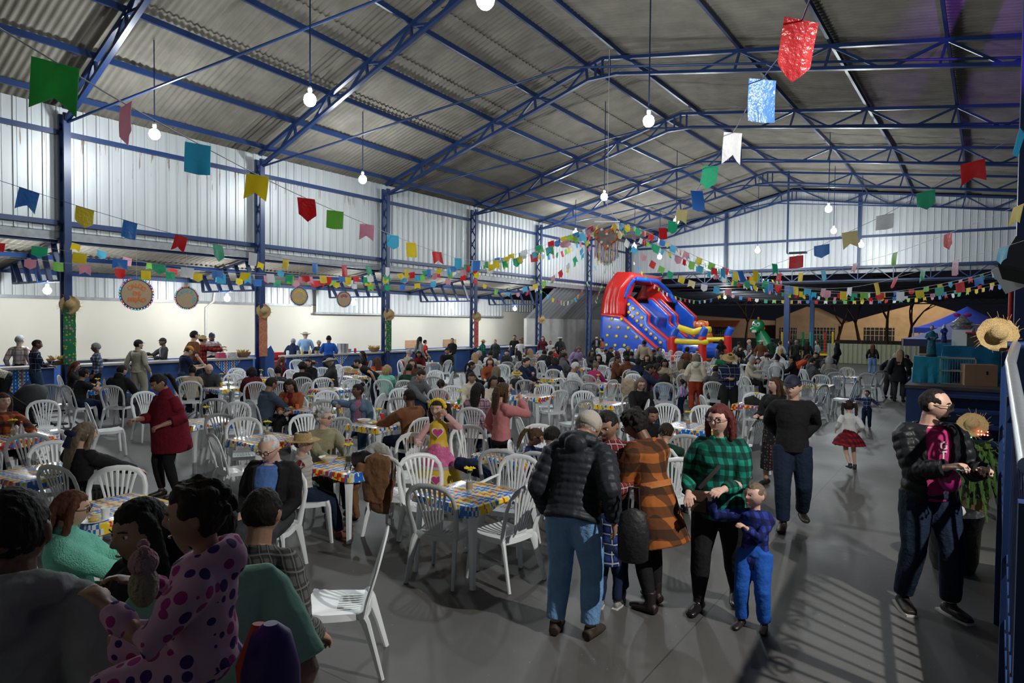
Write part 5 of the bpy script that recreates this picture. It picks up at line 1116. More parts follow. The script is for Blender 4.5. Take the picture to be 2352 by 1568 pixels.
# ================================================================ the crowd: seated
# crop, x, top of head, looks (None = to the nearest table), sex, hair, colour, garment, cloth, skin, phrase, extras
CR = [
('A', 1110, 543, 28, 'm', 'short', 'black', 'jacket', 'black', 'l', 'bearded person in black leather jacket', dict(beard='black', hyaw=-25)),
('A', 770, 580, 62, 'f', 'curly', 'black', 'tee', 'black', 't', 'person in black short-sleeved top holding a snack', dict(arms=((.03, .2, .24, .9, .2, -.8), (-.05, .2, .22, -.9, .2, -.8)), fat=1.2)),
('A', 690, 508, 100, 'f', 'long', 'chest', 'sweater', 'black', 'l', 'person with long chestnut hair and glasses at left', dict(glasses=True)),
('A', 1395, 495, 185, 'f', 'bun', 'black', 'tee', 'white', 't', 'child looking up behind the dark ponytail', dict(child=True, h=1.2)),
('A', 1800, 548, 8, 'f', 'bun', 'black', 'sweater', 'beige', 't', 'person in beige top with black bun', {}),
('A', 1885, 536, 172, 'm', 'bald', 'grey', 'jacket', 'dgrey', 'p', 'bald person in glasses and dark jacket', dict(glasses=True, hpitch=20)),
('A', 2262, 556, -12, 'f', 'bob', 'black', 'sweater', 'maroon', 't', 'person in dark burgundy sweater, back turned', {}),
('B', 592, 468, 62, 'f', 'long', 'chest', 'sweater', 'burg', 'l', 'person with auburn hair and burgundy scarf', {}),
('B', 512, 556, 0, 'f', 'curly', 'black', 'tee', 'multi', 't', 'person in mottled top by the auburn-haired one', {}),
('B', 762, 516, 0, 'f', 'afro', 'black', 'sweater', 'black', 't', 'person with curly black hair, back turned', {}),
('B', 808, 484, 196, 'f', 'pony', 'dark', 'jacket', 'black', 'l', 'person with dark ponytail facing the camera', dict(hyaw=-15)),
('B', 855, 500, 10, 'm', 'short', 'dark', 'tee', 'navy', 't', 'child with a straw hat on the back', dict(child=True, h=1.25, hat=('straw', STRAW))),
('B', 1002, 478, -92, 'm', 'short', 'grey', 'jacket', 'dgrey', 't', 'person in grey felt hat and leather jacket', dict(hat=('cowboy', cloth('grey_felt', (.42, .39, .34))))),
('B', 1300, 415, -100, 'f', 'long', 'dark', 'sweater', 'black', 't', 'person with long dark hair beside the counter', {}),
('B', 1328, 446, 150, 'm', 'short', 'black', 'tee', 'pred', 't', 'child in red check shirt by the counter', dict(child=True, h=1.3)),
('B', 1388, 470, -10, 'f', 'long', 'chest', 'sweater', 'orange', 'l', 'person in striped orange top with a flower in the hair', {}),
('B', 1526, 540, 18, 'f', 'bob', 'blond', 'sweater', 'mint', 'p', 'blonde person in turquoise sweater, back turned', {}),
('B', 1672, 530, 20, 'm', 'short', 'black', 'sweater', 'dkgreen', 't', 'person in dark green sweater, back turned', {}),
('B', 1728, 398, 75, 'm', 'short', 'grey', 'sweater', 'khaki', 'l', 'grey-haired person in pale sweater by the wall', {}),
('B', 1692, 456, 170, 'm', 'short', 'dark', 'tee', 'red', 'l', 'child in red before the grey-haired person', dict(child=True, h=1.25)),
('B', 1792, 416, 178, 'f', 'long', 'black', 'jacket', 'burg', 't', 'dark-haired person facing the camera by the wall', {}),
('B', 1752, 486, 182, 'f', 'long', 'brown', 'sweater', 'brown', 'l', 'smiling person with wavy brown hair', {}),
('B', 2028, 390, 176, 'm', 'short', 'black', 'sweater', 'black', 't', 'person in black seated before the counter wall', {}),
('B', 2288, 612, 185, 'f', 'short', 'dark', 'jacket', 'cream', 't', 'person in cream jacket with lanyard', dict(hpitch=12)),
('B', 2012, 672, 8, 'f', 'pony', 'dark', 'tee', 'pink', 't', 'girl with a long pink hair ribbon', dict(child=True, h=1.25)),
('B', 2345, 700, 20, 'f', 'long', 'black', 'jacket', 'ppink', 't', 'person in pink check jacket with long black hair', {}),
('C', 355, 430, -8, 'f', 'long', 'blond', 'sweater', 'white', 'p', 'blonde person in white, back turned', {}),
('C', 398, 412, 95, 'm', 'short', 'grey', 'jacket', 'black', 'l', 'grey-haired person with glasses beside the blonde', dict(glasses=True)),
('C', 332, 512, 95, 'f', 'pony', 'black', 'jacket', 'black', 't', 'person in black with dark ponytail, middle rows', {}),
('C', 492, 476, 178, 'f', 'long', 'chest', 'sweater', 'rust', 'p', 'strawberry-blonde person in rust top', dict(hpitch=8)),
('C', 548, 552, 12, 'f', 'long', 'ash', 'tee', 'black', 'l', 'person with ash hair before the rust top', {}),
('C', 490, 640, 160, 'f', 'long', 'black', 'sweater', 'cream', 't', 'person with black hair behind the pink blouse', {}),
('C', 500, 408, 20, 'm', 'short', 'dark', 'tee', 'white', 't', 'person in white t-shirt near the counter', {}),
('C', 642, 406, 182, 'f', 'curly', 'dark', 'jacket', 'dgrey', 'p', 'person with curly dark hair, talking', {}),
('C', 745, 412, -20, 'f', 'long', 'black', 'sweater', 'stripe', 't', 'person in black and white stripes, back turned', {}),
('C', 812, 486, 120, 'm', 'short', 'dark', 'jacket', 'navy', 'l', 'person in navy beside the parent with baby', {}),
('C', 838, 396, 20, 'f', 'bob', 'chest', 'sweater', 'brown', 'p', 'reddish-haired person, back turned', {}),
('C', 885, 392, -30, 'f', 'long', 'blond', 'sweater', 'khaki', 'l', 'person with long golden hair, back turned', {}),
('C', 870, 482, 168, 'm', 'short', 'dark', 'jacket', 'navy', 'p', 'person in dark jacket holding a baby', dict(arms=((.06, .17, .12), (-.05, .2, .10)), fat=1.1)),
('C', 735, 592, 172, 'm', 'short', 'dark', 'tee', 'dgrey', 'l', 'boy in yellow straw hat', dict(child=True, h=1.22, hat=('felt', mat('yellow_hat', (.62, .45, .12), .8)))),
('C', 985, 405, 12, 'm', 'short', 'black', 'hoodie', 'dgrey', 't', 'person in grey hoodie, back turned', {}),
('C', 1042, 416, 60, 'm', 'short', 'dark', 'jacket', 'black', 't', 'dark-jacketed person leaning right', {}),
('C', 1066, 382, 170, 'f', 'short', 'brown', 'tee', 'red', 'l', 'person in red before the counter wall', {}),
('C', 1152, 385, 90, 'm', 'short', 'dark', 'jacket', 'dgrey', 'l', 'person in charcoal jacket near the wall', {}),
('C', 1172, 432, 60, 'm', 'short', 'dark', 'jacket', 'grey', 't', 'person in grey jacket, leaning forward', dict(lean=15)),
('C', 1232, 436, 0, 'f', 'bob', 'black', 'sweater', 'black', 't', 'dark-haired person before the lilac jacket', {}),
('C', 1195, 490, 96, 'm', 'short', 'dark', 'vest', 'black', 't', 'person in black padded vest', dict(fat=1.15)),
('C', 1270, 516, 72, 'm', 'short', 'white', 'sweater', 'white', 't', 'white-haired person in white shirt', dict(fat=1.15)),
('C', 1450, 512, 35, 'f', 'bun', 'ash', 'sweater', 'magenta', 't', 'person in magenta top with light bun', {}),
('C', 1410, 406, 160, 'f', 'long', 'dark', 'sweater', 'dgrey', 't', 'long-haired person in grey behind the magenta top', {}),
('C', 1470, 442, 182, 'f', 'long', 'black', 'sweater', 'black', 'p', 'pale person in black with long dark hair', {}),
('C', 1502, 384, 176, 'm', 'short', 'black', 'tee', 'white', 't', 'boy in white, left of two', dict(child=True, h=1.35)),
('C', 1542, 398, 100, 'm', 'short', 'black', 'tee', 'white', 't', 'boy in white, right of two', dict(child=True, h=1.4)),
('C', 1588, 378, 120, 'm', 'short', 'brown', 'jacket', 'black', 't', 'person in black left of the slide stairs', {}),
('C', 1628, 416, -70, 'f', 'long', 'chest', 'sweater', 'brown', 'p', 'person with long auburn hair facing left', {}),
('C', 1648, 460, 110, 'm', 'short', 'dark', 'jacket', 'brown', 't', 'person in brown corduroy jacket', {}),
('C', 1735, 372, 170, 'f', 'bob', 'blond', 'jacket', 'black', 'l', 'blonde person before the slide', {}),
('C', 1800, 356, 60, 'm', 'bald', 'grey', 'jacket', 'navy', 'p', 'bald person before the slide', {}),
('C', 1768, 420, 10, 'm', 'short', 'black', 'sweater', 'navy', 't', 'dark-haired person in navy, back turned', {}),
('C', 1792, 456, -20, 'm', 'short', 'black', 'jacket', 'brown', 't', 'person in brown and beige jacket', {}),
('C', 1832, 486, 30, 'f', 'curly', 'black', 'jacket', 'navy', 't', 'person in navy coat with dark curls', {}),
('C', 1906, 446, 178, 'f', 'long', 'brown', 'sweater', 'black', 'p', 'person with straight brown hair facing the camera', {}),
('C', 1990, 458, 0, 'f', 'bob', 'black', 'sweater', 'black', 't', 'dark-haired person before the slide foot', {}),
('C', 2022, 376, 150, 'f', 'bob', 'brown', 'jacket', 'stripe', 'l', 'person in black and white check coat', {}),
('C', 2066, 488, 172, 'f', 'long', 'black', 'tee', 'beige', 't', 'dark-haired person beside the ash-haired back', {}),
('C', 2124, 490, 10, 'f', 'long', 'ash', 'sweater', 'khaki', 'l', 'person with long ash hair, back turned in row four', {}),
('C', 2012, 526, 95, 'f', 'long', 'dark', 'sweater', 'maroon', 't', 'person in maroon with long dark hair', {}),
('C', 1940, 536, 80, 'm', 'short', 'black', 'jacket', 'navy', 't', 'person in navy with hands at the mouth', dict(arms=((.03, .2, .24, .9, .2, -.8), (-.03, .2, .22, -.9, .2, -.8)))),
('C', 2070, 616, 5, 'f', 'bob', 'black', 'tee', 'ltblue', 't', 'child in pale blue top on a chair', dict(child=True, h=1.3)),
('C', 1855, 658, 150, 'f', 'long', 'ash', 'sweater', 'black', 'p', 'blonde person in glasses and black top', dict(glasses=True, hyaw=-10)),
('D', 398, 598, 170, 'm', 'short', 'dark', 'tee', 'maroon', 'l', 'boy behind the cream hoodie', dict(child=True, h=1.3)),
('D', 590, 626, 176, 'f', 'curly', 'dark', 'tee', 'green', 'p', 'person in green with curly hair and glasses', dict(glasses=True)),
('D', 785, 568, 165, 'f', 'long', 'black', 'jacket', 'black', 'l', 'person in black with sunglasses on the head', {}),
('D', 902, 664, 110, 'm', 'short', 'grey', 'jacket', 'cream', 'l', 'person in cream jacket and grey hair', {}),
('D', 948, 672, 172, 'f', 'long', 'dark', 'tee', 'white', 'l', 'girl behind the cream jacket', dict(child=True, h=1.3)),
('D', 1022, 628, -20, 'm', 'short', 'dark', 'tee', 'white', 'l', 'person in pink cap', dict(hat=('cap', K_['pink']))),
('D', 1110, 648, 10, 'f', 'bun', 'black', 'sweater', 'white', 't', 'person with black bun before the blue post', {}),
('D', 1202, 656, -85, 'f', 'bun', 'black', 'jacket', 'black', 'l', 'person in black with glasses facing left', dict(glasses=True)),
('D', 1150, 582, 20, 'f', 'long', 'blond', 'sweater', 'black', 'l', 'blonde person before the blue post', {}),
('D', 1442, 672, 60, 'm', 'short', 'dark', 'hoodie', 'grey', 'l', 'person in grey hoodie and dark vest at right', {}),
('D', 1466, 622, 180, 'm', 'short', 'dark', 'jacket', 'dgrey', 'l', 'bearded person in dark jacket at right', dict(beard='dark')),
('D', 1586, 660, -10, 'f', 'bob', 'grey', 'jacket', 'khaki', 'l', 'grey-haired person by the pram', {}),
('D', 572, 742, 10, 'm', 'buzz', 'black', 'shirt', 'pgrey', 't', 'person in small check shirt, back turned', {}),
('D', 692, 812, 178, 'f', 'long', 'dark', 'tee', 'magenta', 'l', 'girl in magenta looking down', dict(child=True, h=1.3, hpitch=20)),
('C', 2290, 500, 10, 'f', 'bob', 'dark', 'sweater', 'beige', 'l', 'person in beige hidden behind the cream hoodie', {}),
('D', 15, 470+130, 120, 'm', 'short', 'black', 'sweater', 'black', 't', 'dark-haired person in the shade of the slide', {}),
('C', 1080, 470, 10, 'f', 'bob', 'dark', 'jacket', 'navy', 't', 'person in navy behind the padded vest', {}),
]
def hid(s): return (hash_(s) % 1000)/1000
SPOT = []
for (c, x, y, rel, sex, hs_, hc, gk, gm_, sk, ph, ex) in CR:
    px, py = zz(c, x, y); lod = 1 if py > 868 else 2
    kw = dict(ex); kw.setdefault('h', 1.62+.12*hid(ph) if sex == 'f' else 1.70+.12*hid(ph))
    if 'arms' not in kw: kw['arms'] = ((.06+.05*hid(ph), .26, .11), (-.08, .25, .08+.04*hid(ph+'a')))
    kw.setdefault('lean', 2+9*hid(ph+'l')); kw.setdefault('hpitch', 4+10*hid(ph+'p'))
    dim = person(ph, ph[0]+ph[1:]+', seated at a table', head=(px, py), rel=rel, pose='sit', sex=sex, lod=lod, skin=sk, hair=(hs_, hc), top=(gk, K_[gm_]), low=('trousers', K_[['black', 'navy', 'denim', 'dgrey'][hash_(ph) % 4]]), mchair='wwgw'[hash_(ph) % 4], **kw)
    # nobody sits inside a table: slide back along the line of sight of the body
    T_ = dim['T']; d = V((cos(dim['f']), sin(dim['f']), 0)); chs = [o for o in bpy.data.objects if o.get('label', '').endswith('under the '+ph)]
    for _ in range(12):
        bad = [t_ for t_ in TABS if (t_[0]-T_.location.x)**2+(t_[1]-T_.location.y)**2 < .66**2]
        bad += [s_ for s_ in SPOT if (s_[0]-T_.location.x)**2+(s_[1]-T_.location.y)**2 < .52**2]
        if not bad: break
        v = V((T_.location.x-bad[0][0], T_.location.y-bad[0][1], 0)); v = (v.normalized() if v.length > .01 else -d)*.08
        for o in [T_]+chs: o.location = o.location+v
    SPOT.append((T_.location.x, T_.location.y)); PEOPLE[-1] = (T_.location.x, T_.location.y, ph)
# baby on the arm
q = gz(*zz('C', 880, 592), 1.12)
bb = person('baby with a bow in floral clothes', 'baby with a pink bow held on an adult arm', at=(0, 0), face=azim(1225)-RD(180), h=.62, child=True, sex='f', lod=2, near=.01, skin='p', hair=('buzz', 'brown'), top=('sweater', K_['dfloral']), low=('trousers', K_['ppink']), legs=((.1, .2, .25), (-.1, .2, .25)))
bb['T'].location = (q.x, q.y, q.z-.62)

# ================================================================ the crowd: standing
def stz(c, x, y, phrase, extra, wx=None, wy=None, foot=None, dep=None, **kw):
    """standing person whose head top is at (x, y); depth from a wall line, a depth or an assumed height"""
    px, py = zz(c, x, y); h = kw.pop('h', None)
    if foot: g = gz(px, foot); dep = (g-CP).dot(cf)
    if wx is not None: p = gx(px, py, wx)
    elif wy is not None: p = gy(px, py, wy)
    elif dep: p = gd(px, py, dep)
    else: p = gz(px, py, h)
    kw.setdefault('lod', 2); rel = kw.pop('rel', 180)
    return person(phrase, phrase+', '+extra, at=(p.x, p.y), face=azim(px)-RD(rel), h=h or p.z, **kw)
net = mat('hair_net_grey', (.22, .24, .25), .6, bump=.6, bsc=150)
stz('A', 175, 250, 'person in hair net and white check shirt', 'standing behind the left counter', wx=-21.0, rel=30, hair=('net', 'grey'), hat=('net', net), top=('shirt', K_['pwhite']), skin='l', lod=1)
stz('A', 312, 280, 'person in navy check shirt and jeans', 'standing before the left counter', wx=-19.2, rel=80, hair=('buzz', 'black'), hpitch=14, top=('shirt', K_['pnavy']), low=('jeans', MJ), arms=((.10, .20, .13), (-.10, .18, .06)), skin='d', lod=1)
stz('A', 868, 320, 'person in grey hair net and blue check shirt', 'serving by the large trays', wx=-18.9, rel=-95, sex='f', hair=('net', 'grey'), hat=('net', net), top=('shirt', K_['pblue']), low=('trousers', K_['black']), skin='d', lod=1)
stz('A', 1240, 290, 'person in black cap and khaki shirt', 'standing at the left counter, back turned', wx=-18.2, rel=38, hair=('short', 'black'), hat=('cap', BLACK), hyaw=-30, top=('shirt', K_['khaki']), low=('trousers', K_['khaki']), skin='l', lod=1, fat=1.15, beard='black')
stz('A', 1470, 278, 'person in dark cap and grey cardigan', 'gesturing behind the counter', wx=-21.0, rel=-110, hair=('buzz', 'black'), hat=('cap', BLACK), beard='black', top=('sweater', K_['dgrey'], dict(open=24, under=K_['stripe'])), arms=((.10, .26, .16), (-.08, .2, .1)), skin='d', lod=1)
stz('A', 1655, 336, 'person in orange cap and dark green polo', 'looking at a phone beside the counter', foot=942, rel=65, hair=('buzz', 'brown'), hat=('cap', mat('orange_cap', (.55, .22, .02), .7)), hpitch=28, lean=6, top=('tee', K_['teal'] if False else K_['navy'], dict(collar=1)), low=('jeans', MJ), arms=((.06, .22, .12), (-.05, .22, .14)), skin='l', lod=1, fat=1.2, glasses=True)
stz('A', 1745, 206, 'tall person in brown t-shirt and glasses', 'queueing at the counter', wx=-18.7, rel=62, hair=('short', 'black'), top=('tee', K_['brown'], dict(sleeve=.8)), low=('jeans', DJ), skin='l', lod=1, glasses=True)
stz('A', 1822, 250, 'person in red check shirt and straw hat', 'pointing over the counter', wx=-19.2, rel=72, hair=('short', 'black'), hat=('straw', STRAW), top=('shirt', K_['pred']), arms=((.05, .30, .20), (.0, .36, .24, 0, 0, -1)), skin='l', lod=1)
stz('A', 1908, 226, 'person in navy and red cap', 'behind the counter', wx=-21.3, rel=182, hair=('buzz', 'black'), beard='black', hpitch=16, hat=('cap', mat('navy_red_cap', (.02, .02, .05), .6)), top=('shirt', K_['pwhite']), skin='d', lod=1)
stz('B', 672, 290, 'person in navy coat and hair net', 'bending behind the second counter', wx=-21.6, rel=15, h=1.66, hair=('net', 'grey'), hat=('net', net), lean=14, top=('jacket', K_['navy']), skin='l')
stz('B', 790, 224, 'person in beige hat and burgundy vest', 'holding a plate behind the counter', wx=-21.8, rel=180, hair=('short', 'grey'), glasses=True, hat=('cowboy', cloth('beige_felt', (.50, .42, .33))), top=('shirt', K_['ltblue']), skin='p', lod=1)
o_ = PEOPLE[-1]
stz('B', 912, 305, 'person in hair net and dark flowered top', 'serving behind the second counter', wx=-21.3, rel=178, sex='f', hair=('net', 'dark'), hat=('net', net), top=('sweater', K_['dfloral']), skin='t')
stz('B', 1000, 254, 'person in bright blue t-shirt', 'standing at the second counter, back turned', wx=-19.3, rel=5, hair=('buzz', 'black'), top=('tee', K_['blue'], dict(sleeve=.85)), low=('jeans', DJ), skin='d', fat=1.15, hpitch=10, arms=((.12, .18, .08), (-.12, .18, .08)), lod=1)
stz('B', 1425, 484, 'person in black t-shirt bending over a table', 'bent far forward', dep=17.5, rel=-85, h=1.62, lean=58, hair=('short', 'dark'), beard='dark', top=('tee', K_['black']), low=('jeans', DJ), skin='l')
stz('B', 1820, 270, 'person with long black hair and striped sleeves', 'standing by the wall', wx=-19.2, rel=60, sex='f', hair=('long', 'black', 1.6), top=('sweater', K_['stripe']), low=('jeans', DJ), skin='l')
stz('B', 1866, 280, 'boy in red t-shirt held at the wall', 'beside the long black hair', wx=-19.9, rel=60, h=1.55, hair=('short', 'black'), top=('tee', K_['red']), skin='l')
stz('B', 2112, 285, 'person in black padded vest and glasses', 'standing by the far counter wall', wx=-19.3, rel=-160, sex='f', glasses=True, hair=('short', 'dark'), top=('jacket', K_['black']), arms=((.03, .14, .02), (-.03, .14, .02)), skin='l')
stz('C', 430, 300, 'person in straw hat and green check shirt', 'standing before the fourth column', wx=-19.3, rel=60, hair=('short', 'dark'), hat=('straw', STRAW), top=('shirt', K_['pgreen']), skin='l')
stz('C', 540, 300, 'person in black jacket with short auburn hair', 'standing by the far wall', wx=-19.3, rel=-170, sex='f', glasses=True, hair=('short', 'chest'), top=('jacket', K_['dgrey']), skin='l')
stz('C', 715, 258, 'tall bearded person in black polo', 'standing by the far wall', wx=-19.0, rel=-165, hair=('short', 'black'), beard='black', top=('tee', K_['black']), low=('jeans', DJ), skin='t')
stz('C', 764, 297, 'boy in white t-shirt by the tall bearded person', 'standing by the far wall', wx=-18.6, rel=185, hair=('short', 'black'), top=('tee', K_['white']), skin='t')
stz('C', 968, 270, 'person in maroon cardigan with long brown hair', 'standing at the fifth column', wx=-18.6, rel=-170, sex='f', hair=('long', 'brown', 1.3), top=('sweater', K_['maroon'], dict(hem=-.2)), skin='l')
stz('C', 1036, 315, 'boy in white eating at the fifth column', 'standing', wx=-18.2, rel=170, hair=('short', 'black'), top=('tee', K_['white']), skin='t')
stz('C', 1126, 276, 'person in white cowboy hat and leather jacket', 'standing, back turned', wx=-18.0, rel=20, hair=('short', 'dark'), hat=('cowboy', K_['cream']), top=('jacket', K_['dgrey']), skin='t')
stz('C', 1265, 340, 'person in lilac jacket leaning over a table', 'standing among the tables', dep=24.5, h=1.56, rel=150, lean=14, hpitch=30, sex='f', hair=('long', 'ash'), top=('jacket', K_['lilac']), low=('jeans', JE), skin='l')
stz('C', 1452, 268, 'bearded person in open black jacket by the slide', 'standing', wx=-18.6, rel=175, hair=('short', 'black'), beard='black', top=('jacket', K_['black'], dict(open=26, under=K_['stripe'])), skin='l')
stz('C', 1502, 286, 'person in orange jacket with dark bob', 'standing by the slide', wx=-18.0, rel=-95, sex='f', hair=('bob', 'black'), top=('jacket', K_['rust']), skin='l')
stz('C', 1882, 298, 'person in beige patterned sweater', 'standing before the slide, back turned', dep=26, rel=5, hair=('buzz', 'black'), top=('sweater', K_['beige']), low=('jeans', DJ), skin='d', fat=1.2)
stz('C', 2268, 372, 'person with big dark curls', 'standing in the middle rows', dep=25, rel=20, h=1.5, sex='f', hair=('afro', 'dark'), top=('sweater', K_['brown']), low=('trousers', K_['magenta']), skin='t')
st(1597, 946, 810, 'person in cream hoodie and red trousers', 'standing, back turned', rel=5, lod=1, near=.01, sex='f', skin='l', hair=('bob', 'ash'), top=('hoodie', K_['cream'], dict(hood=1)), low=('trousers', cloth('brick_red', (.38, .05, .02))), h=1.58, fat=1.15)
st(1566, 955, 868, 'child in lilac top behind the cream hoodie', 'standing', rel=-60, lod=1, child=True, sex='f', skin='t', hair=('pony', 'black'), top=('sweater', K_['lilac']), low=('trousers', K_['navy']))
stz('D', 690, 598, 'person in straw hat and navy check shirt', 'standing, writing on a pad', dep=15.5, rel=172, hair=('short', 'dark'), hat=('straw', STRAW), hpitch=26, top=('shirt', K_['pnavy']), arms=((.05, .17, .10), (-.03, .19, .10)), skin='t', lod=1, fat=1.1)
stz('D', 1112, 742, 'person in black top with a phone and floral skirt', 'standing behind the navy cap', dep=9.6, rel=-150, h=1.62, sex='f', hair=('long', 'brown'), hyaw=-25, top=('sweater', K_['black']), low=('skirt', K_['dfloral'], dict(len=.38, flare=.12)), arms=((.06, .2, .10), (-.05, .2, .10)), skin='l', lod=1)
stz('D', 615, 478, 'person in black dress with bare arms', 'standing by the inflatable', dep=33, rel=-10, h=1.62, sex='f', hair=('long', 'dark'), top=('tee', K_['black']), skin='t')
stz('D', 765, 500, 'person in grey t-shirt bending', 'by the inflatables, back turned', dep=33, rel=20, h=1.52, lean=12, hair=('short', 'black'), top=('tee', K_['grey']), low=('jeans', JE), skin='t')
stz('D', 868, 476, 'bald person in grey t-shirt', 'standing, facing left', dep=32, rel=-95, h=1.66, hair=('bald', 'grey'), top=('tee', K_['grey']), low=('jeans', MJ), skin='l')
stz('D', 975, 498, 'person in brown jacket and wide cowboy hat', 'standing before the green dinosaur', dep=31, rel=180, h=1.66, hair=('short', 'dark'), beard='dark', hat=('cowboy', K_['cream']), top=('jacket', K_['brown']), low=('jeans', MJ), skin='l')
stz('D', 1072, 485, 'person in dark green jacket, back turned', 'standing before the green dinosaur', dep=33, rel=5, h=1.7, hair=('short', 'black'), top=('jacket', K_['dkgreen']), skin='t')
stz('D', 1145, 516, 'person in white shirt by the blue post', 'standing', dep=32, rel=-40, h=1.58, sex='f', hair=('bun', 'black'), top=('sweater', K_['white']), skin='l')
stz('D', 1238, 502, 'person in black just right of the blue post', 'standing', dep=33, rel=-80, h=1.62, sex='f', hair=('long', 'dark'), top=('jacket', K_['black']), skin='l')
stz('D', 1292, 486, 'person in dark printed shirt right of the blue post', 'standing, facing the camera', dep=32, rel=180, h=1.7, hair=('short', 'black'), top=('tee', K_['dfloral']), skin='t')
stz('D', 1388, 504, 'person with long dark hair, back turned, at the playground', 'standing', dep=33, rel=10, h=1.62, sex='f', hair=('long', 'dark', 1.6), top=('sweater', K_['black']), low=('trousers', K_['black']), skin='l')
stz('D', 1480, 502, 'person in checked black and white jacket', 'standing at the playground', dep=34, rel=-100, h=1.62, sex='f', hair=('long', 'brown'), top=('jacket', K_['stripe']), low=('trousers', K_['black']), skin='l')
stz('D', 1655, 510, 'person in black with a dark shoulder bag', 'standing alone right of the playground', dep=31, rel=-70, h=1.62, sex='f', hair=('long', 'black', 1.2), top=('jacket', K_['black']), low=('trousers', K_['black']), skin='l')
stz('D', 1300, 612, 'person in bright orange top bending', 'bent forward beside a table', dep=23.5, rel=70, h=1.5, lean=48, sex='f', hair=('long', 'chest'), top=('sweater', K_['orange']), low=('trousers', K_['black']), skin='l')
st(2003, 860, 793, 'girl with long auburn hair and jeans', 'standing by the blue tent', rel=5, sex='f', lod=2, skin='l', hair=('long', 'chest', 1.6), top=('sweater', K_['black']), low=('jeans', JE), h=1.5)
st(2040, 915, 806, 'person in dark puffer bending by the tent', 'back turned', rel=35, lod=1, h=1.62, lean=38, skin='l', hair=('short', 'grey'), top=('puffer', BP), low=('trousers', K_['dgrey']))
st(2064, 922, 797, 'blonde person in black coat', 'standing by the tent, back turned', rel=5, sex='f', lod=1, skin='l', hair=('long', 'blond', 1.3), top=('coat', K_['black'], dict(hem=-.16, flare=1.15)), low=('leggings', K_['dgrey'], dict(boot=.03)), h=1.66)
stz('D', 2330, 640, 'person in brown seated behind the tent stall', 'leaning over goods', dep=24, rel=-80, h=1.35, lean=20, hair=('short', 'black'), top=('jacket', K_['dgrey']), skin='t')
q = gz(15, 945)
person('person in flowered blouse bending at the left edge', 'person in flowered blouse and black trousers bending at the left edge', at=(q.x, q.y), face=azim(15)-RD(-70), h=1.62, lean=62, lod=1, sex='f', skin='t', hair=('bob', 'dark'), fat=1.25, top=('sweater', K_['floral']), low=('trousers', K_['black']), arms=((.12, .28, .05), (-.12, .28, .05)))

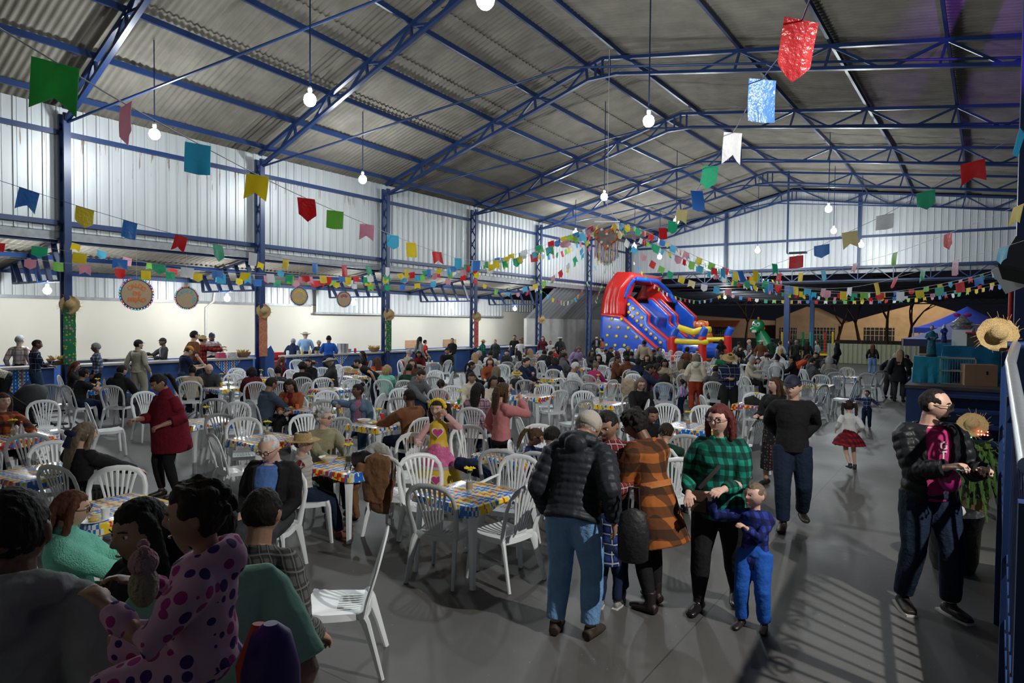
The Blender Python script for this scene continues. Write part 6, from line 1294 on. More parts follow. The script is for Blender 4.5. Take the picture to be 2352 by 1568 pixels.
# ================================================================ empty chairs
# position of the middle of the back's top edge, looking direction relative to the line of sight
def chp(px, py, rel, label, kind='w'):
    p = gz(px, py, .875); f_ = azim(px)-RD(rel); d = V((cos(f_), sin(f_), 0)); chair(p.x+d.x*.29, p.y+d.y*.29, f_, label, kind)
fl = V((-3.62, 3.04, 0)); q0 = gz(690, 1560); q1 = gz(826, 1553); q2 = gz(872, 1492)
dv = (V((q1.x, q1.y, 0))-V((q0.x, q0.y, 0))); cc_ = (V((q0.x, q0.y, 0))+V((q2.x, q2.y, 0)))/2
chair(cc_.x-.0, cc_.y, atan2(-dv.y, -dv.x), 'empty white plastic chair standing alone in the foreground')
NC = [(985, 1118, 28, 'white plastic chair before the empty foreground table, seen from behind', 'g'), (1216, 1118, -48, 'white plastic chair right of the empty foreground table', 'w'), (963, 1047, 165, 'white plastic chair left behind the empty foreground table', 'w'),
      (1196, 1050, 205, 'white armchair right behind the empty foreground table', 'a'), (1146, 1036, 15, 'grey plastic chair before the child with pink bow', 'g'), (1075, 980, 180, 'white plastic chair behind the girl in yellow dress to the right', 'w'),
      (270, 1076, 182, 'white plastic chair beyond the near left table', 'w'), (65, 1000, 8, 'grey plastic chair with its back to the camera at the far left', 'g'), (118, 1018, 165, 'white plastic chair left of the navy hair bow', 'w'),
      (199, 928, 82, 'pale plastic chair turned sideways in the left aisle', 'w'), (98, 922, 170, 'white plastic chair by the pram', 'w'), (115, 885, 15, 'grey plastic chair before the person in navy check', 'g'), (330, 902, 160, 'white plastic chair just left of the poncho', 'w'),
      (493, 918, 12, 'grey plastic chair right of the poncho, far one', 'g'), (545, 926, 200, 'white plastic chair behind the blue checked table, left', 'w'), (560, 962, 180, 'white plastic chair facing the camera behind the white-haired person', 'w'), (505, 953, 22, 'grey plastic chair right of the poncho, near one', 'g'), (487, 1000, 72, 'white plastic chair turned right between poncho and white hair', 'w'),
      (425, 866, 0, 'small white plastic chair before the orange cap', 'w'), (543, 847, 182, 'white plastic chair below the hanging corn basket', 'w'), (535, 860, 180, 'white plastic chair right of the bald person', 'w'), (681, 827, 172, 'white plastic chair standing at the second counter', 'w'), (742, 869, 181, 'white plastic chair facing the camera by the felt hat', 'w'), (740, 845, 178, 'white plastic chair left of the felt hat', 'w'),
      (796, 843, 181, 'white plastic chair facing the camera right of the felt hat', 'w'), (750, 900, 176, 'large white plastic chair behind the grey-haired person', 'w'), (706, 880, -60, 'grey plastic chair right of the rust cardigan', 'g'), (745, 922, 5, 'grey plastic chair right behind the olive top', 'g'), (700, 955, 165, 'white plastic chair left of the olive top', 'w'), (778, 962, -30, 'grey plastic chair right of the olive top', 'g'),
      (810, 872, 178, 'white plastic chair behind the hats', 'w'), (878, 906, -70, 'white plastic chair by the red can table, turned', 'w'), (918, 915, 10, 'grey plastic chair left of the brown suede jacket', 'g'), (920, 894, 178, 'white plastic chair beyond the brown suede jacket', 'w'), (995, 866, 8, 'grey plastic chair behind the girl with ribbon', 'g'), (1000, 852, 176, 'white plastic chair near the girl with ribbon', 'w'),
      (1040, 855, -80, 'white plastic chair sideways left of the cream jacket', 'w'), (1038, 888, 178, 'white plastic chair right of the pink ribbon', 'w'), (998, 834, 5, 'grey plastic chair near the far counter', 'g'), (1030, 828, -50, 'white plastic chair near the far counter, turned', 'w'), (954, 998, 190, 'white plastic chair the girl in yellow holds', 'w'),
      (1250, 884, 165, 'white plastic chair facing the camera right of the pink blouse', 'w'), (1287, 898, -35, 'white plastic chair with empty seat right of the pink blouse', 'w'), (1206, 874, 10, 'grey plastic chair right of the yellow straw hat', 'g'), (1315, 874, 8, 'grey plastic chair behind the padded vest', 'g'), (1355, 882, 15, 'grey plastic chair behind the magenta top', 'g'), (1340, 900, 180, 'white plastic chair facing the camera before the magenta top', 'w'), (1345, 920, -45, 'grey plastic chair left of the charcoal hooded jacket', 'g'),
      (1408, 874, -50, 'white plastic chair with a beige coat on it', 'w'), (1455, 860, 176, 'white plastic chair behind the navy jacket', 'w'), (1530, 930, 180, 'white plastic chair behind the dark green child, facing the camera', 'w'), (1618, 934, 180, 'white plastic chair behind the green check shirt', 'w'), (1490, 920, -95, 'white plastic chair seen from its side by the blonde in glasses', 'w'), (1612, 910, 75, 'white plastic chair right of the red trousers', 'w'),
      (1693, 884, 100, 'white plastic chair right of the girl in magenta', 'w'), (1735, 904, 180, 'white plastic chair before the black shoulder bag', 'w'), (1746, 852, 10, 'grey plastic chair behind the cream jacket', 'g'), (1712, 866, 60, 'white plastic chair left of the grey one behind the cream jacket', 'w'), (1862, 846, 60, 'white plastic chair right of the orange top', 'w'), (1850, 874, 5, 'grey plastic chair with a blue mark on its back', 'g'), (1886, 862, 178, 'white plastic chair facing the camera in the right block', 'w'),
      (1920, 856, 5, 'grey plastic chair at the right end table, near side', 'g'), (1968, 877, -78, 'white plastic chair turned left beside the running girl', 'w'), (1993, 858, 5, 'grey plastic chair at the right end, back to the camera', 'g'), (2022, 853, -50, 'white plastic chair at the far right end of the rows', 'w'), (1893, 886, -60, 'white plastic chair right behind the navy cap', 'w'), (1752, 962, -55, 'white plastic chair between green check and navy cap', 'w'), (1946, 845, 178, 'white plastic chair behind the right end table', 'w'),
      (1576, 1002, 0, 'grey plastic chair left of the green check shirt', 'g'), (1556, 1056, -20, 'white plastic chair behind the orange check cardigan', 'w'), (1238, 978, 178, 'white plastic chair behind the child with pink bow', 'w'), (1190, 958, 75, 'white plastic chair right behind the pink blouse', 'w'), (1165, 832, 5, 'grey plastic chair before the stripes', 'g'), (1155, 838, 178, 'white plastic chair behind the strawberry-blonde person', 'w'), (1382, 840, 178, 'white plastic chair left of the corduroy jacket', 'w'), (1412, 832, 20, 'white plastic chair behind the auburn hair', 'w'),
      (1618, 832, 178, 'white plastic chair behind the cream hoodie', 'w'), (1756, 820, 178, 'white chair shell in the far middle', 'w'), (1270, 843, 20, 'white plastic chair by the grey jacket', 'w'), (1288, 858, 80, 'white plastic chair left of the padded vest', 'w')]
for px, py, rel, lb, k in NC: chp(px, py, rel, lb, k)
# the far tables keep chairs on the sides nobody sits at
rc = random.Random(5)
for i, (x, y, n) in enumerate(TABS[18:]):
    for a_, sd in ((0, 'right-hand'), (pi/2, 'far'), (pi, 'left-hand'), (-pi/2, 'near')):
        cx, cy = x+cos(a_)*.72, y+sin(a_)*.72
        if min((cx-p_[0])**2+(cy-p_[1])**2 for p_ in PEOPLE) < .62**2: continue
        if any((cx-o.location.x)**2+(cy-o.location.y)**2 < .5**2 for o in bpy.data.objects if o.name.startswith('plastic_chair')): continue
        if any((cx-t_[0])**2+(cy-t_[1])**2 < .65**2 for t_ in TABS): continue
        kd = 'wwg'[rc.randrange(3)]
        if rc.random() < .8: chair(cx, cy, a_+pi+rc.uniform(-.3, .3), '%s chair, %s side of the table %s' % ('grey' if kd == 'g' else 'white', sd, n), kd)
# ================================================================ counters along the kitchen strip
CTOP = mat('pale_counter_stone', (.42, .41, .38), .4, nz=.1, sc=10); CBLUE = mat('counter_blue', (.025, .085, .30), .5, nz=.1, sc=3)
for y0, y1, l in ((Y0+.2, 7.8, 'at the far left'), (8.4, 13.75, 'between the leftmost and second columns'), (15.1, 19.7, 'between the second and third columns'), (20.2, 25.6, 'between the third and fourth columns'), (26.1, 31.5, 'between the fourth and fifth columns')):
    t = thing('serving_counter', 'blue serving counter with a pale top, '+l, 'counter', (-20.15, (y0+y1)/2, 0))
    obj('counter_body', MB().box((0, 0, .49), (.30, y1-y0, .98)), CBLUE, t); obj('counter_top', MB().box((0, 0, 1.01), (.56, y1-y0+.06, .06)), CTOP, t)
for i, (y0, y1) in enumerate(((9.0, 13.2), (16.0, 19.4))):
    t = thing('kitchen_table', 'steel work table behind the %s counter' % ('first', 'second')[i], 'table', (-21.9, (y0+y1)/2, 0))
    obj('tabletop', MB().box((0, 0, .86), (.7, y1-y0, .04)), SILV, t)
    for a_ in (-1, 1):
        for b_ in (-1, 1): obj('leg', MB().box((a_*.3, b_*(y1-y0)/2*.94, .42), (.04, .04, .84)), SILV, t)
def tri_cloth(y, w, l):
    m_ = MB().prism([(-w/2, 0), (w/2, 0), (0, -w*.52)], lambda u, v, q: (-19.985+q, y+u, 1.035+v), 0, .006)
    tag(obj('counter_cloth', m_, CLOTH), l, 'cloth')
tri_cloth(gx(521, 830, -20).y, 1.15, 'checked cloth corner hanging on the counter by the second column')
tri_cloth(gx(30, 850, -20).y, 1.3, 'checked cloth corner hanging on the leftmost counter')
tri_cloth(gx(690, 815, -20).y, .9, 'checked cloth corner by the curly black hair on the second counter')
tri_cloth(gx(782, 812, -20).y, .9, 'checked cloth corner right of the bright blue t-shirt')
# things on the counters
HUSK = mat('corn_husk', (.55, .42, .20), .85, nz=.3, sc=30); WICK = mat('wicker', (.28, .15, .06), .8, nz=.3, sc=50, bump=.8, bsc=120)
def corn(y, l, x=-20.15, z=1.04, s=1.0):
    t = thing('corn_basket', l, 'basket', (x, y, z)); obj('basket', MB().lathe([(.13*s, 0), (.19*s, .05*s), (.235*s, .14*s), (.24*s, .17*s), (.22*s, .165*s)], n=18), WICK, t)
    mb = MB(); rn = random.Random(int(y*10))
    for k in range(16): a_ = rn.uniform(0, 6.28); r_ = rn.uniform(.03, .16)*s; d = V((cos(a_)*.8, sin(a_)*.8, .9)).normalized(); p = V((cos(a_)*r_, sin(a_)*r_, .14*s)); mb.tube([p, p+d*.07*s, p+d*.16*s], [.02*s, .03*s, .006*s], 6)
    obj('corn_cobs', mb, HUSK, t); return t
corn(gx(132, 805, -20.1).y, 'wicker basket of corn left of the leftmost column'); corn(gx(561, 800, -20.1).y, 'wicker basket of corn by the second column'); corn(gx(861, 795, -20.1).y, 'wicker basket of corn with a doll by the third column')
for i, y in enumerate((gx(200, 822, -21.9).y, gx(262, 820, -21.9).y)):
    t = thing('chafing_tray', '%s large steel tray behind the hair net with ribbon' % ('left', 'right')[i], 'tray', (-21.9, y, .88)); obj('tray_body', MB().prism([(-.28, 0), (.28, 0), (.33, .16), (-.33, .16)], lambda u, v, q: (u, q, v), -.42, .42), SILV, t); obj('lid_rim', MB().box((0, 0, .17), (.70, .9, .02)), SILV, t)
def pot(x, y, z, r, h_, l, m_=None, cat='pot'):
    t = thing('stock_pot', l, cat, (x, y, z)); obj('pot_body', MB().lathe([(r, 0), (r, h_), (r*.93, h_), (r*.93, h_*.3)], n=22), m_ or SILV, t)
    for s in (1, -1): obj('handle', MB().tube([(0, s*r, h_*.8), (0, s*(r+.04), h_*.78), (0, s*(r+.04), h_*.7), (0, s*r, h_*.68)], .008, 6), m_ or SILV, t)
    return t
pot(-20.2, gx(787, 800, -20.2).y, 1.04, .22, .36, 'tall steel stock pot right of the bright blue t-shirt')
pot(-20.2, gx(800, 803, -20.2).y, 1.04, .11, .15, 'small steel pot beside the tall stock pot'); pot(-20.1, gx(728, 810, -20.1).y, 1.04, .09, .13, 'small pot before the dark flowered top')
t = thing('red_crate', 'red tray with white objects left of the navy coat', 'crate', (-21.0, gx(620, 812, -21).y, 0)); obj('crate_body', MB().box((0, 0, 1.02), (.5, .85, .2)), RED, t); obj('crate_stand', MB().box((0, 0, .46), (.45, .8, .92)), mat('dark_red_cloth', (.25, .02, .03), .8), t)
t = thing('red_table', 'low table with a red cloth in the gap right of the second column', 'table', (-20.4, gx(628, 830, -20.4).y, 0)); obj('table_cloth', MB().box((0, 0, .42), (.6, 1.0, .84)), mat('raspberry_cloth', (.32, .05, .08), .8, bump=.4), t)
JAR = mat('food_jar', (.55, .42, .18), .3, nz=.3, sc=30)
for i, (px, m_) in enumerate(((684, GLASS), (697, JAR), (711, JAR), (545, WHITE), (519, WHITE), (664, WHITE), (815, RED), (800, WHITE))):
    y = gx(px, 808, -20.12).y; tag(obj('food_jar', MB().lathe([(.045, 0), (.05, .02), (.05, .13), (.04, .15), (.04, .17)], n=12), m_, loc=(-20.1-.1*(i % 2), y, 1.04)), '%s jar on the blue counter %s' % (['clear', 'amber', 'amber', 'white', 'white', 'white', 'red', 'white'][i], ['left of the flowered hair net', 'left of the felt hat', 'before the felt hat', 'by the corn basket', 'under the pointing arm', 'by the navy coat', 'beside the stock pot', 'right of the blue t-shirt'][i]), 'jar')
for i, y in enumerate((gx(505, 800, -20.2).y, gx(530, 800, -20.2).y)):
    tag(obj('sauce_bottles_tray', MB().box((0, 0, .05), (.2, .28, .1)).box((0, 0, .14), (.16, .22, .08)), mat('mixed_packets%d' % i, (.45, .05, .12) if i == 0 else (.5, .5, .52), .5, nz=.5, sc=30), loc=(-20.15, y, 1.04)), ['stack of colourful packets', 'white tub'][i]+' on the counter under the pointing arm', 'packets')
for i, (px, ) in enumerate(((1766/3.92+500,), (2098/3.92+500,), (1000+820/3.92,), (1000+20/3.92,))):
    if i == 3: continue
    p = gx(px, 795, LX+.1); tag(obj('wooden_board', MB().box((0, 0, 0), (.04, 1.1, .42)), WOOD, loc=(LX+.03, p.y, 1.08)), 'light brown wooden board on the cream wall, %s of three' % ('left', 'middle', 'right')[i], 'board')
tag(obj('down_pipe', MB().tube([(LX+.1, gx(470, 700, LX).y, .9), (LX+.1, gx(470, 700, LX).y, 2.75), (LX+.2, gx(470, 700, LX).y+.25, 3.0), (LX+.2, gx(470, 700, LX).y+.3, 3.4)], .045, 8), mat('white_pipe', (.6, .6, .56), .5)), 'white rain pipe on the cream wall behind the counter', 'pipe')

# ---- hats and cloth strips on the columns
def hat_mesh():
    prof = [(.0, .13), (.07, .125), (.092, .09), (.10, .0), (.16, -.005), (.205, .012), (.21, .006)]; mb = MB(); P = []; n = 26; rn = random.Random(4)
    for r_, z_ in prof:
        for j in range(n): a_ = 2*pi*j/n; k = 1+(rn.uniform(-.04, .05) if r_ > .2 else 0); P.append((max(.001, r_)*k*cos(a_), max(.001, r_)*k*sin(a_), z_+(rn.uniform(-.012, .012) if r_ > .19 else 0)))
    mb.add(P, [(i*n+j, i*n+(j+1) % n, (i+1)*n+(j+1) % n, (i+1)*n+j) for i in range(len(prof)-1) for j in range(n)]); me = mb.mesh('hat'); me.materials.append(STRAW)
    f = MB()
    for j in range(36): a_ = rn.uniform(0, 6.28); r2 = rn.uniform(.22, .29); f.tube([(cos(a_)*.2, sin(a_)*.2, .005), (cos(a_+.1)*r2, sin(a_+.1)*r2, rn.uniform(-.05, .04))], .0022, 4)
    m2 = f.mesh('loose_straw'); m2.materials.append(STRAW); return me, m2
HATM, HATF = hat_mesh()
def straw_hat(loc, rot, l, s=1.0):
    t = thing('straw_hat', l, 'hat', loc); t.rotation_euler = rot; t.scale = (s, s, s); obj('hat_shell', HATM, None, t); obj('loose_straw', HATF, None, t); return t
NG = spots('green_flower_cloth', (.02, .16, .07), (.55, .16, .25), 13, .40, (.40, .42, .03)); NO = spots('orange_dot_cloth', (.50, .16, .08), (.60, .5, .4), 50, .3); NR = spots('red_dot_cloth', (.50, .05, .06), (.6, .5, .45), 40, .3)
for k, (ph_, m_, hp) in enumerate((('leftmost', NG, 700), ('second', NO, 714), ('third', NG, 722), ('fourth', NR, 727), ('fifth', None, 733))):
    y = COLY[k+1]; z = gx({0: 166, 1: 597, 2: 880, 3: 1090, 4: 1240}[k], hp, -19.85).z
    straw_hat((-19.8, y, z), (0, RD(78), RD(-25)), 'straw hat hung on the %s column' % ph_, 1.15)
    if m_:
        mb = MB(); w = .15; P = []; n = 14
        for i in range(n+1): zz_ = z-.12-(z-.12-1.06)*i/n; b_ = .012*sin(i*1.7+k); P += [(-19.80+b_, y-w-b_*.5, zz_), (-19.78+b_*1.5, y, zz_), (-19.80-b_, y+w+b_, zz_), (-19.83, y+w, zz_), (-19.83, y-w, zz_)]
        F = [(i*5+j, i*5+(j+1) % 5, (i+1)*5+(j+1) % 5, (i+1)*5+j) for i in range(n) for j in range(5)]+[(4, 3, 2, 1, 0), tuple(n*5+j for j in range(5))]
        tag(obj('cloth_strip', mb.add(P, F), m_), '%s patterned cloth strip on the %s column' % ({NG: 'green flowered', NO: 'orange dotted', NR: 'red dotted'}[m_], ph_), 'cloth')
for y, s_ in ((COLY[2]+.25, 1), ): tag(obj('cut_out_post', MB().box((-19.97, y, .6), (.12, .5, 1.2)).prism([(-.25, 0), (.25, 0), (.12, .22), (0, .12), (-.12, .22)], lambda u, v, q: (-19.97+q, y+u, 1.2+v), -.05, .05), CBLUE), 'blue cut-out board with points beside the second column', 'board')

# ---- round burlap signs
BUR = mat('burlap', (.66, .50, .31), .95, nz=.15, sc=60, bump=1, bsc=220); RIMD = mat('dark_sign_rim', (.08, .03, .05), .7)
FC = {'o': (.75, .16, .03), 'b': (.02, .16, .6), 'g': (.02, .35, .10), 'p': (.60, .25, .45), 'k': (.06, .03, .03), 'y': (.75, .55, .03), 'c': (.03, .42, .65), 'm': (.4, .02, .15), 'v': (.12, .03, .3)}
FCM = {k: mat('paper_'+k, v, .7, nz=0) for k, v in FC.items()}
def sign(px, py, rpx, lines, col, label, x=-20.35, rimc='obgpkc'):
    p = gx(px, py, x); dep = (p-CP).dot(cf); r = rpx*dep/FPX; face = atan2(-p.y, -p.x)*.35   # turned a little towards the hall
    t = thing('burlap_sign', label, 'sign', p, face+pi/2)     # local -Y looks into the hall
    n = 36; obj('disc', MB().prism([(r*cos(2*pi*k/n), r*sin(2*pi*k/n)) for k in range(n)], lambda u, v, q: (u, q, v), -.01, .01), BUR, t)
    obj('rim', MB().tube([(r*cos(2*pi*k/n), -.01, r*sin(2*pi*k/n)) for k in range(n+1)], .012, 6, cap=False), RIMD, t)
    fr = {k: MB() for k in rimc}
    nf = 32
    for k in range(nf):
        a_ = 2*pi*k/nf; c_ = V((cos(a_), 0, sin(a_))); s_ = V((-sin(a_), 0, cos(a_))); w = r*.075; i0 = c_*r*1.0; e_ = r*.18
        q = [i0-s_*w, i0+s_*w, i0+c_*e_+s_*w*1.2, i0+c_*e_*.6, i0+c_*e_-s_*w*1.2]; P = [v+V((0, -.004, 0)) for v in q]+[v+V((0, .004, 0)) for v in q]
        fr[rimc[(k*5+k//3) % len(rimc)]].add(P, [(0, 1, 2, 3, 4), (9, 8, 7, 6, 5)]+[(j, 5+j, 5+(j+1) % 5, (j+1) % 5) for j in range(5)])
    for k, m_ in fr.items(): obj('paper_fringe', m_, FCM[k], t)
    m_ = FCM[col]
    for ln in lines:
        if ln[0] == 'arc':      # word bent round a circle: text, radius, centre angle, step, size
            _, s, rr, a0, st_, sz = ln
            for i, ch in enumerate(s):
                a_ = RD(a0-(i-(len(s)-1)/2)*st_); sg = 1 if st_ > 0 else -1
                letters(ch, sz*r, (rr*r*cos(a_), -.014, rr*r*sin(a_)), (pi/2, 0, 0) if False else M3.Rotation(a_-pi/2*sg, 3, V((0, -1, 0))).to_4x4().to_3x3().__matmul__(M3.Rotation(pi/2, 3, 'X')).to_euler(), m_, t)
        else:
            s, z_, sz = ln; letters(s, sz*r, (0, -.014, z_*r), (pi/2, 0, 0), m_, t)
    obj('hanging_cord', MB().tube([(0, 0, r), (0, 0, min(4.35, 4.35)-p.z)], .004, 5), TWINE, t)
    return t
sign(314, 675, 33, [('arc', 'CALDO', .95*.6, 90, 24, .42), ('DE', .02, .40), ('FEIJÃO', -.42, .40)], 'o', 'largest round burlap sign reading CALDO DE FEIJÃO in orange', rimc='bgcpvo')
sign(429, 684, 23.5, [('arc', 'TROPEIRO', .66, 68, 27, .36)], 'c', 'round burlap sign reading TROPEIRO in turquoise', rimc='okcgpv')
sign(687, 680, 19.5, [('arc', 'CACHORRO', .62, 92, 21, .36), ('arc', 'QUENTE', .62, 270, -25, .36)], 'y', 'round burlap sign reading CACHORRO QUENTE in yellow', rimc='vmbgco')
sign(790, 687, 16.5, [('arc', 'DOCES', .9*.55, 90, 22, .44)], 'm', 'smallest round burlap sign reading DOCES in wine red', rimc='cgopmb')

# ================================================================ bunting
BC = {'g': (.13, .52, .18), 'p': (.75, .45, .52), 'c': (.18, .60, .76), 'y': (.86, .70, .10), 'r': (.75, .08, .09), 'l': (.38, .68, .20), 'b': (.15, .38, .72), 'w': (.85, .85, .85), 'G': (.10, .56, .36), 'n': (.86, .74, .48)}
def film(k, v):
    m = mat('flag_film_'+k, v, .28, nz=.08, sc=30, bump=.5, bsc=30); nt = m.node_tree; b = nt.nodes['Principled BSDF']
    tr = nd(nt, 'ShaderNodeBsdfTranslucent'); tr.inputs[0].default_value = tuple(min(1, x*1.25) for x in v)+(1,); ms = nd(nt, 'ShaderNodeMixShader'); ms.inputs[0].default_value = .55
    nt.links.new(b.outputs[0], ms.inputs[1]); nt.links.new(tr.outputs[0], ms.inputs[2]); nt.links.new(ms.outputs[0], nt.nodes['Material Output'].inputs[0]); return m
BM = {k: film(k, v) for k, v in BC.items()}; CORDW = mat('white_cord', (.6, .6, .6), .5); CORDB = mat('violet_cord', (.08, .05, .25), .5)
def catmull(P, n=12):
    out = []
    for i in range(len(P)-1):
        p0 = P[max(0, i-1)]; p1 = P[i]; p2 = P[i+1]; p3 = P[min(len(P)-1, i+2)]
        for k in range(n): t = k/n; out.append(.5*((2*p1)+(p2-p0)*t+(2*p0-5*p1+4*p2-p3)*t*t+(3*p1-p0-3*p2+p3)*t**3))
    out.append(P[-1]); return out
def garland(ctrl, seq, label, gap=.42, size=(.20, .25), start=.1, cord=None, at=None, seed=0, cr_=.003, fl=0, turn=0):
    """ctrl: (px, py, depth) along the string; seq: colours, repeated; at: pixel columns of single flags"""
    P = catmull([gd(*c) for c in ctrl]); rn = random.Random(seed+17); c0 = P[0]
    t = thing('bunting_garland', label, 'bunting', c0); obj('cord', MB().tube([p-c0 for p in P], cr_, 5), cord or CORDW, t)
    L = [0]
    for a_, b_ in zip(P, P[1:]): L.append(L[-1]+(b_-a_).length)
    def pt(s):
        s = max(0, min(L[-1]-1e-4, s)); j = next(i for i in range(len(L)-1) if L[i+1] >= s); u = (s-L[j])/(L[j+1]-L[j]); return P[j].lerp(P[j+1], u), (P[j+1]-P[j]).normalized()
    ss = []
    if at:
        prj = [1176+FPX*(p-CP).dot(cr)/(p-CP).dot(cf) for p in P]
        for x in at:
            j = min(range(len(P)-1), key=lambda i: abs((prj[i]+prj[i+1])/2-x)); d_ = prj[j+1]-prj[j]; ss.append(L[j]+(L[j+1]-L[j])*max(0, min(1, (x-prj[j])/d_ if abs(d_) > 1e-6 else 0)))
    else:
        s = start
        while s < L[-1]-.1: ss.append(s); s += gap*rn.uniform(.85, 1.15)
        ss = ss[:99]
    for i, s in enumerate(ss):
        w, h_ = size; w *= rn.uniform(.9, 1.08); h_ *= rn.uniform(.9, 1.1)
        a_, d = pt(s-w/2); b_, _ = pt(s+w/2); sd = (b_-a_).normalized(); mid = (a_+b_)/2; sd = (sd*(1-turn)+cr*turn*(1 if sd.dot(cr) > 0 else -1)).normalized(); a_, b_ = mid-sd*w/2, mid+sd*w/2; dn = (V((0, 0, -1))); dn = (dn-sd*dn.dot(sd)*.6).normalized(); nn = sd.cross(dn).normalized(); tw = rn.uniform(-.28, .28); dn = (dn*cos(tw)+nn*sin(tw)).normalized(); nn = sd.cross(dn).normalized()
        kind = (i*7+seed*3+fl) % 3; cur = rn.uniform(-.03, .03); G = []; nu, nv = 6, 5
        for iv in range(nv+1):
            for iu in range(nu+1):
                u = iu/nu; v = iv/nv; c_ = abs(u-.5)*2; end = 1-.32*(1-c_) if kind == 0 else (1-.28*c_**1 if kind == 1 else 1.0-.05*c_)
                if kind == 0: end = .70+.30*c_
                q = a_+(b_-a_)*u+dn*(h_*v*end)+nn*(cur*v*v+.012*sin(u*7+i)*v); G.append(q-c0)
        k_ = len(G); G2 = G+[g_+nn*.0025 for g_ in G]; F = []
        for iv in range(nv):
            for iu in range(nu): q = iv*(nu+1)+iu; F += [(q, q+1, q+nu+2, q+nu+1), (k_+q, k_+q+nu+1, k_+q+nu+2, k_+q+1)]
        obj('flag', MB().add(G2, F), BM[seq[i % len(seq)]], t)
    return t
HX = (1378, 512, 21.5); HY = (1410, 510, 21.5)
garland([(-60, 20, 3.0), (0, 65, 3.4), (165, 165, 3.9), (290, 240, 4.5), (455, 330, 5.6), (592, 402, 6.7), (703, 455, 8), (843, 515, 10.2), (902, 540, 11.5), (1003, 578, 14.5), (1090, 598, 17.5), (1200, 590, 20.5), (1300, 552, 21.3), HX], 'gpcyrlpcyrcbyGr', 'long bunting string from the upper left corner, its near flags largest', at=[130, 290, 455, 592, 703, 770, 843, 902, 944, 1003, 1052, 1095, 1140, 1185, 1225, 1262, 1300, 1335], size=(.23, .26), cr_=.005, turn=.5)
garland([(-60, 400, 6.5), (0, 415, 6.8), (196, 478, 7.6), (417, 542, 8.8), (582, 580, 10.2), (723, 604, 12.3), (868, 612, 14.8), (1000, 618, 17.5), (1130, 598, 20), (1260, 560, 21), HX], 'byb'+'rGwybrGwybcrGywl', 'upper bunting string from the left edge across the lean-to roof', at=[68, 196, 300, 417, 500, 582, 657, 723, 790, 845, 890, 935, 985, 1030, 1075, 1115, 1160, 1200, 1240, 1280, 1318, 1350], cord=CORDB, size=(.205, .215))
garland([(165, 557, 16.8), (223, 573, 17.2), (318, 598, 17.8), (443, 626, 18.5), (560, 640, 19), (700, 644, 19.5), (880, 640, 20), (1050, 618, 20.6), (1220, 572, 21.2), HX], 'ycplrwcybGprlw', 'bunting string tied to the leftmost column', gap=.55, size=(.20, .20), seed=2)
garland([(-40, 555, 10.6), (97, 567, 10.8), (187, 582, 11), (345, 604, 11.6), (483, 620, 12.4), (590, 627, 13.2), (717, 633, 14.6), (868, 632, 16.5), (1010, 616, 18.5), (1150, 590, 20), (1290, 545, 21), HX], 'rGybGwbywGrybrwGy', 'bunting string just above the burlap signs', gap=.53, size=(.22, .17), seed=3, start=.2)
garland([(-40, 590, 11.5), (84, 597, 12), (152, 604, 12.4), (318, 620, 13.2), (500, 629, 14.2), (680, 634, 15.5), (850, 636, 17), (1000, 628, 18.3), (1150, 602, 19.8), (1300, 552, 21), HX], 'cplpryGyc', 'lower bunting string passing behind the burlap signs', gap=.50, size=(.175, .19), seed=5)
garland([(592, 600, 18.6), (645, 622, 18.8), (720, 642, 19.2), (820, 652, 19.8), (900, 655, 20.2), (1000, 645, 20.6), (1120, 618, 21), (1260, 570, 21.3), HX], 'ycprywlGb', 'bunting string tied to the second column', gap=.5, size=(.17, .18), seed=6)
garland([(1088, 640, 27), (1140, 664, 26.5), (1190, 672, 26), (1240, 655, 25), (1310, 610, 23.5), (1375, 545, 22)], 'rylcprwyg', 'short sagging bunting string at the fourth column', gap=.5, size=(.17, .19), seed=8)
garland([(1240, 665, 31), (1275, 686, 30), (1310, 690, 28), (1340, 660, 26), (1375, 590, 23), (1385, 545, 22)], 'gcyrplw', 'bunting string hanging low at the fifth column', gap=.5, size=(.17, .19), seed=9)
garland([HY, (1470, 545, 22.5), (1560, 590, 24), (1650, 632, 25.5), (1760, 660, 26.5), (1900, 673, 27), (2040, 670, 26), (2160, 652, 24.5), (2260, 628, 22.5), (2330, 605, 21)], 'ycprGwybrl', 'bunting string from the heart to the right column, middle one', gap=.5, size=(.19, .21), seed=10, cr_=.006)
garland([HY, (1480, 530, 21), (1580, 580, 20.5), (1680, 620, 20), (1800, 655, 19), (1950, 670, 18), (2100, 668, 16.8), (2220, 645, 15.8), (2330, 612, 15)], 'wyGrbcpylr', 'bunting string from the heart to the right, nearer one', gap=.44, size=(.20, .22), seed=11, cr_=.006)
garland([HY, (1440, 528, 22), (1500, 562, 23.5), (1600, 612, 26), (1700, 650, 29), (1830, 676, 32), (2000, 684, 34), (2160, 672, 33), (2300, 645, 31)], 'rybwlpcGy', 'bunting string from the heart to the far right, rear one', gap=.55, size=(.19, .2), seed=12)
garland([(1880, -60, 2.9), (1860, 0, 3.1), (1818, 95, 3.5), (1750, 185, 4.4), (1690, 295, 5.6), (1635, 378, 7.4), (1602, 435, 9.3), (1567, 480, 11.5), (1530, 520, 14.5), (1480, 528, 18), HY], 'rbwGbnGr', 'bunting string running down from the upper right towards the heart', at=[1842, 1752, 1684, 1633, 1600, 1566, 1546, 1522], size=(.2, .27), cord=CORDB, cr_=.004, turn=.75, fl=1)
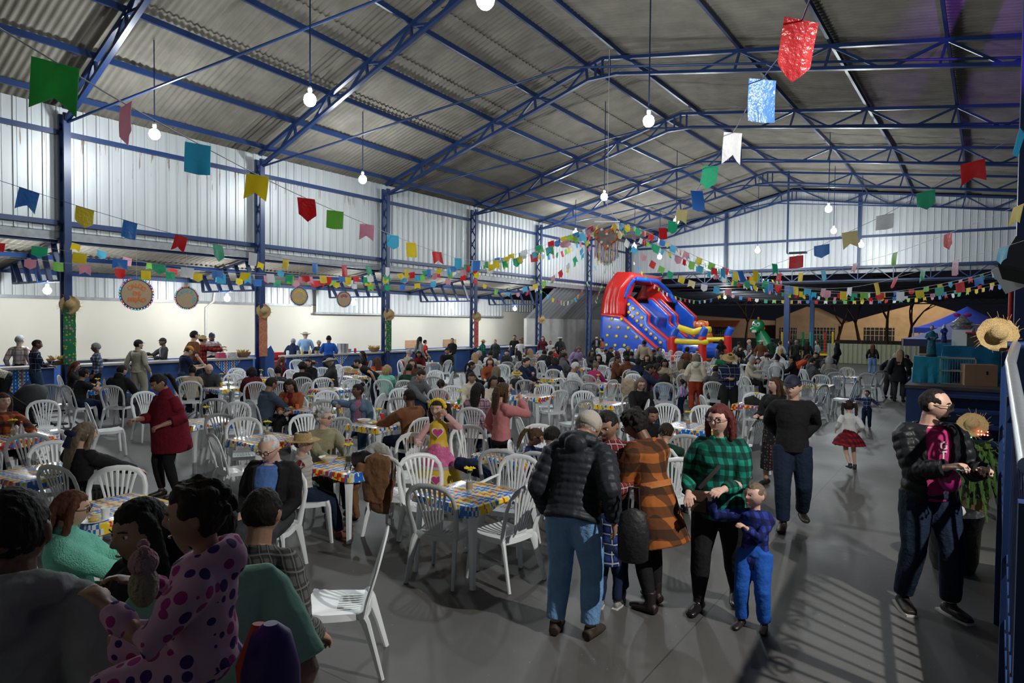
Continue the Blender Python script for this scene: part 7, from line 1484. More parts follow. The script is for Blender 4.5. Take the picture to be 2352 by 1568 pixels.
garland([(2420, 250, 6.4), (2352, 300, 6.9), (2232, 372, 7.7), (2125, 440, 8.5), (2032, 493, 9.4), (1950, 532, 10.3), (1886, 563, 11), (1828, 588, 11.9), (1778, 606, 12.8), (1700, 622, 15), (1560, 590, 20), HY], 'crGwnbrG'+'yb', 'bunting string from the right edge on a violet cord', at=[2350, 2234, 2126, 2033, 1951, 1887, 1829, 1779, 1735, 1700, 1660], cord=CORDB, size=(.23, .24), fl=2, turn=.5)
garland([(2420, 440, 8), (2345, 470, 8.6), (2180, 535, 10.3), (2056, 580, 12), (1964, 605, 13.8), (1880, 622, 15.5), (1790, 628, 17.5), (1690, 625, 19.5), (1560, 590, 21), HY], 'yrlpcyrG', 'bunting string from the right edge, second from the top', at=[2340, 2178, 2056, 1965, 1890, 1840, 1790, 1740, 1690, 1640, 1590], size=(.22, .24))
garland([(2420, 530, 8.4), (2308, 566, 9), (2195, 598, 10.5), (2120, 620, 11.6), (2058, 637, 12.8), (2010, 650, 13.8), (1950, 660, 15), (1880, 662, 16.5), (1800, 655, 18), (1700, 640, 19.5), (1580, 598, 21), HY], 'cpGryw'+'pybGw', 'bunting string from the right edge, third from the top', at=[2306, 2196, 2121, 2058, 2012, 1952, 1892, 1828, 1770, 1715, 1665, 1610, 1560, 1510], size=(.21, .23), fl=1)
garland([(1455, 600, 36), (1500, 650, 38), (1545, 678, 40), (1600, 690, 42), (1640, 684, 43), (1662, 672, 43)], 'wbyGrplc', 'small bunting string sagging before the dark annex, left one', gap=.55, size=(.2, .22), seed=20)
garland([(1662, 672, 43), (1740, 686, 42), (1850, 690, 41), (1980, 690, 39), (2100, 684, 36), (2200, 672, 33), (2310, 650, 30)], 'ypbrwGly', 'small bunting string before the dark annex, right one', gap=.5, size=(.2, .22), seed=21)
garland([(1404, 575, 21.5), (1408, 620, 21.7), (1406, 668, 22)], 'yrGwpb', 'vertical string of tiny flags below the heart, right one', gap=.16, size=(.07, .09), seed=22)
garland([(1394, 575, 21.5), (1386, 640, 22), (1366, 695, 24)], 'rGylw', 'vertical string of tiny flags below the heart, left one', gap=.2, size=(.08, .1), seed=23)
garland([(1236, 585, 27), (1280, 580, 25.5), (1330, 555, 23.5), HX], 'ywcpGrl', 'short bunting string from the fifth column up to the heart', gap=.4, size=(.2, .22), seed=30)
garland([(1200, 660, 24), (1260, 640, 23.5), (1320, 590, 22.5), HX], 'cylprwG', 'bunting string rising steeply to the heart from below left', gap=.4, size=(.2, .22), seed=31)
garland([HY, (1450, 560, 21.3), (1520, 612, 21), (1600, 648, 20.7), (1700, 668, 20.5)], 'ynwcprlG', 'bunting string falling right below the heart', gap=.36, size=(.2, .22), seed=32)
garland([HY, (1460, 520, 23), (1530, 555, 26), (1610, 600, 30), (1700, 632, 34), (1800, 645, 38)], 'wcylprGb', 'bunting string from the heart towards the gable wall', gap=.55, size=(.2, .22), seed=33)
# the heart decoration
hp = gd(1394, 545, 21.6); t = thing('heart_decoration', 'large hanging heart with flowers, picture panel and ribbon fringe', 'decoration', hp, azim(1394)-pi/2)
s_ = .26; HP2 = [(s_*x*1.55, s_*z*1.45) for x, z in heart(1.0)]
obj('heart_board', MB().prism(HP2, lambda u, v, q: (u, q, v), -.02, .02), mat('dark_heart_print', (.16, .12, .10), .6, nz=.8, sc=6), t)
obj('red_rim', MB().tube([(x, 0, z) for x, z in HP2+HP2[:1]], .022, 6, cap=False), RED, t)
mb = MB(); mo = MB(); rn = random.Random(2)
for i in range(14):
    x, z = HP2[(i*2) % 28]; (mb if i % 3 else mo).ball((x*.86, -.04, z*.86), .05, 8, 6)
obj('orange_flowers', mb, FCM['o'], t); obj('white_flowers', mo, WHITE, t)
for j, k in enumerate('rbygpcm'):
    mb = MB()
    for i in range(7):
        x = -.38+(i*7+j)*.76/49; zt = -.05-.3*(1-abs(x)/.4); mb.tube([(x, -.02, zt), (x+.02*sin(i*3+j), -.03, zt-.3), (x, -.02, zt-.50-.12*rn.random())], [(.010, .003)]*3, 4, ref=(0, 1, 0))
    obj('ribbons', mb, BM.get(k) or FCM['m'], t)
obj('hanging_bar', MB().box((0, 0, .5), (.8, .04, .04)), WHITE, t)
obj('hanging_cord', MB().tube([(-.36, 0, .5), (0, 0, .95), (.36, 0, .5)], .012, 5).tube([(0, 0, .95), (0, 0, roofz(hp.x, hp.y)+.1-hp.z)], .01, 5), CORDW, t)
# ceiling pole with a flat projector mount
p = gy(1811, 436, 38.0); q = gy(1840, 580, 38.0)
t = thing('ceiling_projector', 'dark pole from the ridge with a flat projector at its foot', 'projector', (p.x, 38.0, 0)); obj('pole', MB().tube([(0, 0, roofz(p.x, 38)+.1), (0, 0, q.z)], .05, 8), BLUE2, t); obj('projector', MB().box((.55, 0, q.z), (.85, .35, .09)), BLACK, t); obj('arm', MB().box((.25, 0, q.z-.03), (.5, .08, .04)), BLUE2, t)
# ================================================================ inflatables
VB = mat('blue_vinyl', (.015, .10, .62), .25, nz=.04, sc=2, coat=.3); VR = mat('red_vinyl', (.62, .02, .015), .25, nz=.04, sc=2, coat=.3); VY = mat('yellow_vinyl', (.80, .58, .02), .3, nz=.03); VO = mat('orange_vinyl', (.72, .16, .03), .3, nz=.04); VG = mat('green_vinyl', (.01, .26, .09), .3, nz=.04, coat=.3)
def soft(o, v=.07, it=6): mods(o, v, it); return o
def wall(poly, y0, y1, m_, parent, name, v=.07):
    mb = MB(); P = []
    for px, py in poly:
        p = gy(px, py, YS); P.append((p.x, max(0.02, p.z)))
    mb.prism(P, lambda u, z_, q: (u-OX, q, z_), y0-YS, y1-YS); return soft(obj(name, mb, m_, parent), v)
YS = 39.0; OX = gy(1460, 810, YS).x
t = thing('inflatable_slide', 'tall blue and red inflatable slide with yellow dots', 'slide', (OX, YS, 0))
def line(pts, y, r, m_, name, closed=False):
    Q = [gy(px, py, YS) for px, py in pts]; mb = MB().tube([(q.x-OX, y-YS, max(r*.6, q.z)) for q in Q], r, 10, ref=(0, 1, 0)); return soft(obj(name, mb, m_, t), .05, 3)
w1 = [(1384, 840), (1389, 722), (1434, 727), (1540, 822), (1540, 840)]
wall(w1, 38.4, 39.2, VB, t, 'side_wall'); line([(1389, 722), (1434, 727), (1538, 818)], 38.5, .12, VR, 'red_edge')
w2 = [(1437, 684), (1444, 682), (1487, 722), (1486, 741), (1531, 780), (1534, 840), (1440, 840)]
wall(w2, 39.1, 39.7, VB, t, 'lane_wall'); line([(1437, 683), (1447, 683), (1489, 724), (1487, 742), (1532, 780), (1534, 815)], 39.2, .11, VR, 'red_edge')
for (dx, dy, y) in ((22, 0, 41.0), (33, 1, 41.5), (55, 5, 43.2)):
    wall([(px+dx, py+dy*.6) for px, py in w2[:5]]+[(1534+dx*.5, 840), (1440+dx, 840)], y, y+.35, VB, t, 'lane_wall'); line([(px+dx, py+dy*.6) for px, py in ((1437, 684), (1447, 683), (1489, 724), (1487, 742), (1530, 776))], y+.1, .10, VR, 'red_edge')
for y0, y1 in ((39.6, 41.1), (41.7, 43.3)):
    wall([(1440, 700), (1462, 694), (1505, 730), (1500, 752), (1545, 800), (1548, 840), (1440, 840)], y0, y1, mat('lane_blue_vinyl', (.012, .06, .36), .3), t, 'slide_lane')
# hood
mb = MB()
for i in range(3):
    y = -.55+i*.0; a_ = [(1396+i*15, 724), (1399+i*13, 690), (1408+i*12, 660), (1424+i*11.5, 637)]
    Q = [gy(px, py, YS) for px, py in a_]; mb.tube([(q.x-OX, -.2, q.z) for q in Q]+[(Q[-1].x-OX+.1, 4.2, Q[-1].z)], .36, 12, ref=(0, 1, 0))
soft(obj('red_hood', mb, VR, t), .06, 5)
wall([(1400, 690), (1424, 637), (1456, 637), (1440, 682), (1433, 727), (1396, 724)], 38.9, 39.6, VR, t, 'hood_side'); wall([(1402, 684), (1424, 637), (1456, 637), (1440, 682)], 42.8, 43.4, VR, t, 'hood_side')
line([(1437, 684), (1449, 655), (1460, 640)], 38.8, .13, VB, 'blue_arch'); mb = MB(); Q = [gy(px, py, YS) for px, py in ((1460, 640), (1478, 642), (1486, 665), (1496, 690))]
soft(obj('blue_arch', mb.tube([(Q[0].x-OX, 0, Q[0].z), (Q[1].x-OX, 2.2, Q[1].z), (Q[2].x-OX, 3.6, Q[2].z), (Q[3].x-OX, 4.0, Q[3].z)], .16, 12), VB, t), .05, 3)
wall([(1434, 645), (1462, 645), (1494, 690), (1440, 690)], 42.2, 42.8, VR, t, 'hood_back')
mb = MB()
for px, py, y in [(x, yy, 38.36) for x, yy in ((1405, 732), (1427, 733), (1400, 751), (1420, 752), (1443, 753), (1395, 770), (1416, 772), (1438, 773), (1462, 774), (1393, 792), (1413, 793), (1434, 793))]+[(x, yy, 39.05) for x, yy in ((1444, 699), (1454, 709), (1464, 720), (1474, 730), (1444, 717), (1453, 727), (1463, 737), (1473, 747), (1484, 757), (1495, 767), (1506, 777), (1517, 787))]:
    q = gy(px, py, y); mb.ball((q.x-OX, y-YS-.02, q.z), (.10, .05, .10), 10, 6)
obj('yellow_dots', mb, VY, t)
# bouncy castle frame
YS2 = 37.6; ox2 = gy(1590, 815, YS2).x; t = thing('bouncy_castle', 'red, blue and yellow inflatable frame right of the slide', 'bouncy castle', (ox2, YS2, 0))
def tb(pts, y, r, m_, n_): Q = [gy(px, py, YS2) for px, py in pts]; return soft(obj(n_, MB().tube([(q.x-ox2, (y if not isinstance(y, list) else y[i])-YS2, max(.0, q.z)) for i, q in enumerate(Q)], r, 12), m_, t), .05, 3)
for px, y in ((1546, 37.6), (1568, 41), (1613, 37.6), (1630, 41)):
    tb([(px, 840), (px, 772)], y, .24, VR, 'red_pillar'); tb([(px, 774), (px+2, 764), (px+9, 752)], y, .22, VB, 'blue_knee')
tb([(1556, 752), (1575, 758), (1592, 763), (1608, 758), (1632, 757)], 37.7, .2, VY, 'yellow_bar'); tb([(1552, 783), (1590, 785), (1628, 786)], 37.5, .17, VY, 'yellow_bar'); tb([(1570, 782), (1632, 781)], 41, .15, VY, 'yellow_bar')
tb([(1552, 808), (1590, 806), (1632, 808)], 39, .45, VB, 'blue_base')
q = gy(1610, 746, 41.5); q.z /= .62; t = thing('inflatable_dog', 'orange inflatable animal head with a white blaze above the bouncy castle', 'inflatable', (q.x, 41.5, 0)); t.scale = (.62, .62, .62)
soft(obj('head', MB().ball((0, 0, q.z), (.62, .6, .5), 16, 12).ball((.35, -.5, q.z-.22), (.32, .35, .25), 12, 8), VO, t), .05, 3); soft(obj('body', MB().tube([(0.3, .2, q.z-.3), (.5, .3, q.z-1.0), (.4, .2, 0.02)], [.4, .6, .8], 14), VO, t), .07, 4)
for s in (-1, 1): soft(obj('ear', MB().ball((s*.6, 0, q.z+.05), (.22, .14, .36), 12, 8), VO, t), .05, 2); obj('eye', MB().ball((s*.2, -.54, q.z+.14), .11, 10, 8), WHITE, t)
obj('nose', MB().ball((.36, -.86, q.z-.12), .09, 8, 6), BLACK, t)
q = gy(1741, 748, 46.0); q.z /= .68; t = thing('inflatable_dinosaur', 'green inflatable dinosaur with big eyes behind the crowd', 'inflatable', (q.x, 46, 0)); t.scale = (.68, .68, .68)
soft(obj('head', MB().ball((0, 0, q.z), (.62, .6, .62), 16, 12).ball((-.15, -.55, q.z-.42), (.52, .5, .30), 14, 10), VG, t), .06, 4)
soft(obj('body', MB().tube([(0, .1, q.z-.3), (.3, .3, q.z-1.0), (.9, .5, .7), (1.0, .5, .03)], [.4, .6, 1.0, 1.1], 16), VG, t), .08, 5)
for s in (-1, 1): e_ = obj('eye', MB().ball((-.05+s*.22, -.52, q.z+.16), (.17, .12, .2), 12, 8), WHITE, t); obj('pupil', MB().ball((-.05+s*.2, -.64, q.z+.13), (.07, .03, .09), 8, 6), BLACK, e_)
obj('crest', MB().ball((.05, 0, q.z+.68), (.12, .2, .2), 8, 6).ball((.5, .2, q.z-.25), (.15, .15, .18), 8, 6), VO, t); obj('muzzle', MB().ball((-.12, -.95, q.z-.55), (.25, .15, .16), 10, 8), mat('cream_vinyl', (.7, .62, .45), .4), t)
# net playground
t = thing('net_playground', 'ring of coloured poles with nets behind the crowd', 'playground', (gy(1850, 800, 47).x, 47, 0)); ox = t.location.x
for px, k in ((1795, VY), (1818, VR), (1843, VG), (1866, mat('teal_pole', (.02, .3, .3), .4)), (1889, VR), (1907, mat('sky_pole', (.05, .3, .7), .4)), (1912, VY)):
    p = gy(px, 762, 47); obj('pole', MB().tube([(p.x-ox, (px % 3)*.8-.6, .0), (p.x-ox, (px % 3)*.8-.6, p.z)], .07, 8), k, t)
p0 = gy(1795, 765, 47).x-ox; p1 = gy(1912, 765, 47).x-ox; mb = MB()
for i in range(19): x = p0+(p1-p0)*i/18; mb.tube([(x, 0, .5), (x, 0, 1.75)], .008, 4)
for j in range(7): mb.tube([(p0, 0, .55+j*.2), ((p0+p1)/2, 0, .48+j*.2), (p1, 0, .55+j*.2)], .008, 4)
obj('net', mb, mat('green_net', (.05, .25, .18), .7), t); obj('platform', MB().box(((p0+p1)/2, .2, .42), (abs(p1-p0), 1.6, .1)), VY, t)
# low ribbed fence at the open end
p0 = gy(1900, 800, 44.6).x; p1 = gy(2110, 800, 44.6).x
struct('fence_panel', ribbed((p0, 44.6, 0), (p1, 44.6, 0), .02, lambda u: gy(1990, 790, 44.6).z, (0, -1, 0), .25, .04), mat('olive_fence_paint', (.22, .23, .15), .6, nz=.1), 'olive ribbed metal fence at the open end', 'fence', ang=20)
struct('fence_panel', MB().box((-24, 45.5, .9), (6, .12, 1.8)), mat('grey_gate_paint', (.10, .10, .11), .7), 'dark low fence behind the inflatables', 'fence')
struct('trim_5', MB().box((gy(2080, 800, 30).x, 0, .03), (.01, .01, .01)), CTOP, 'small kerb stone at the open end', 'trim')
# houses over the street
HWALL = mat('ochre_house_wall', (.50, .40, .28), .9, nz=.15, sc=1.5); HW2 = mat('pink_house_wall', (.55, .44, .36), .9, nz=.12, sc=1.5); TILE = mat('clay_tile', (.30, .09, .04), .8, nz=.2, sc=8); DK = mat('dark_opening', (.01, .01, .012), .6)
YH = 76.0
def hx(px): return gy(px, 750, YH).x
def hz(py, px=1900): return gy(px, py, YH).z
def house(name, poly, label, m_, openings, roofp=None):
    x0 = hx(poly[0][0]); t = thing(name, label, 'house', (x0, YH, 0))
    P = [(hx(px)-x0, max(0, hz(py, px))) for px, py in poly]; obj('wall', MB().prism(P, lambda u, v, q: (u, q, v), 0, 7), m_, t)
    for (a_, b_, c_, d_) in openings:
        w_ = obj('window', MB().box(((hx(a_)+hx(c_))/2-x0, -.03, (hz(b_, a_)+hz(d_, a_))/2), (hx(c_)-hx(a_), .08, hz(b_, a_)-hz(d_, a_))), DK, t); mb = MB()
        for k in range(7): x = hx(a_)-x0+(hx(c_)-hx(a_))*(k+.5)/7; mb.box((x, -.1, (hz(b_, a_)+hz(d_, a_))/2), (.04, .03, hz(b_, a_)-hz(d_, a_)))
        for k in range(3): mb.box(((hx(a_)+hx(c_))/2-x0, -.1, hz(d_, a_)+(hz(b_, a_)-hz(d_, a_))*(k+.5)/3), (hx(c_)-hx(a_), .03, .04))
        obj('grille', mb, GREYP, w_)
    return t, x0
t, x0 = house('street_house', [(1556, 860), (1556, 722), (1745, 735), (1745, 860)], 'low pink house with a red tiled awning across the street', HW2, [(1642, 752, 1670, 785)])
mb = MB(); a_, b_ = hx(1560)-x0, hx(1700)-x0; z0, z1 = hz(735, 1600), hz(747, 1600); mb.add([(a_, -.1, z0), (b_, -.1, z0), (b_, -1.6, z1), (a_, -1.6, z1), (a_, -.1, z0-.12), (b_, -.1, z0-.12), (b_, -1.6, z1-.12), (a_, -1.6, z1-.12)], [(0, 1, 2, 3), (7, 6, 5, 4), (3, 2, 6, 7), (0, 3, 7, 4), (1, 5, 6, 2)]); obj('awning', mb, TILE, t)
t, x0 = house('street_house', [(1782, 860), (1782, 732), (1852, 704), (1925, 738), (1925, 860)], 'gabled grey-brown house behind the blue posts', mat('grey_brown_house_wall', (.36, .30, .24), .9, nz=.15, sc=1.5), [(1792, 752, 1830, 785), (1865, 752, 1918, 785)])  # grey-brown wall colour with slight random tone
t, x0 = house('street_house', [(1930, 860), (1930, 745), (2010, 722), (2120, 693), (2215, 722), (2215, 860)], 'wide ochre house behind the bare tree, right of the gabled one', HWALL, [(1985, 752, 2055, 788)])
struct('pavement_fence', MB().box((-13, 66, .5), (26, .1, 1.0)), mat('iron_fence_paint', (.06, .06, .06), .6), 'low iron fence along the street', 'fence')
BARK = mat('tree_bark', (.10, .06, .04), .95, nz=.25, sc=5); LEAF = mat('dry_leaves', (.16, .13, .05), .9, nz=.3)
def tree(px, y, h_, label, seed, lean_=0):
    x = gy(px, 780, y).x; t = thing('street_tree', label, 'tree', (x, y, 0)); rn = random.Random(seed); mb = MB(); lf = MB()
    def br(p, d, L, r, k):
        q = p+d*L*.5+V((rn.uniform(-.1, .1), 0, 0)); e_ = q+(d+V((rn.uniform(-.25, .25), rn.uniform(-.15, .15), .05))).normalized()*L*.5; mb.tube([p, q, e_], [r, r*.8, r*.6], 7)
        if k == 0:
            for _ in range(3): lf.ball(e_+V((rn.uniform(-.25, .25), rn.uniform(-.2, .2), rn.uniform(-.15, .2))), (.16, .12, .05), 6, 4)
            return
        for _ in range(3): br(e_, (d+V((rn.uniform(-.9, .9), rn.uniform(-.4, .4), rn.uniform(-.1, .5)))).normalized(), L*.62, r*.55, k-1)
    br(V((0, 0, 0)), V((lean_, 0, 1)).normalized(), h_*.5, .16, 3); obj('trunk', mb, BARK, t); obj('foliage', lf, LEAF, t, kind='stuff')
tree(2038, 60, 5.6, 'bare branching tree before the ochre house', 3); tree(1985, 61, 5.2, 'leaning thin tree left of the bare one', 5, -.35); tree(1925, 62, 4.8, 'slim tree right of the gabled house', 8, .05); tree(2085, 62, 4.6, 'thin tree near the blue tent', 11, .1); tree(1715, 66, 5.0, 'leafy tree before the pink house', 13)

# ================================================================ tents and the stall at the right
TB = mat('tent_blue', (.02, .06, .50), .6, nz=.05); TN = mat('tent_pale_blue', (.16, .18, .36), .7, nz=.08); TD = mat('tent_navy_valance', (.03, .035, .12), .7)
def tent(pa, pe, y, dpt, m_, mv, label):
    """pa: apex pixel, pe: left eave pixel, mirrored about the apex"""
    a_ = gy(*pa, y+dpt/2); e_ = gy(*pe, y); hw = a_.x-e_.x; t = thing('gazebo_tent', label, 'tent', (a_.x, y, 0)); zt, ze = a_.z, e_.z
    mb = MB(); n = 8; P = []; F = []
    C = [(-hw, 0), (hw, 0), (hw, dpt), (-hw, dpt)]
    for s in range(4):
        (x0, y0), (x1, y1) = C[s], C[(s+1) % 4]; b0 = len(P)
        for i in range(n+1):
            u = i/n; zz_ = ze+(zt-ze)*(u**1.35)
            P += [(x0*(1-u), y0*(1-u)+dpt/2*u, zz_), (x1*(1-u), y1*(1-u)+dpt/2*u, zz_)]
        F += [(b0+2*i, b0+2*i+1, b0+2*i+3, b0+2*i+2) for i in range(n)]
    o = obj('canopy', mb.add(P, F), m_, t); o.modifiers.new('t', 'SOLIDIFY').thickness = .01
    mb = MB()
    for s in range(4): (x0, y0), (x1, y1) = C[s], C[(s+1) % 4]; mb.bar((x0, y0, ze-.12), (x1, y1, ze-.12), .015, .25)
    obj('valance', mb, mv, t)
    for x, y_ in C: obj('leg', MB().box((x*.98, y_, ze/2), (.05, .05, ze)), GALV, t)
    return t
tent((2222, 703), (2096, 752), 36, 4.0, TB, TB, 'bright blue gazebo tent, the rear one'); tent((2212, 727), (2071, 778), 27.5, 3.2, TN, TD, 'pale blue gazebo tent with a navy valance, the front one')
p = gz(2110, 850, .8); t = thing('stall_table', 'stall table with packets under the front tent', 'table', (gy(2130, 830, 26).x, 26, 0)); obj('tabletop', MB().box((0, 0, .78), (1.5, 1.2, .04)), mat('stall_cloth', (.35, .30, .25), .8, nz=.6, sc=20), t); obj('cloth_front', MB().box((0, 0, .39), (1.45, 1.15, .76)), TD, t)
for i in range(6): tag(obj('packet', MB().ball((0, 0, .07), (.10, .09, .07), 8, 6), [WHITE, MATS['food_jar'], K_['pink'], K_['green'], WHITE, K_['red']][i], loc=(gy(2130, 830, 26).x-.6+.24*i, 25.8+.1*(i % 3), .80)), '%s packet on the stall table, number %d from the left' % (['white', 'amber', 'pink', 'green', 'pale', 'red'][i], i+1), 'packet')
# ================================================================ the stage block with tables and statues
SX0 = gy(2079, 1000, 15.6).x; STZ = 1.12; SB = mat('stage_blue', (.018, .05, .16), .5, nz=.15, sc=3)
t = thing('stage_platform', 'blue stage platform with a dark top at the right', 'platform', (SX0, 15.6, 0)); obj('platform_body', MB().box((1.7, 3.2, STZ/2-.03), (3.4, 6.4, STZ-.06)), SB, t); obj('platform_top', MB().box((1.7, 3.2, STZ-.03), (3.46, 6.46, .06)), mat('dark_boards', (.07, .06, .055), .7, nz=.2), t)
t = thing('stage_steps', 'blue open steps leading up to the stage', 'steps', (SX0+.35, 15.6, 0))
for i in range(4): obj('tread', MB().box((1.3, -.18-.3*i, STZ-.06-.24*(i+.4)), (2.5, .3, .05)), SB, t)
obj('side_board', MB().prism([(0, 0), (-1.35, 0), (-1.35, .1), (0, STZ-.08)], lambda u, v, q: (q, u, v), 0, .05), SB, t)
TQ = cloth('turquoise_cloth', (.015, .22, .33), .7, .6, 10); TQ2 = cloth('deep_turquoise_cloth', (.01, .13, .26), .7, .6, 10)
def onstage(px, y): return gy(px, 850, y).x
def draped(x, y, w, d_, h_, m_, label):
    n = 40; P = []; F = []; rn = random.Random(int(w*100)); rows = 5
    for r_ in range(rows):
        for k in range(n):
            a_ = 2*pi*k/n; c_, s_ = cos(a_), sin(a_); q = max(abs(c_), abs(s_)); f_ = 1+(.10*r_/(rows-1))*(1+.8*sin(k*1.9)); P.append((c_/q*w/2*f_, s_/q*d_/2*f_, h_*(1-r_/(rows-1))))
    P.append((0, 0, h_)); F = [(r_*n+k, (r_+1)*n+k, (r_+1)*n+(k+1) % n, r_*n+(k+1) % n) for r_ in range(rows-1) for k in range(n)]+[(len(P)-1, k, (k+1) % n) for k in range(n)]
    o = obj('draped_table', MB().add(P, F), m_, loc=(x, y, STZ)); tag(o, label, 'table'); return o
draped(onstage(2140, 16.8), 16.8, .62, .6, .54, TQ, 'turquoise cloth covered stand under the larger statue')
draped(onstage(2166, 18.2), 18.2, .5, .5, .80, TQ2, 'deeper blue cloth covered stand under the smaller statue')
draped(onstage(2228, 17.6), 17.6, 1.0, .7, .76, TQ2, 'wide blue cloth covered table right of the statues')
def statue(x, y, z, h_, robe, label, veil=None, skin_=None):
    t = thing('saint_statue', label, 'statue', (x, y, z), pi)
    obj('pedestal', MB().lathe([(.16*h_, 0), (.17*h_, .02*h_), (.14*h_, .05*h_)], n=16), BLACK, t)
    g = MB().tube([(0, 0, .04*h_), (0, 0, .25*h_), (0, 0, .5*h_), (0, 0, .68*h_), (0, 0, .78*h_), (0, 0, .83*h_)], [(.145*h_, .11*h_), (.125*h_, .10*h_), (.105*h_, .08*h_), (.125*h_, .075*h_), (.09*h_, .06*h_), (.035*h_, .035*h_)], 18, ref=(0, 1, 0))
    for s in (1, -1): g.tube([(s*.11*h_, 0, .75*h_), (s*.155*h_, .02*h_, .6*h_), (s*.08*h_, .11*h_, .56*h_)], [.04*h_, .045*h_, .04*h_], 8)
    o = obj('robe', g, robe, t); mods(o, .012, 4, disp=.02, dsc=.06)
    obj('head', MB().ball((0, .01*h_, .91*h_), (.05*h_, .055*h_, .07*h_), 12, 9), skin_ or SKM['l'], t)
    obj('hair' if not veil else 'veil', MB().ball((0, -.015*h_, .925*h_), (.057*h_, .055*h_, .07*h_), 12, 9) if not veil else MB().tube([(0, -.03*h_, .45*h_), (0, -.04*h_, .75*h_), (0, -.02*h_, .92*h_), (0, 0, 1.0*h_)], [(.14*h_, .05*h_), (.12*h_, .06*h_), (.065*h_, .06*h_), (.02*h_, .02*h_)], 14, ref=(0, 1, 0)), veil or HM['brown'], t)
    obj('belt', MB().tube([(0, 0, .585*h_), (0, 0, .605*h_)], [(.118*h_, .09*h_)]*2, 18, ref=(0, 1, 0)), mat('gold_cord', (.5, .35, .1), .5), t)
    return t
statue(onstage(2138, 16.7), 16.7, STZ+.545, .66, cloth('statue_teal', (.02, .12, .17), .6), 'teal robed saint statue seen from behind on the turquoise stand'); statue(onstage(2166, 18.2), 18.2, STZ+.805, .42, cloth('statue_blue', (.02, .04, .22), .6), 'smaller statue in blue mantle and white veil', WHITE)
x = onstage(2207, 17.5); t = thing('wrapped_dish', 'dish wrapped in clear film on a white box', 'dish', (x, 17.5, STZ+.765)); obj('white_box', MB().box((0, 0, .17), (.36, .3, .34)), WHITE, t); obj('dish', MB().lathe([(.08, .35), (.17, .36), (.23, .43), (.15, .46), (.20, .50), (.10, .58), (.03, .66)], n=20), mat('crinkled_film', (.5, .5, .52), .15, metal=.7, nz=.5, sc=20, bump=1, bsc=25), t); obj('bow', MB().ball((-.1, 0, .66), (.07, .03, .04), 8, 6).ball((.1, 0, .66), (.07, .03, .04), 8, 6), K_['magenta'], t)
x = onstage(2248, 17.4); t = thing('red_tray', 'red tray with glasses on the wide blue table', 'tray', (x, 17.4, STZ+.765)); obj('tray_base', MB().box((0, 0, .13), (.45, .3, .26)), MATS['dark_boards'], t); obj('tray_rim', MB().box((0, 0, .28), (.5, .34, .03)), RED, t); obj('glasses', MB().lathe([(.03, .29), (.04, .38)], (-.12, 0, 0), 10).lathe([(.03, .29), (.04, .38)], (.02, 0, 0), 10).lathe([(.03, .29), (.04, .38)], (.14, 0, 0), 10), SILV, t)
x = onstage(2200, 16.6); t = thing('wire_cage', 'empty wire cage on the stage floor', 'cage', (x, 16.6, STZ)); mb = MB()
for a_ in (-.3, .3):
    for b_ in (-.2, .2): mb.box((a_, b_, .27), (.02, .02, .54))
for z_ in (.01, .27, .53):
    for b_ in (-.2, .2): mb.box((0, b_, z_), (.62, .02, .02))
    for a_ in (-.3, .3): mb.box((a_, 0, z_), (.02, .42, .02))
obj('cage_frame', mb, SILV, t); mb = MB()
for i in range(13): mb.box((-.27+.045*i, -.2, .27), (.004, .004, .52))
obj('bars', mb, SILV, t)
CARD = mat('cardboard', (.34, .20, .12), .85); x = onstage(2248, 16.5); t = thing('cardboard_box', 'cardboard box beside the cage on the stage', 'box', (x, 16.5, STZ), .2); obj('box_body', MB().box((0, 0, .21), (.55, .4, .42)), CARD, t); obj('hand_hole', MB().box((.1, -.205, .26), (.03, .01, .07)), BLACK, t)
# ================================================================ near stair and its railing at the right edge
A0, A1 = V((.22, 6.4, 0)), V((.17, 2.75, 0))
def rz_(u): return 2.16-.38*u                      # handrail height from far to near
t = thing('stair_railing', 'blue stair railing with a galvanised handrail at the right edge', 'railing', (0, 0, 0))
hr_ = [A0+(A1-A0)*u+V((0, 0, rz_(u))) for u in (0, .25, .5, .75, .93)]
obj('handrail', MB().tube([hr_[0]+V((.05, .0, 0))]+hr_[1:], .032, 14), GALV, t)
obj('end_rail', MB().tube([hr_[0]+V((-.0, .06, 0)), hr_[0]+V((1.3, .06, .0))], .03, 10), BLUE, t)
for u in (0, .5, 1.0): p = A0+(A1-A0)*u; obj('railing_post', MB().box((p.x, p.y, (rz_(u)-.05)/2), (.07, .07, rz_(u)-.05)), BLUE, t)
n = 26
for i in range(1, n):
    u = i/n
    if i == 13: continue
    p = A0+(A1-A0)*u; zb = 1.12-1.0*u; obj('picket', MB().box((p.x, p.y, (rz_(u)-.03+max(.12, zb))/2), (.022, .022, rz_(u)-.03-max(.12, zb))), BLUE, t)
for off in (.06, .42): obj('rail_bar', MB().bar(A0+V((0, 0, 1.12+off)), A1+V((0, 0, .12+off)), .03, .05), BLUE, t)
mb = MB()
for i in range(7):      # scroll ornaments between the pickets
    u = .10+i*.13; p = A0+(A1-A0)*u+V((0, 0, rz_(u)-.16)); Q = []
    for k in range(20): a_ = k*.5; r_ = .095*(1-k/26); Q.append(p+V((0, r_*cos(a_), r_*sin(a_))))
    mb.tube(Q, .009, 5); mb.tube([q+V((0, -.2, 0)) if False else V((q.x, 2*p.y-q.y-.19, q.z)) for q in Q], .009, 5)
obj('scrolls', mb, BLUE, t)
obj('stringer', MB().bar((.24, 6.4, 1.0), (.19, 2.75, .02), .05, .24), BLUE2, t)
t = thing('stair_flight', 'stair flight with worn pale treads beside the railing', 'stairs', (0, 0, 0)); TR = mat('worn_tread', (.20, .20, .18), .8, nz=.3, sc=8)
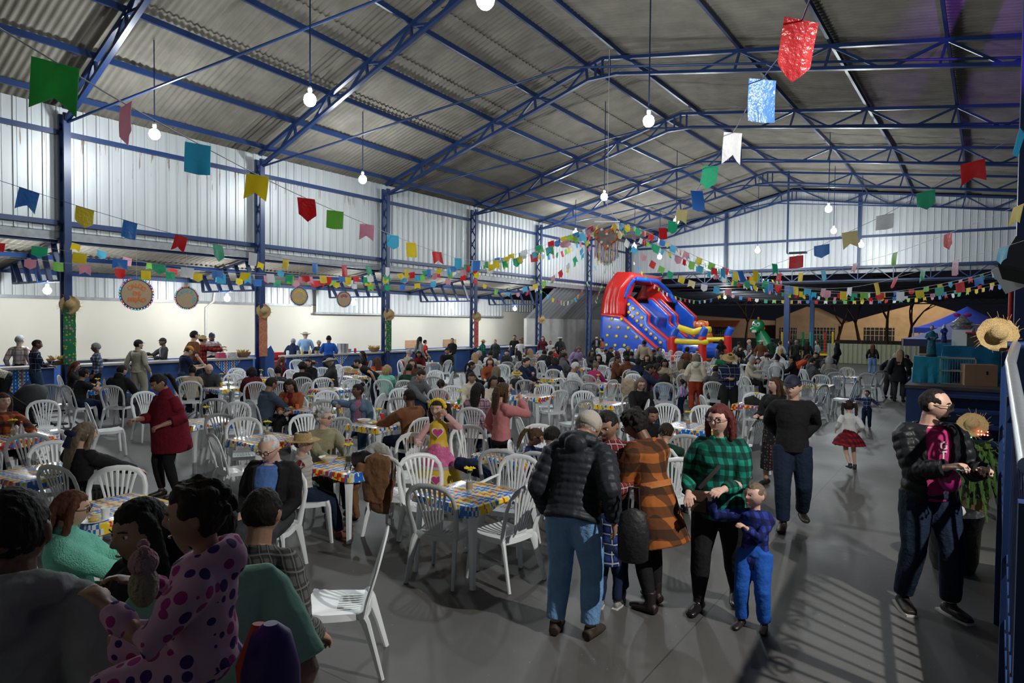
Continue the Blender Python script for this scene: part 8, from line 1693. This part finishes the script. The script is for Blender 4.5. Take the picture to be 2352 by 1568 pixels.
for i in range(6): y = 6.2-.6*i; z_ = 1.12-.17*i; obj('tread', MB().box((.85, y-.3, z_-.03), (1.15, .6, .06)), TR, t); obj('riser', MB().box((.85, y-.59, z_-.11), (1.12, .03, .12)), SB, t)
obj('landing', MB().box((.85, 6.6, 1.1), (1.2, .8, .08)), TR, t); obj('stair_side', MB().prism([(6.9, 0), (6.9, 1.06), (6.2, 1.02), (2.9, .06), (2.9, 0)], lambda u, v, q: (q, u, v), 1.38, 1.44).prism([(6.9, 0), (6.9, 1.06), (6.2, 1.02), (2.9, .06), (2.9, 0)], lambda u, v, q: (q, u, v), .27, .30), SB, t)
straw_hat((.16, 6.55, 2.24), (RD(72), RD(-8), RD(12)), 'frayed straw hat hung on the end of the stair railing', .66)
# loudspeaker, grey panel and column high at the right edge
t = thing('steel_column', 'blue column at the right edge behind the stage', 'column', (1.75, 26.0, 0), kind='structure'); obj('flange', MB().box((0, 0, 4.2), (.45, .4, 8.4)), BLUE2, t)
t = thing('steel_column', 'nearer blue column at the right edge above the straw hat', 'column', (gy(2345, 650, 13.8).x+.1, 13.8, 0), kind='structure'); obj('flange', MB().box((0, 0, 4.3), (.36, .3, 8.6)), BLUE2, t)
q = gd(2356, 600, 9.5); t = thing('loudspeaker', 'black loudspeaker tilted down at the right edge', 'speaker', q, .3); t.rotation_euler = (RD(-28), RD(18), RD(-20)); obj('cabinet', MB().box((0, 0, 0), (.42, .4, .5)), BLACK, t); obj('grille', MB().box((0, -.21, 0), (.38, .02, .46)), mat('speaker_cloth', (.02, .02, .03), .9), t); obj('bracket', MB().box((.15, .6, .1), (.05, 1.4, .05)), BLUE2, t)
q = gd(2322, 636, 9.8); t = thing('grey_panel', 'grey tilted panel just left of the loudspeaker', 'panel', q); t.rotation_euler = (RD(20), RD(-22), RD(-25)); obj('panel_sheet', MB().box((0, 0, 0), (.34, .03, .40)), GREYP, t); obj('panel_arm', MB().box((.1, .5, .1), (.04, 1.0, .04)), BLUE2, t)
q0 = gy(2322, 660, 13.4); tag(obj('red_pipe', MB().tube([(q0.x, 13.4, 0.0), (q0.x, 13.4, q0.z)], .03, 8), RED), 'red pipe standing before the right column', 'pipe')
# fern and bin
q = gz(2232, 1182); t = thing('potted_fern', 'large fern in a pot with small green and red lights at the right', 'plant', (q.x, q.y, 0)); obj('pot', MB().lathe([(.13, 0), (.17, .22), (.19, .24), (.16, .24)], n=18), mat('straw_wrapped_pot', (.18, .13, .06), .9, bump=.8, bsc=60), t)
obj('pedestal', MB().lathe([(.14, .24), (.12, .5), (.16, .52)], n=16), MATS['dark_boards'], t); mb = MB(); rn = random.Random(9)
for i in range(46):
    a_ = i*2.4; L_ = rn.uniform(.45, .75); up_ = rn.uniform(.15, .7); p = V((0, 0, .5)); pts = []
    for k in range(7): u = k/6; pts.append(V((cos(a_)*L_*u*.62, sin(a_)*L_*u*.62, .52+up_*sin(u*2.2)*.9-.55*u*u)))
    mb.tube(pts, .004, 4)
    for k in range(1, 7):
        for s in (1, -1): d = V((cos(a_+s*1.2), sin(a_+s*1.2), -.1)); w_ = .085*(1-k/8); c_ = pts[k]; e_ = (pts[k]-pts[k-1])*.32; mb.add([c_-e_, c_+e_, c_+e_+d*w_*.7, c_+d*w_], [(0, 1, 2, 3), (3, 2, 1, 0)]); c2 = (pts[k]+pts[k-1])/2; mb.add([c2-e_*.8, c2+e_*.8, c2+e_+d*w_*.7, c2+d*w_], [(0, 1, 2, 3), (3, 2, 1, 0)])
obj('fronds', mb, mat('fern_green', (.07, .16, .03), .7, nz=.2), t)
for k, col_ in enumerate(((.02, 1, .25), (1, .05, .03))):
    mb = MB()
    for i in range(12): mb.ball((-.12+.03*(i % 4)+.16*k, -.22+.03*(i//4), .98+.035*(i//4)+.04*k), .009, 6, 4)
    obj('fairy_lights', mb, bulb_mat('fairy_%d' % k, col_, 14), t)
straw_hat((q.x-.02, q.y-.16, 1.12), (RD(60), 0, 0), 'small straw hat resting on the fern', .75)
q = gz(2188, 1318); t = thing('trash_bin', 'bin lined with a black bag behind the balding person', 'bin', (q.x, q.y+.15, 0)); obj('bin_bag', MB().lathe([(.17, 0), (.2, .1), (.215, .4), (.24, .52), (.235, .55), (.21, .5)], n=22), mat('black_film', (.012, .012, .013), .25, bump=.8, bsc=14), t); obj('paper', MB().ball((-.03, 0, .56), (.12, .1, .08), 8, 6), WHITE, t)
# prams
def pram(px, py, rel, label, s=1.0):
    q = gz(px, py); t = thing('pram', label, 'pram', (q.x, q.y, 0), azim(px)-RD(rel)-pi/2); pf = mat('pram_fabric', (.014, .014, .016), .7, bump=.3); 
    mb = MB(); P = []; n = 14
    for i in range(6):
        a_ = RD(-10+i*26)
        for k in range(n): b_ = pi*k/(n-1); P.append((.24*cos(b_), -.12+.34*sin(b_)*cos(a_)*-1, .78+.36*sin(b_)*sin(a_)))
    mb.add(P, [(i*n+k, i*n+k+1, (i+1)*n+k+1, (i+1)*n+k) for i in range(5) for k in range(n-1)]); o = obj('hood', mb, pf, t); o.modifiers.new('t', 'SOLIDIFY').thickness = .02
    obj('seat', MB().tube([(0, -.3, .82), (0, -.2, .5), (0, .15, .44), (0, .35, .42)], [(.2, .03)]*4, 10, ref=(0, 0, 1)), pf, t)
    mb = MB()
    for s_ in (-1, 1): mb.tube([(s_*.25, -.62, 1.02), (s_*.25, -.4, .85), (s_*.24, .1, .42), (s_*.24, .42, .1)], .013, 8).tube([(s_*.24, .1, .42), (s_*.24, -.36, .1)], .013, 8)
    mb.tube([(-.25, -.62, 1.02), (0, -.66, 1.04), (.25, -.62, 1.02)], .016, 8); mb.tube([(-.25, .25, .62), (0, .42, .64), (.25, .25, .62)], .014, 8); obj('frame', mb, pf, t)
    for x, y in ((-.25, -.38), (.25, -.38), (-.25, .42), (.25, .42)): w_ = MB(); w_.tube([(x-.02, y, .1), (x+.02, y, .1)], .1, 18, ref=(0, 0, 1)); obj('wheel', w_, BLACK, t)
    return t
pram(95, 1032, 60, 'black pram standing among chairs at the left edge'); pram(1905, 890, 20, 'black pram by the right end of the rows')
# ================================================================ things lying on tables and chairs
def put(kind, px, py, label, m_=None, z_=.722):
    p = gz(px, py, z_+.03); x, y = p.x, p.y
    tb_ = min(TABS, key=lambda t_: (t_[0]-x)**2+(t_[1]-y)**2); x = max(tb_[0]-.29, min(tb_[0]+.29, x)); y = max(tb_[1]-.29, min(tb_[1]+.29, y))
    t = thing(kind, label, kind.split('_')[-1], (x, y, z_))
    if kind.endswith('bowl'): obj('bowl_body', MB().lathe([(.05, 0), (.09, .035), (.105, .055), (.10, .055), (.06, .02)], n=20), m_ or WHITE, t); obj('food', MB().ball((0, 0, .035), (.075, .075, .02), 10, 6), mat('yellow_food', (.6, .42, .12), .6), t)
    elif kind.endswith('bottle'): obj('bottle_body', MB().lathe([(.03, 0), (.034, .01), (.034, .12), (.014, .17), (.014, .19)], n=14), GLASS, t); obj('cap', MB().lathe([(.016, .19), (.016, .215)], n=12), m_ or RED, t)
    elif kind.endswith('cup'): obj('cup_body', MB().lathe([(.025, 0), (.036, .09), (.033, .09), (.024, .01)], n=14), m_ or WHITE, t)
    elif kind.endswith('can'): obj('can_body', MB().lathe([(.028, 0), (.033, .008), (.033, .112), (.028, .122)], n=16), m_ or RED, t)
    elif kind.endswith('plate'): obj('plate_body', MB().lathe([(.06, 0), (.105, .014), (.10, .016), (.06, .004)], n=20), m_ or WHITE, t); obj('food', MB().ball((.01, 0, .02), (.045, .04, .02), 8, 6), MATS.get('yellow_food') or JAR, t)
    return t
for a_ in (('snack_bowl', 753, 1053, 'white bowl of snacks before the straw hat child'), ('sauce_bottle', 781, 1042, 'bottle with an orange cap by the snack bowl'), ('sauce_bottle', 820, 1030, 'bottle with a red cap beyond the flowers on the snack table'), ('snack_bowl', 836, 966, 'white bowl left of the red can'), ('paper_plate', 860, 968, 'white plate left of the red can'), ('drink_can', 877, 962, 'red drink can behind the girl in yellow'),
           ('plastic_cup', 897, 970, 'small cup right of the red can'), ('plastic_cup', 680, 936, 'orange cup before the person in slate fleece', VO), ('paper_plate', 655, 932, 'plate under the rust cardigan'), ('water_bottle', 697, 930, 'clear bottle by the yellow flowers, rust cardigan table'), ('sauce_bottle', 49, 1000, 'bottle with a red cap at the left edge table'), ('paper_plate', 122, 1080, 'plate with a flat bread at the navy bow table'), ('plastic_cup', 503, 884, 'yellow mug before the bald person', VY),
           ('paper_plate', 1025, 925, 'plate on the table behind the yellow dress'), ('plastic_cup', 1045, 926, 'green cup behind the yellow dress', VG), ('snack_bowl', 1160, 1038, 'white bowl before the pink bow child'), ('plastic_cup', 1197, 1028, 'clear cup before the pink bow child', GLASS), ('sauce_bottle', 1374, 876, 'bottle by the magenta top'), ('paper_plate', 1400, 880, 'plate by the magenta top'), ('plastic_cup', 278, 1195, 'paper cup before the mint sweater'), ('paper_plate', 290, 1230, 'plate at the near edge of the mint sweater table'),
           ('plastic_cup', 1745, 925, 'red cup beside the black shoulder bag', RED), ('plastic_cup', 1955, 862, 'paper cup on the right end table'), ('water_bottle', 215, 880, 'clear bottle among the people in black')): put(*a_)
for i, (x, y, n_) in enumerate(TABS[23:]):
    for k, kd in enumerate(('paper_plate', 'plastic_cup')):
        a2 = i*1.3+k*2.4; t = thing(kd, '%s on the table %s' % (('white plate of food', 'white cup')[k], n_), kd.split('_')[1], (x+.2*cos(a2), y+.2*sin(a2), .722))
        obj(kd.split('_')[1]+'_body', MB().lathe([(.06, 0), (.105, .014), (.10, .016), (.06, .004)] if k == 0 else [(.025, 0), (.036, .09), (.033, .09), (.024, .01)], n=12), WHITE, t)
def lump(name, pts, rads, m_, label, cat, v=.012, disp=.03, extra=None):
    c0 = V(pts[0]); mb = MB().tube([V(p)-c0 for p in pts], rads, 16)
    if extra: extra(mb)
    o = obj(name, mb, m_, loc=c0); mods(o, v, 5, disp=disp, dsc=.07); tag(o, label, cat); return o
p = gz(838, 1066, .76); lump('black_handbag', [(p.x-.14, p.y-.02, .80), (p.x, p.y, .82), (p.x+.13, p.y+.03, .79)], [(.09, .07), (.11, .085), (.08, .06)], mat('black_leather', (.012, .012, .013), .35), 'black handbag under the white jacket on the snack table', 'bag', disp=.01)
lump('white_jacket', [(p.x-.02, p.y+.02, .90), (p.x+.10, p.y+.05, .915), (p.x+.22, p.y+.06, .88), (p.x+.29, p.y+.06, .80)], [(.02, .05), (.11, .035), (.12, .03), (.09, .02)], cloth('white_jacket', (.50, .49, .47)), 'white striped jacket thrown over the handbag', 'jacket')
q = p+V((-.1, -.1, 0)); tag(obj('bag_strap', MB().tube([(q.x, q.y-.06, .78), (q.x+.01, q.y-.16, .62), (q.x+.0, q.y-.16, .36), (q.x+.05, q.y-.13, .34), (q.x+.07, q.y-.12, .6), (q.x+.07, q.y-.06, .78)], .006, 6), BLACK), 'thin black strap hanging from the handbag on the snack table', 'strap')
p = gz(1728, 925, .76); lump('shoulder_bag', [(p.x-.15, p.y, .78), (p.x, p.y, .80), (p.x+.16, p.y+.02, .76)], [(.07, .05), (.12, .07), (.06, .04)], BLACK, 'black shoulder bag on the table behind green check', 'bag', disp=.02)
# brown coat over a chair, chair turned from the empty table
qc = gz(872, 1232); f_ = azim(880)-RD(30); chair(qc.x, qc.y+.22, f_, 'white plastic chair with a brown coat over its back'); d = V((cos(f_), sin(f_), 0)); s_ = V((-d.y, d.x, 0)); b_ = V((qc.x, qc.y+.22, 0))-d*.28
g = MB(); n = 16
for sg, dr in ((-1, .40), (1, .25)): g.tube([b_+d*.0*sg+V((0, 0, .90)), b_+d*.05*sg+V((0, 0, .86)), b_+d*.07*sg+s_*.03+V((0, 0, .66)), b_+d*.08*sg+s_*.06+V((0, 0, dr))], [(.09, .02), (.15, .028), (.17, .03), (.11, .025)], 16, ref=d)
g.tube([b_-d*.06+s_*.2+V((0, 0, .8)), b_-d*.09+s_*.28+V((0, 0, .5)), b_-d*.08+s_*.24+V((0, 0, .22))], [.045, .05, .03], 12)
c0 = V((b_.x, b_.y, 0)); g.v = [tuple(V(v_)-c0) for v_ in g.v]; o = obj('brown_coat', g, cloth('tan_brown_coat', (.19, .095, .045)), loc=c0); mods(o, .012, 5, disp=.035, dsc=.09); tag(o, 'brown coat draped over a chair left of the empty table', 'coat')
p = gz(1088, 1092, .5); lump('navy_coat', [(p.x-.25, p.y, .62), (p.x, p.y, .60), (p.x+.22, p.y+.02, .52)], [(.07, .08), (.10, .09), (.06, .06)], K_['navy'], 'navy coat bundled on the chair behind the empty table', 'coat')
p = gz(1442, 880, .8); lump('beige_coat', [(p.x, p.y, .92), (p.x, p.y, .7), (p.x+.03, p.y, .35)], [(.16, .05), (.2, .07), (.12, .05)], K_['beige'], 'beige coat hung on a chair by the magenta top', 'coat')
for i, (px, py) in enumerate(((800, 852), (815, 858))):
    p = gz(px, py, .76); straw_hat((p.x, p.y, .735+.05*i), (0, 0, i), 'straw hat lying on the far table, %s of two' % ('left', 'right')[i], .95)
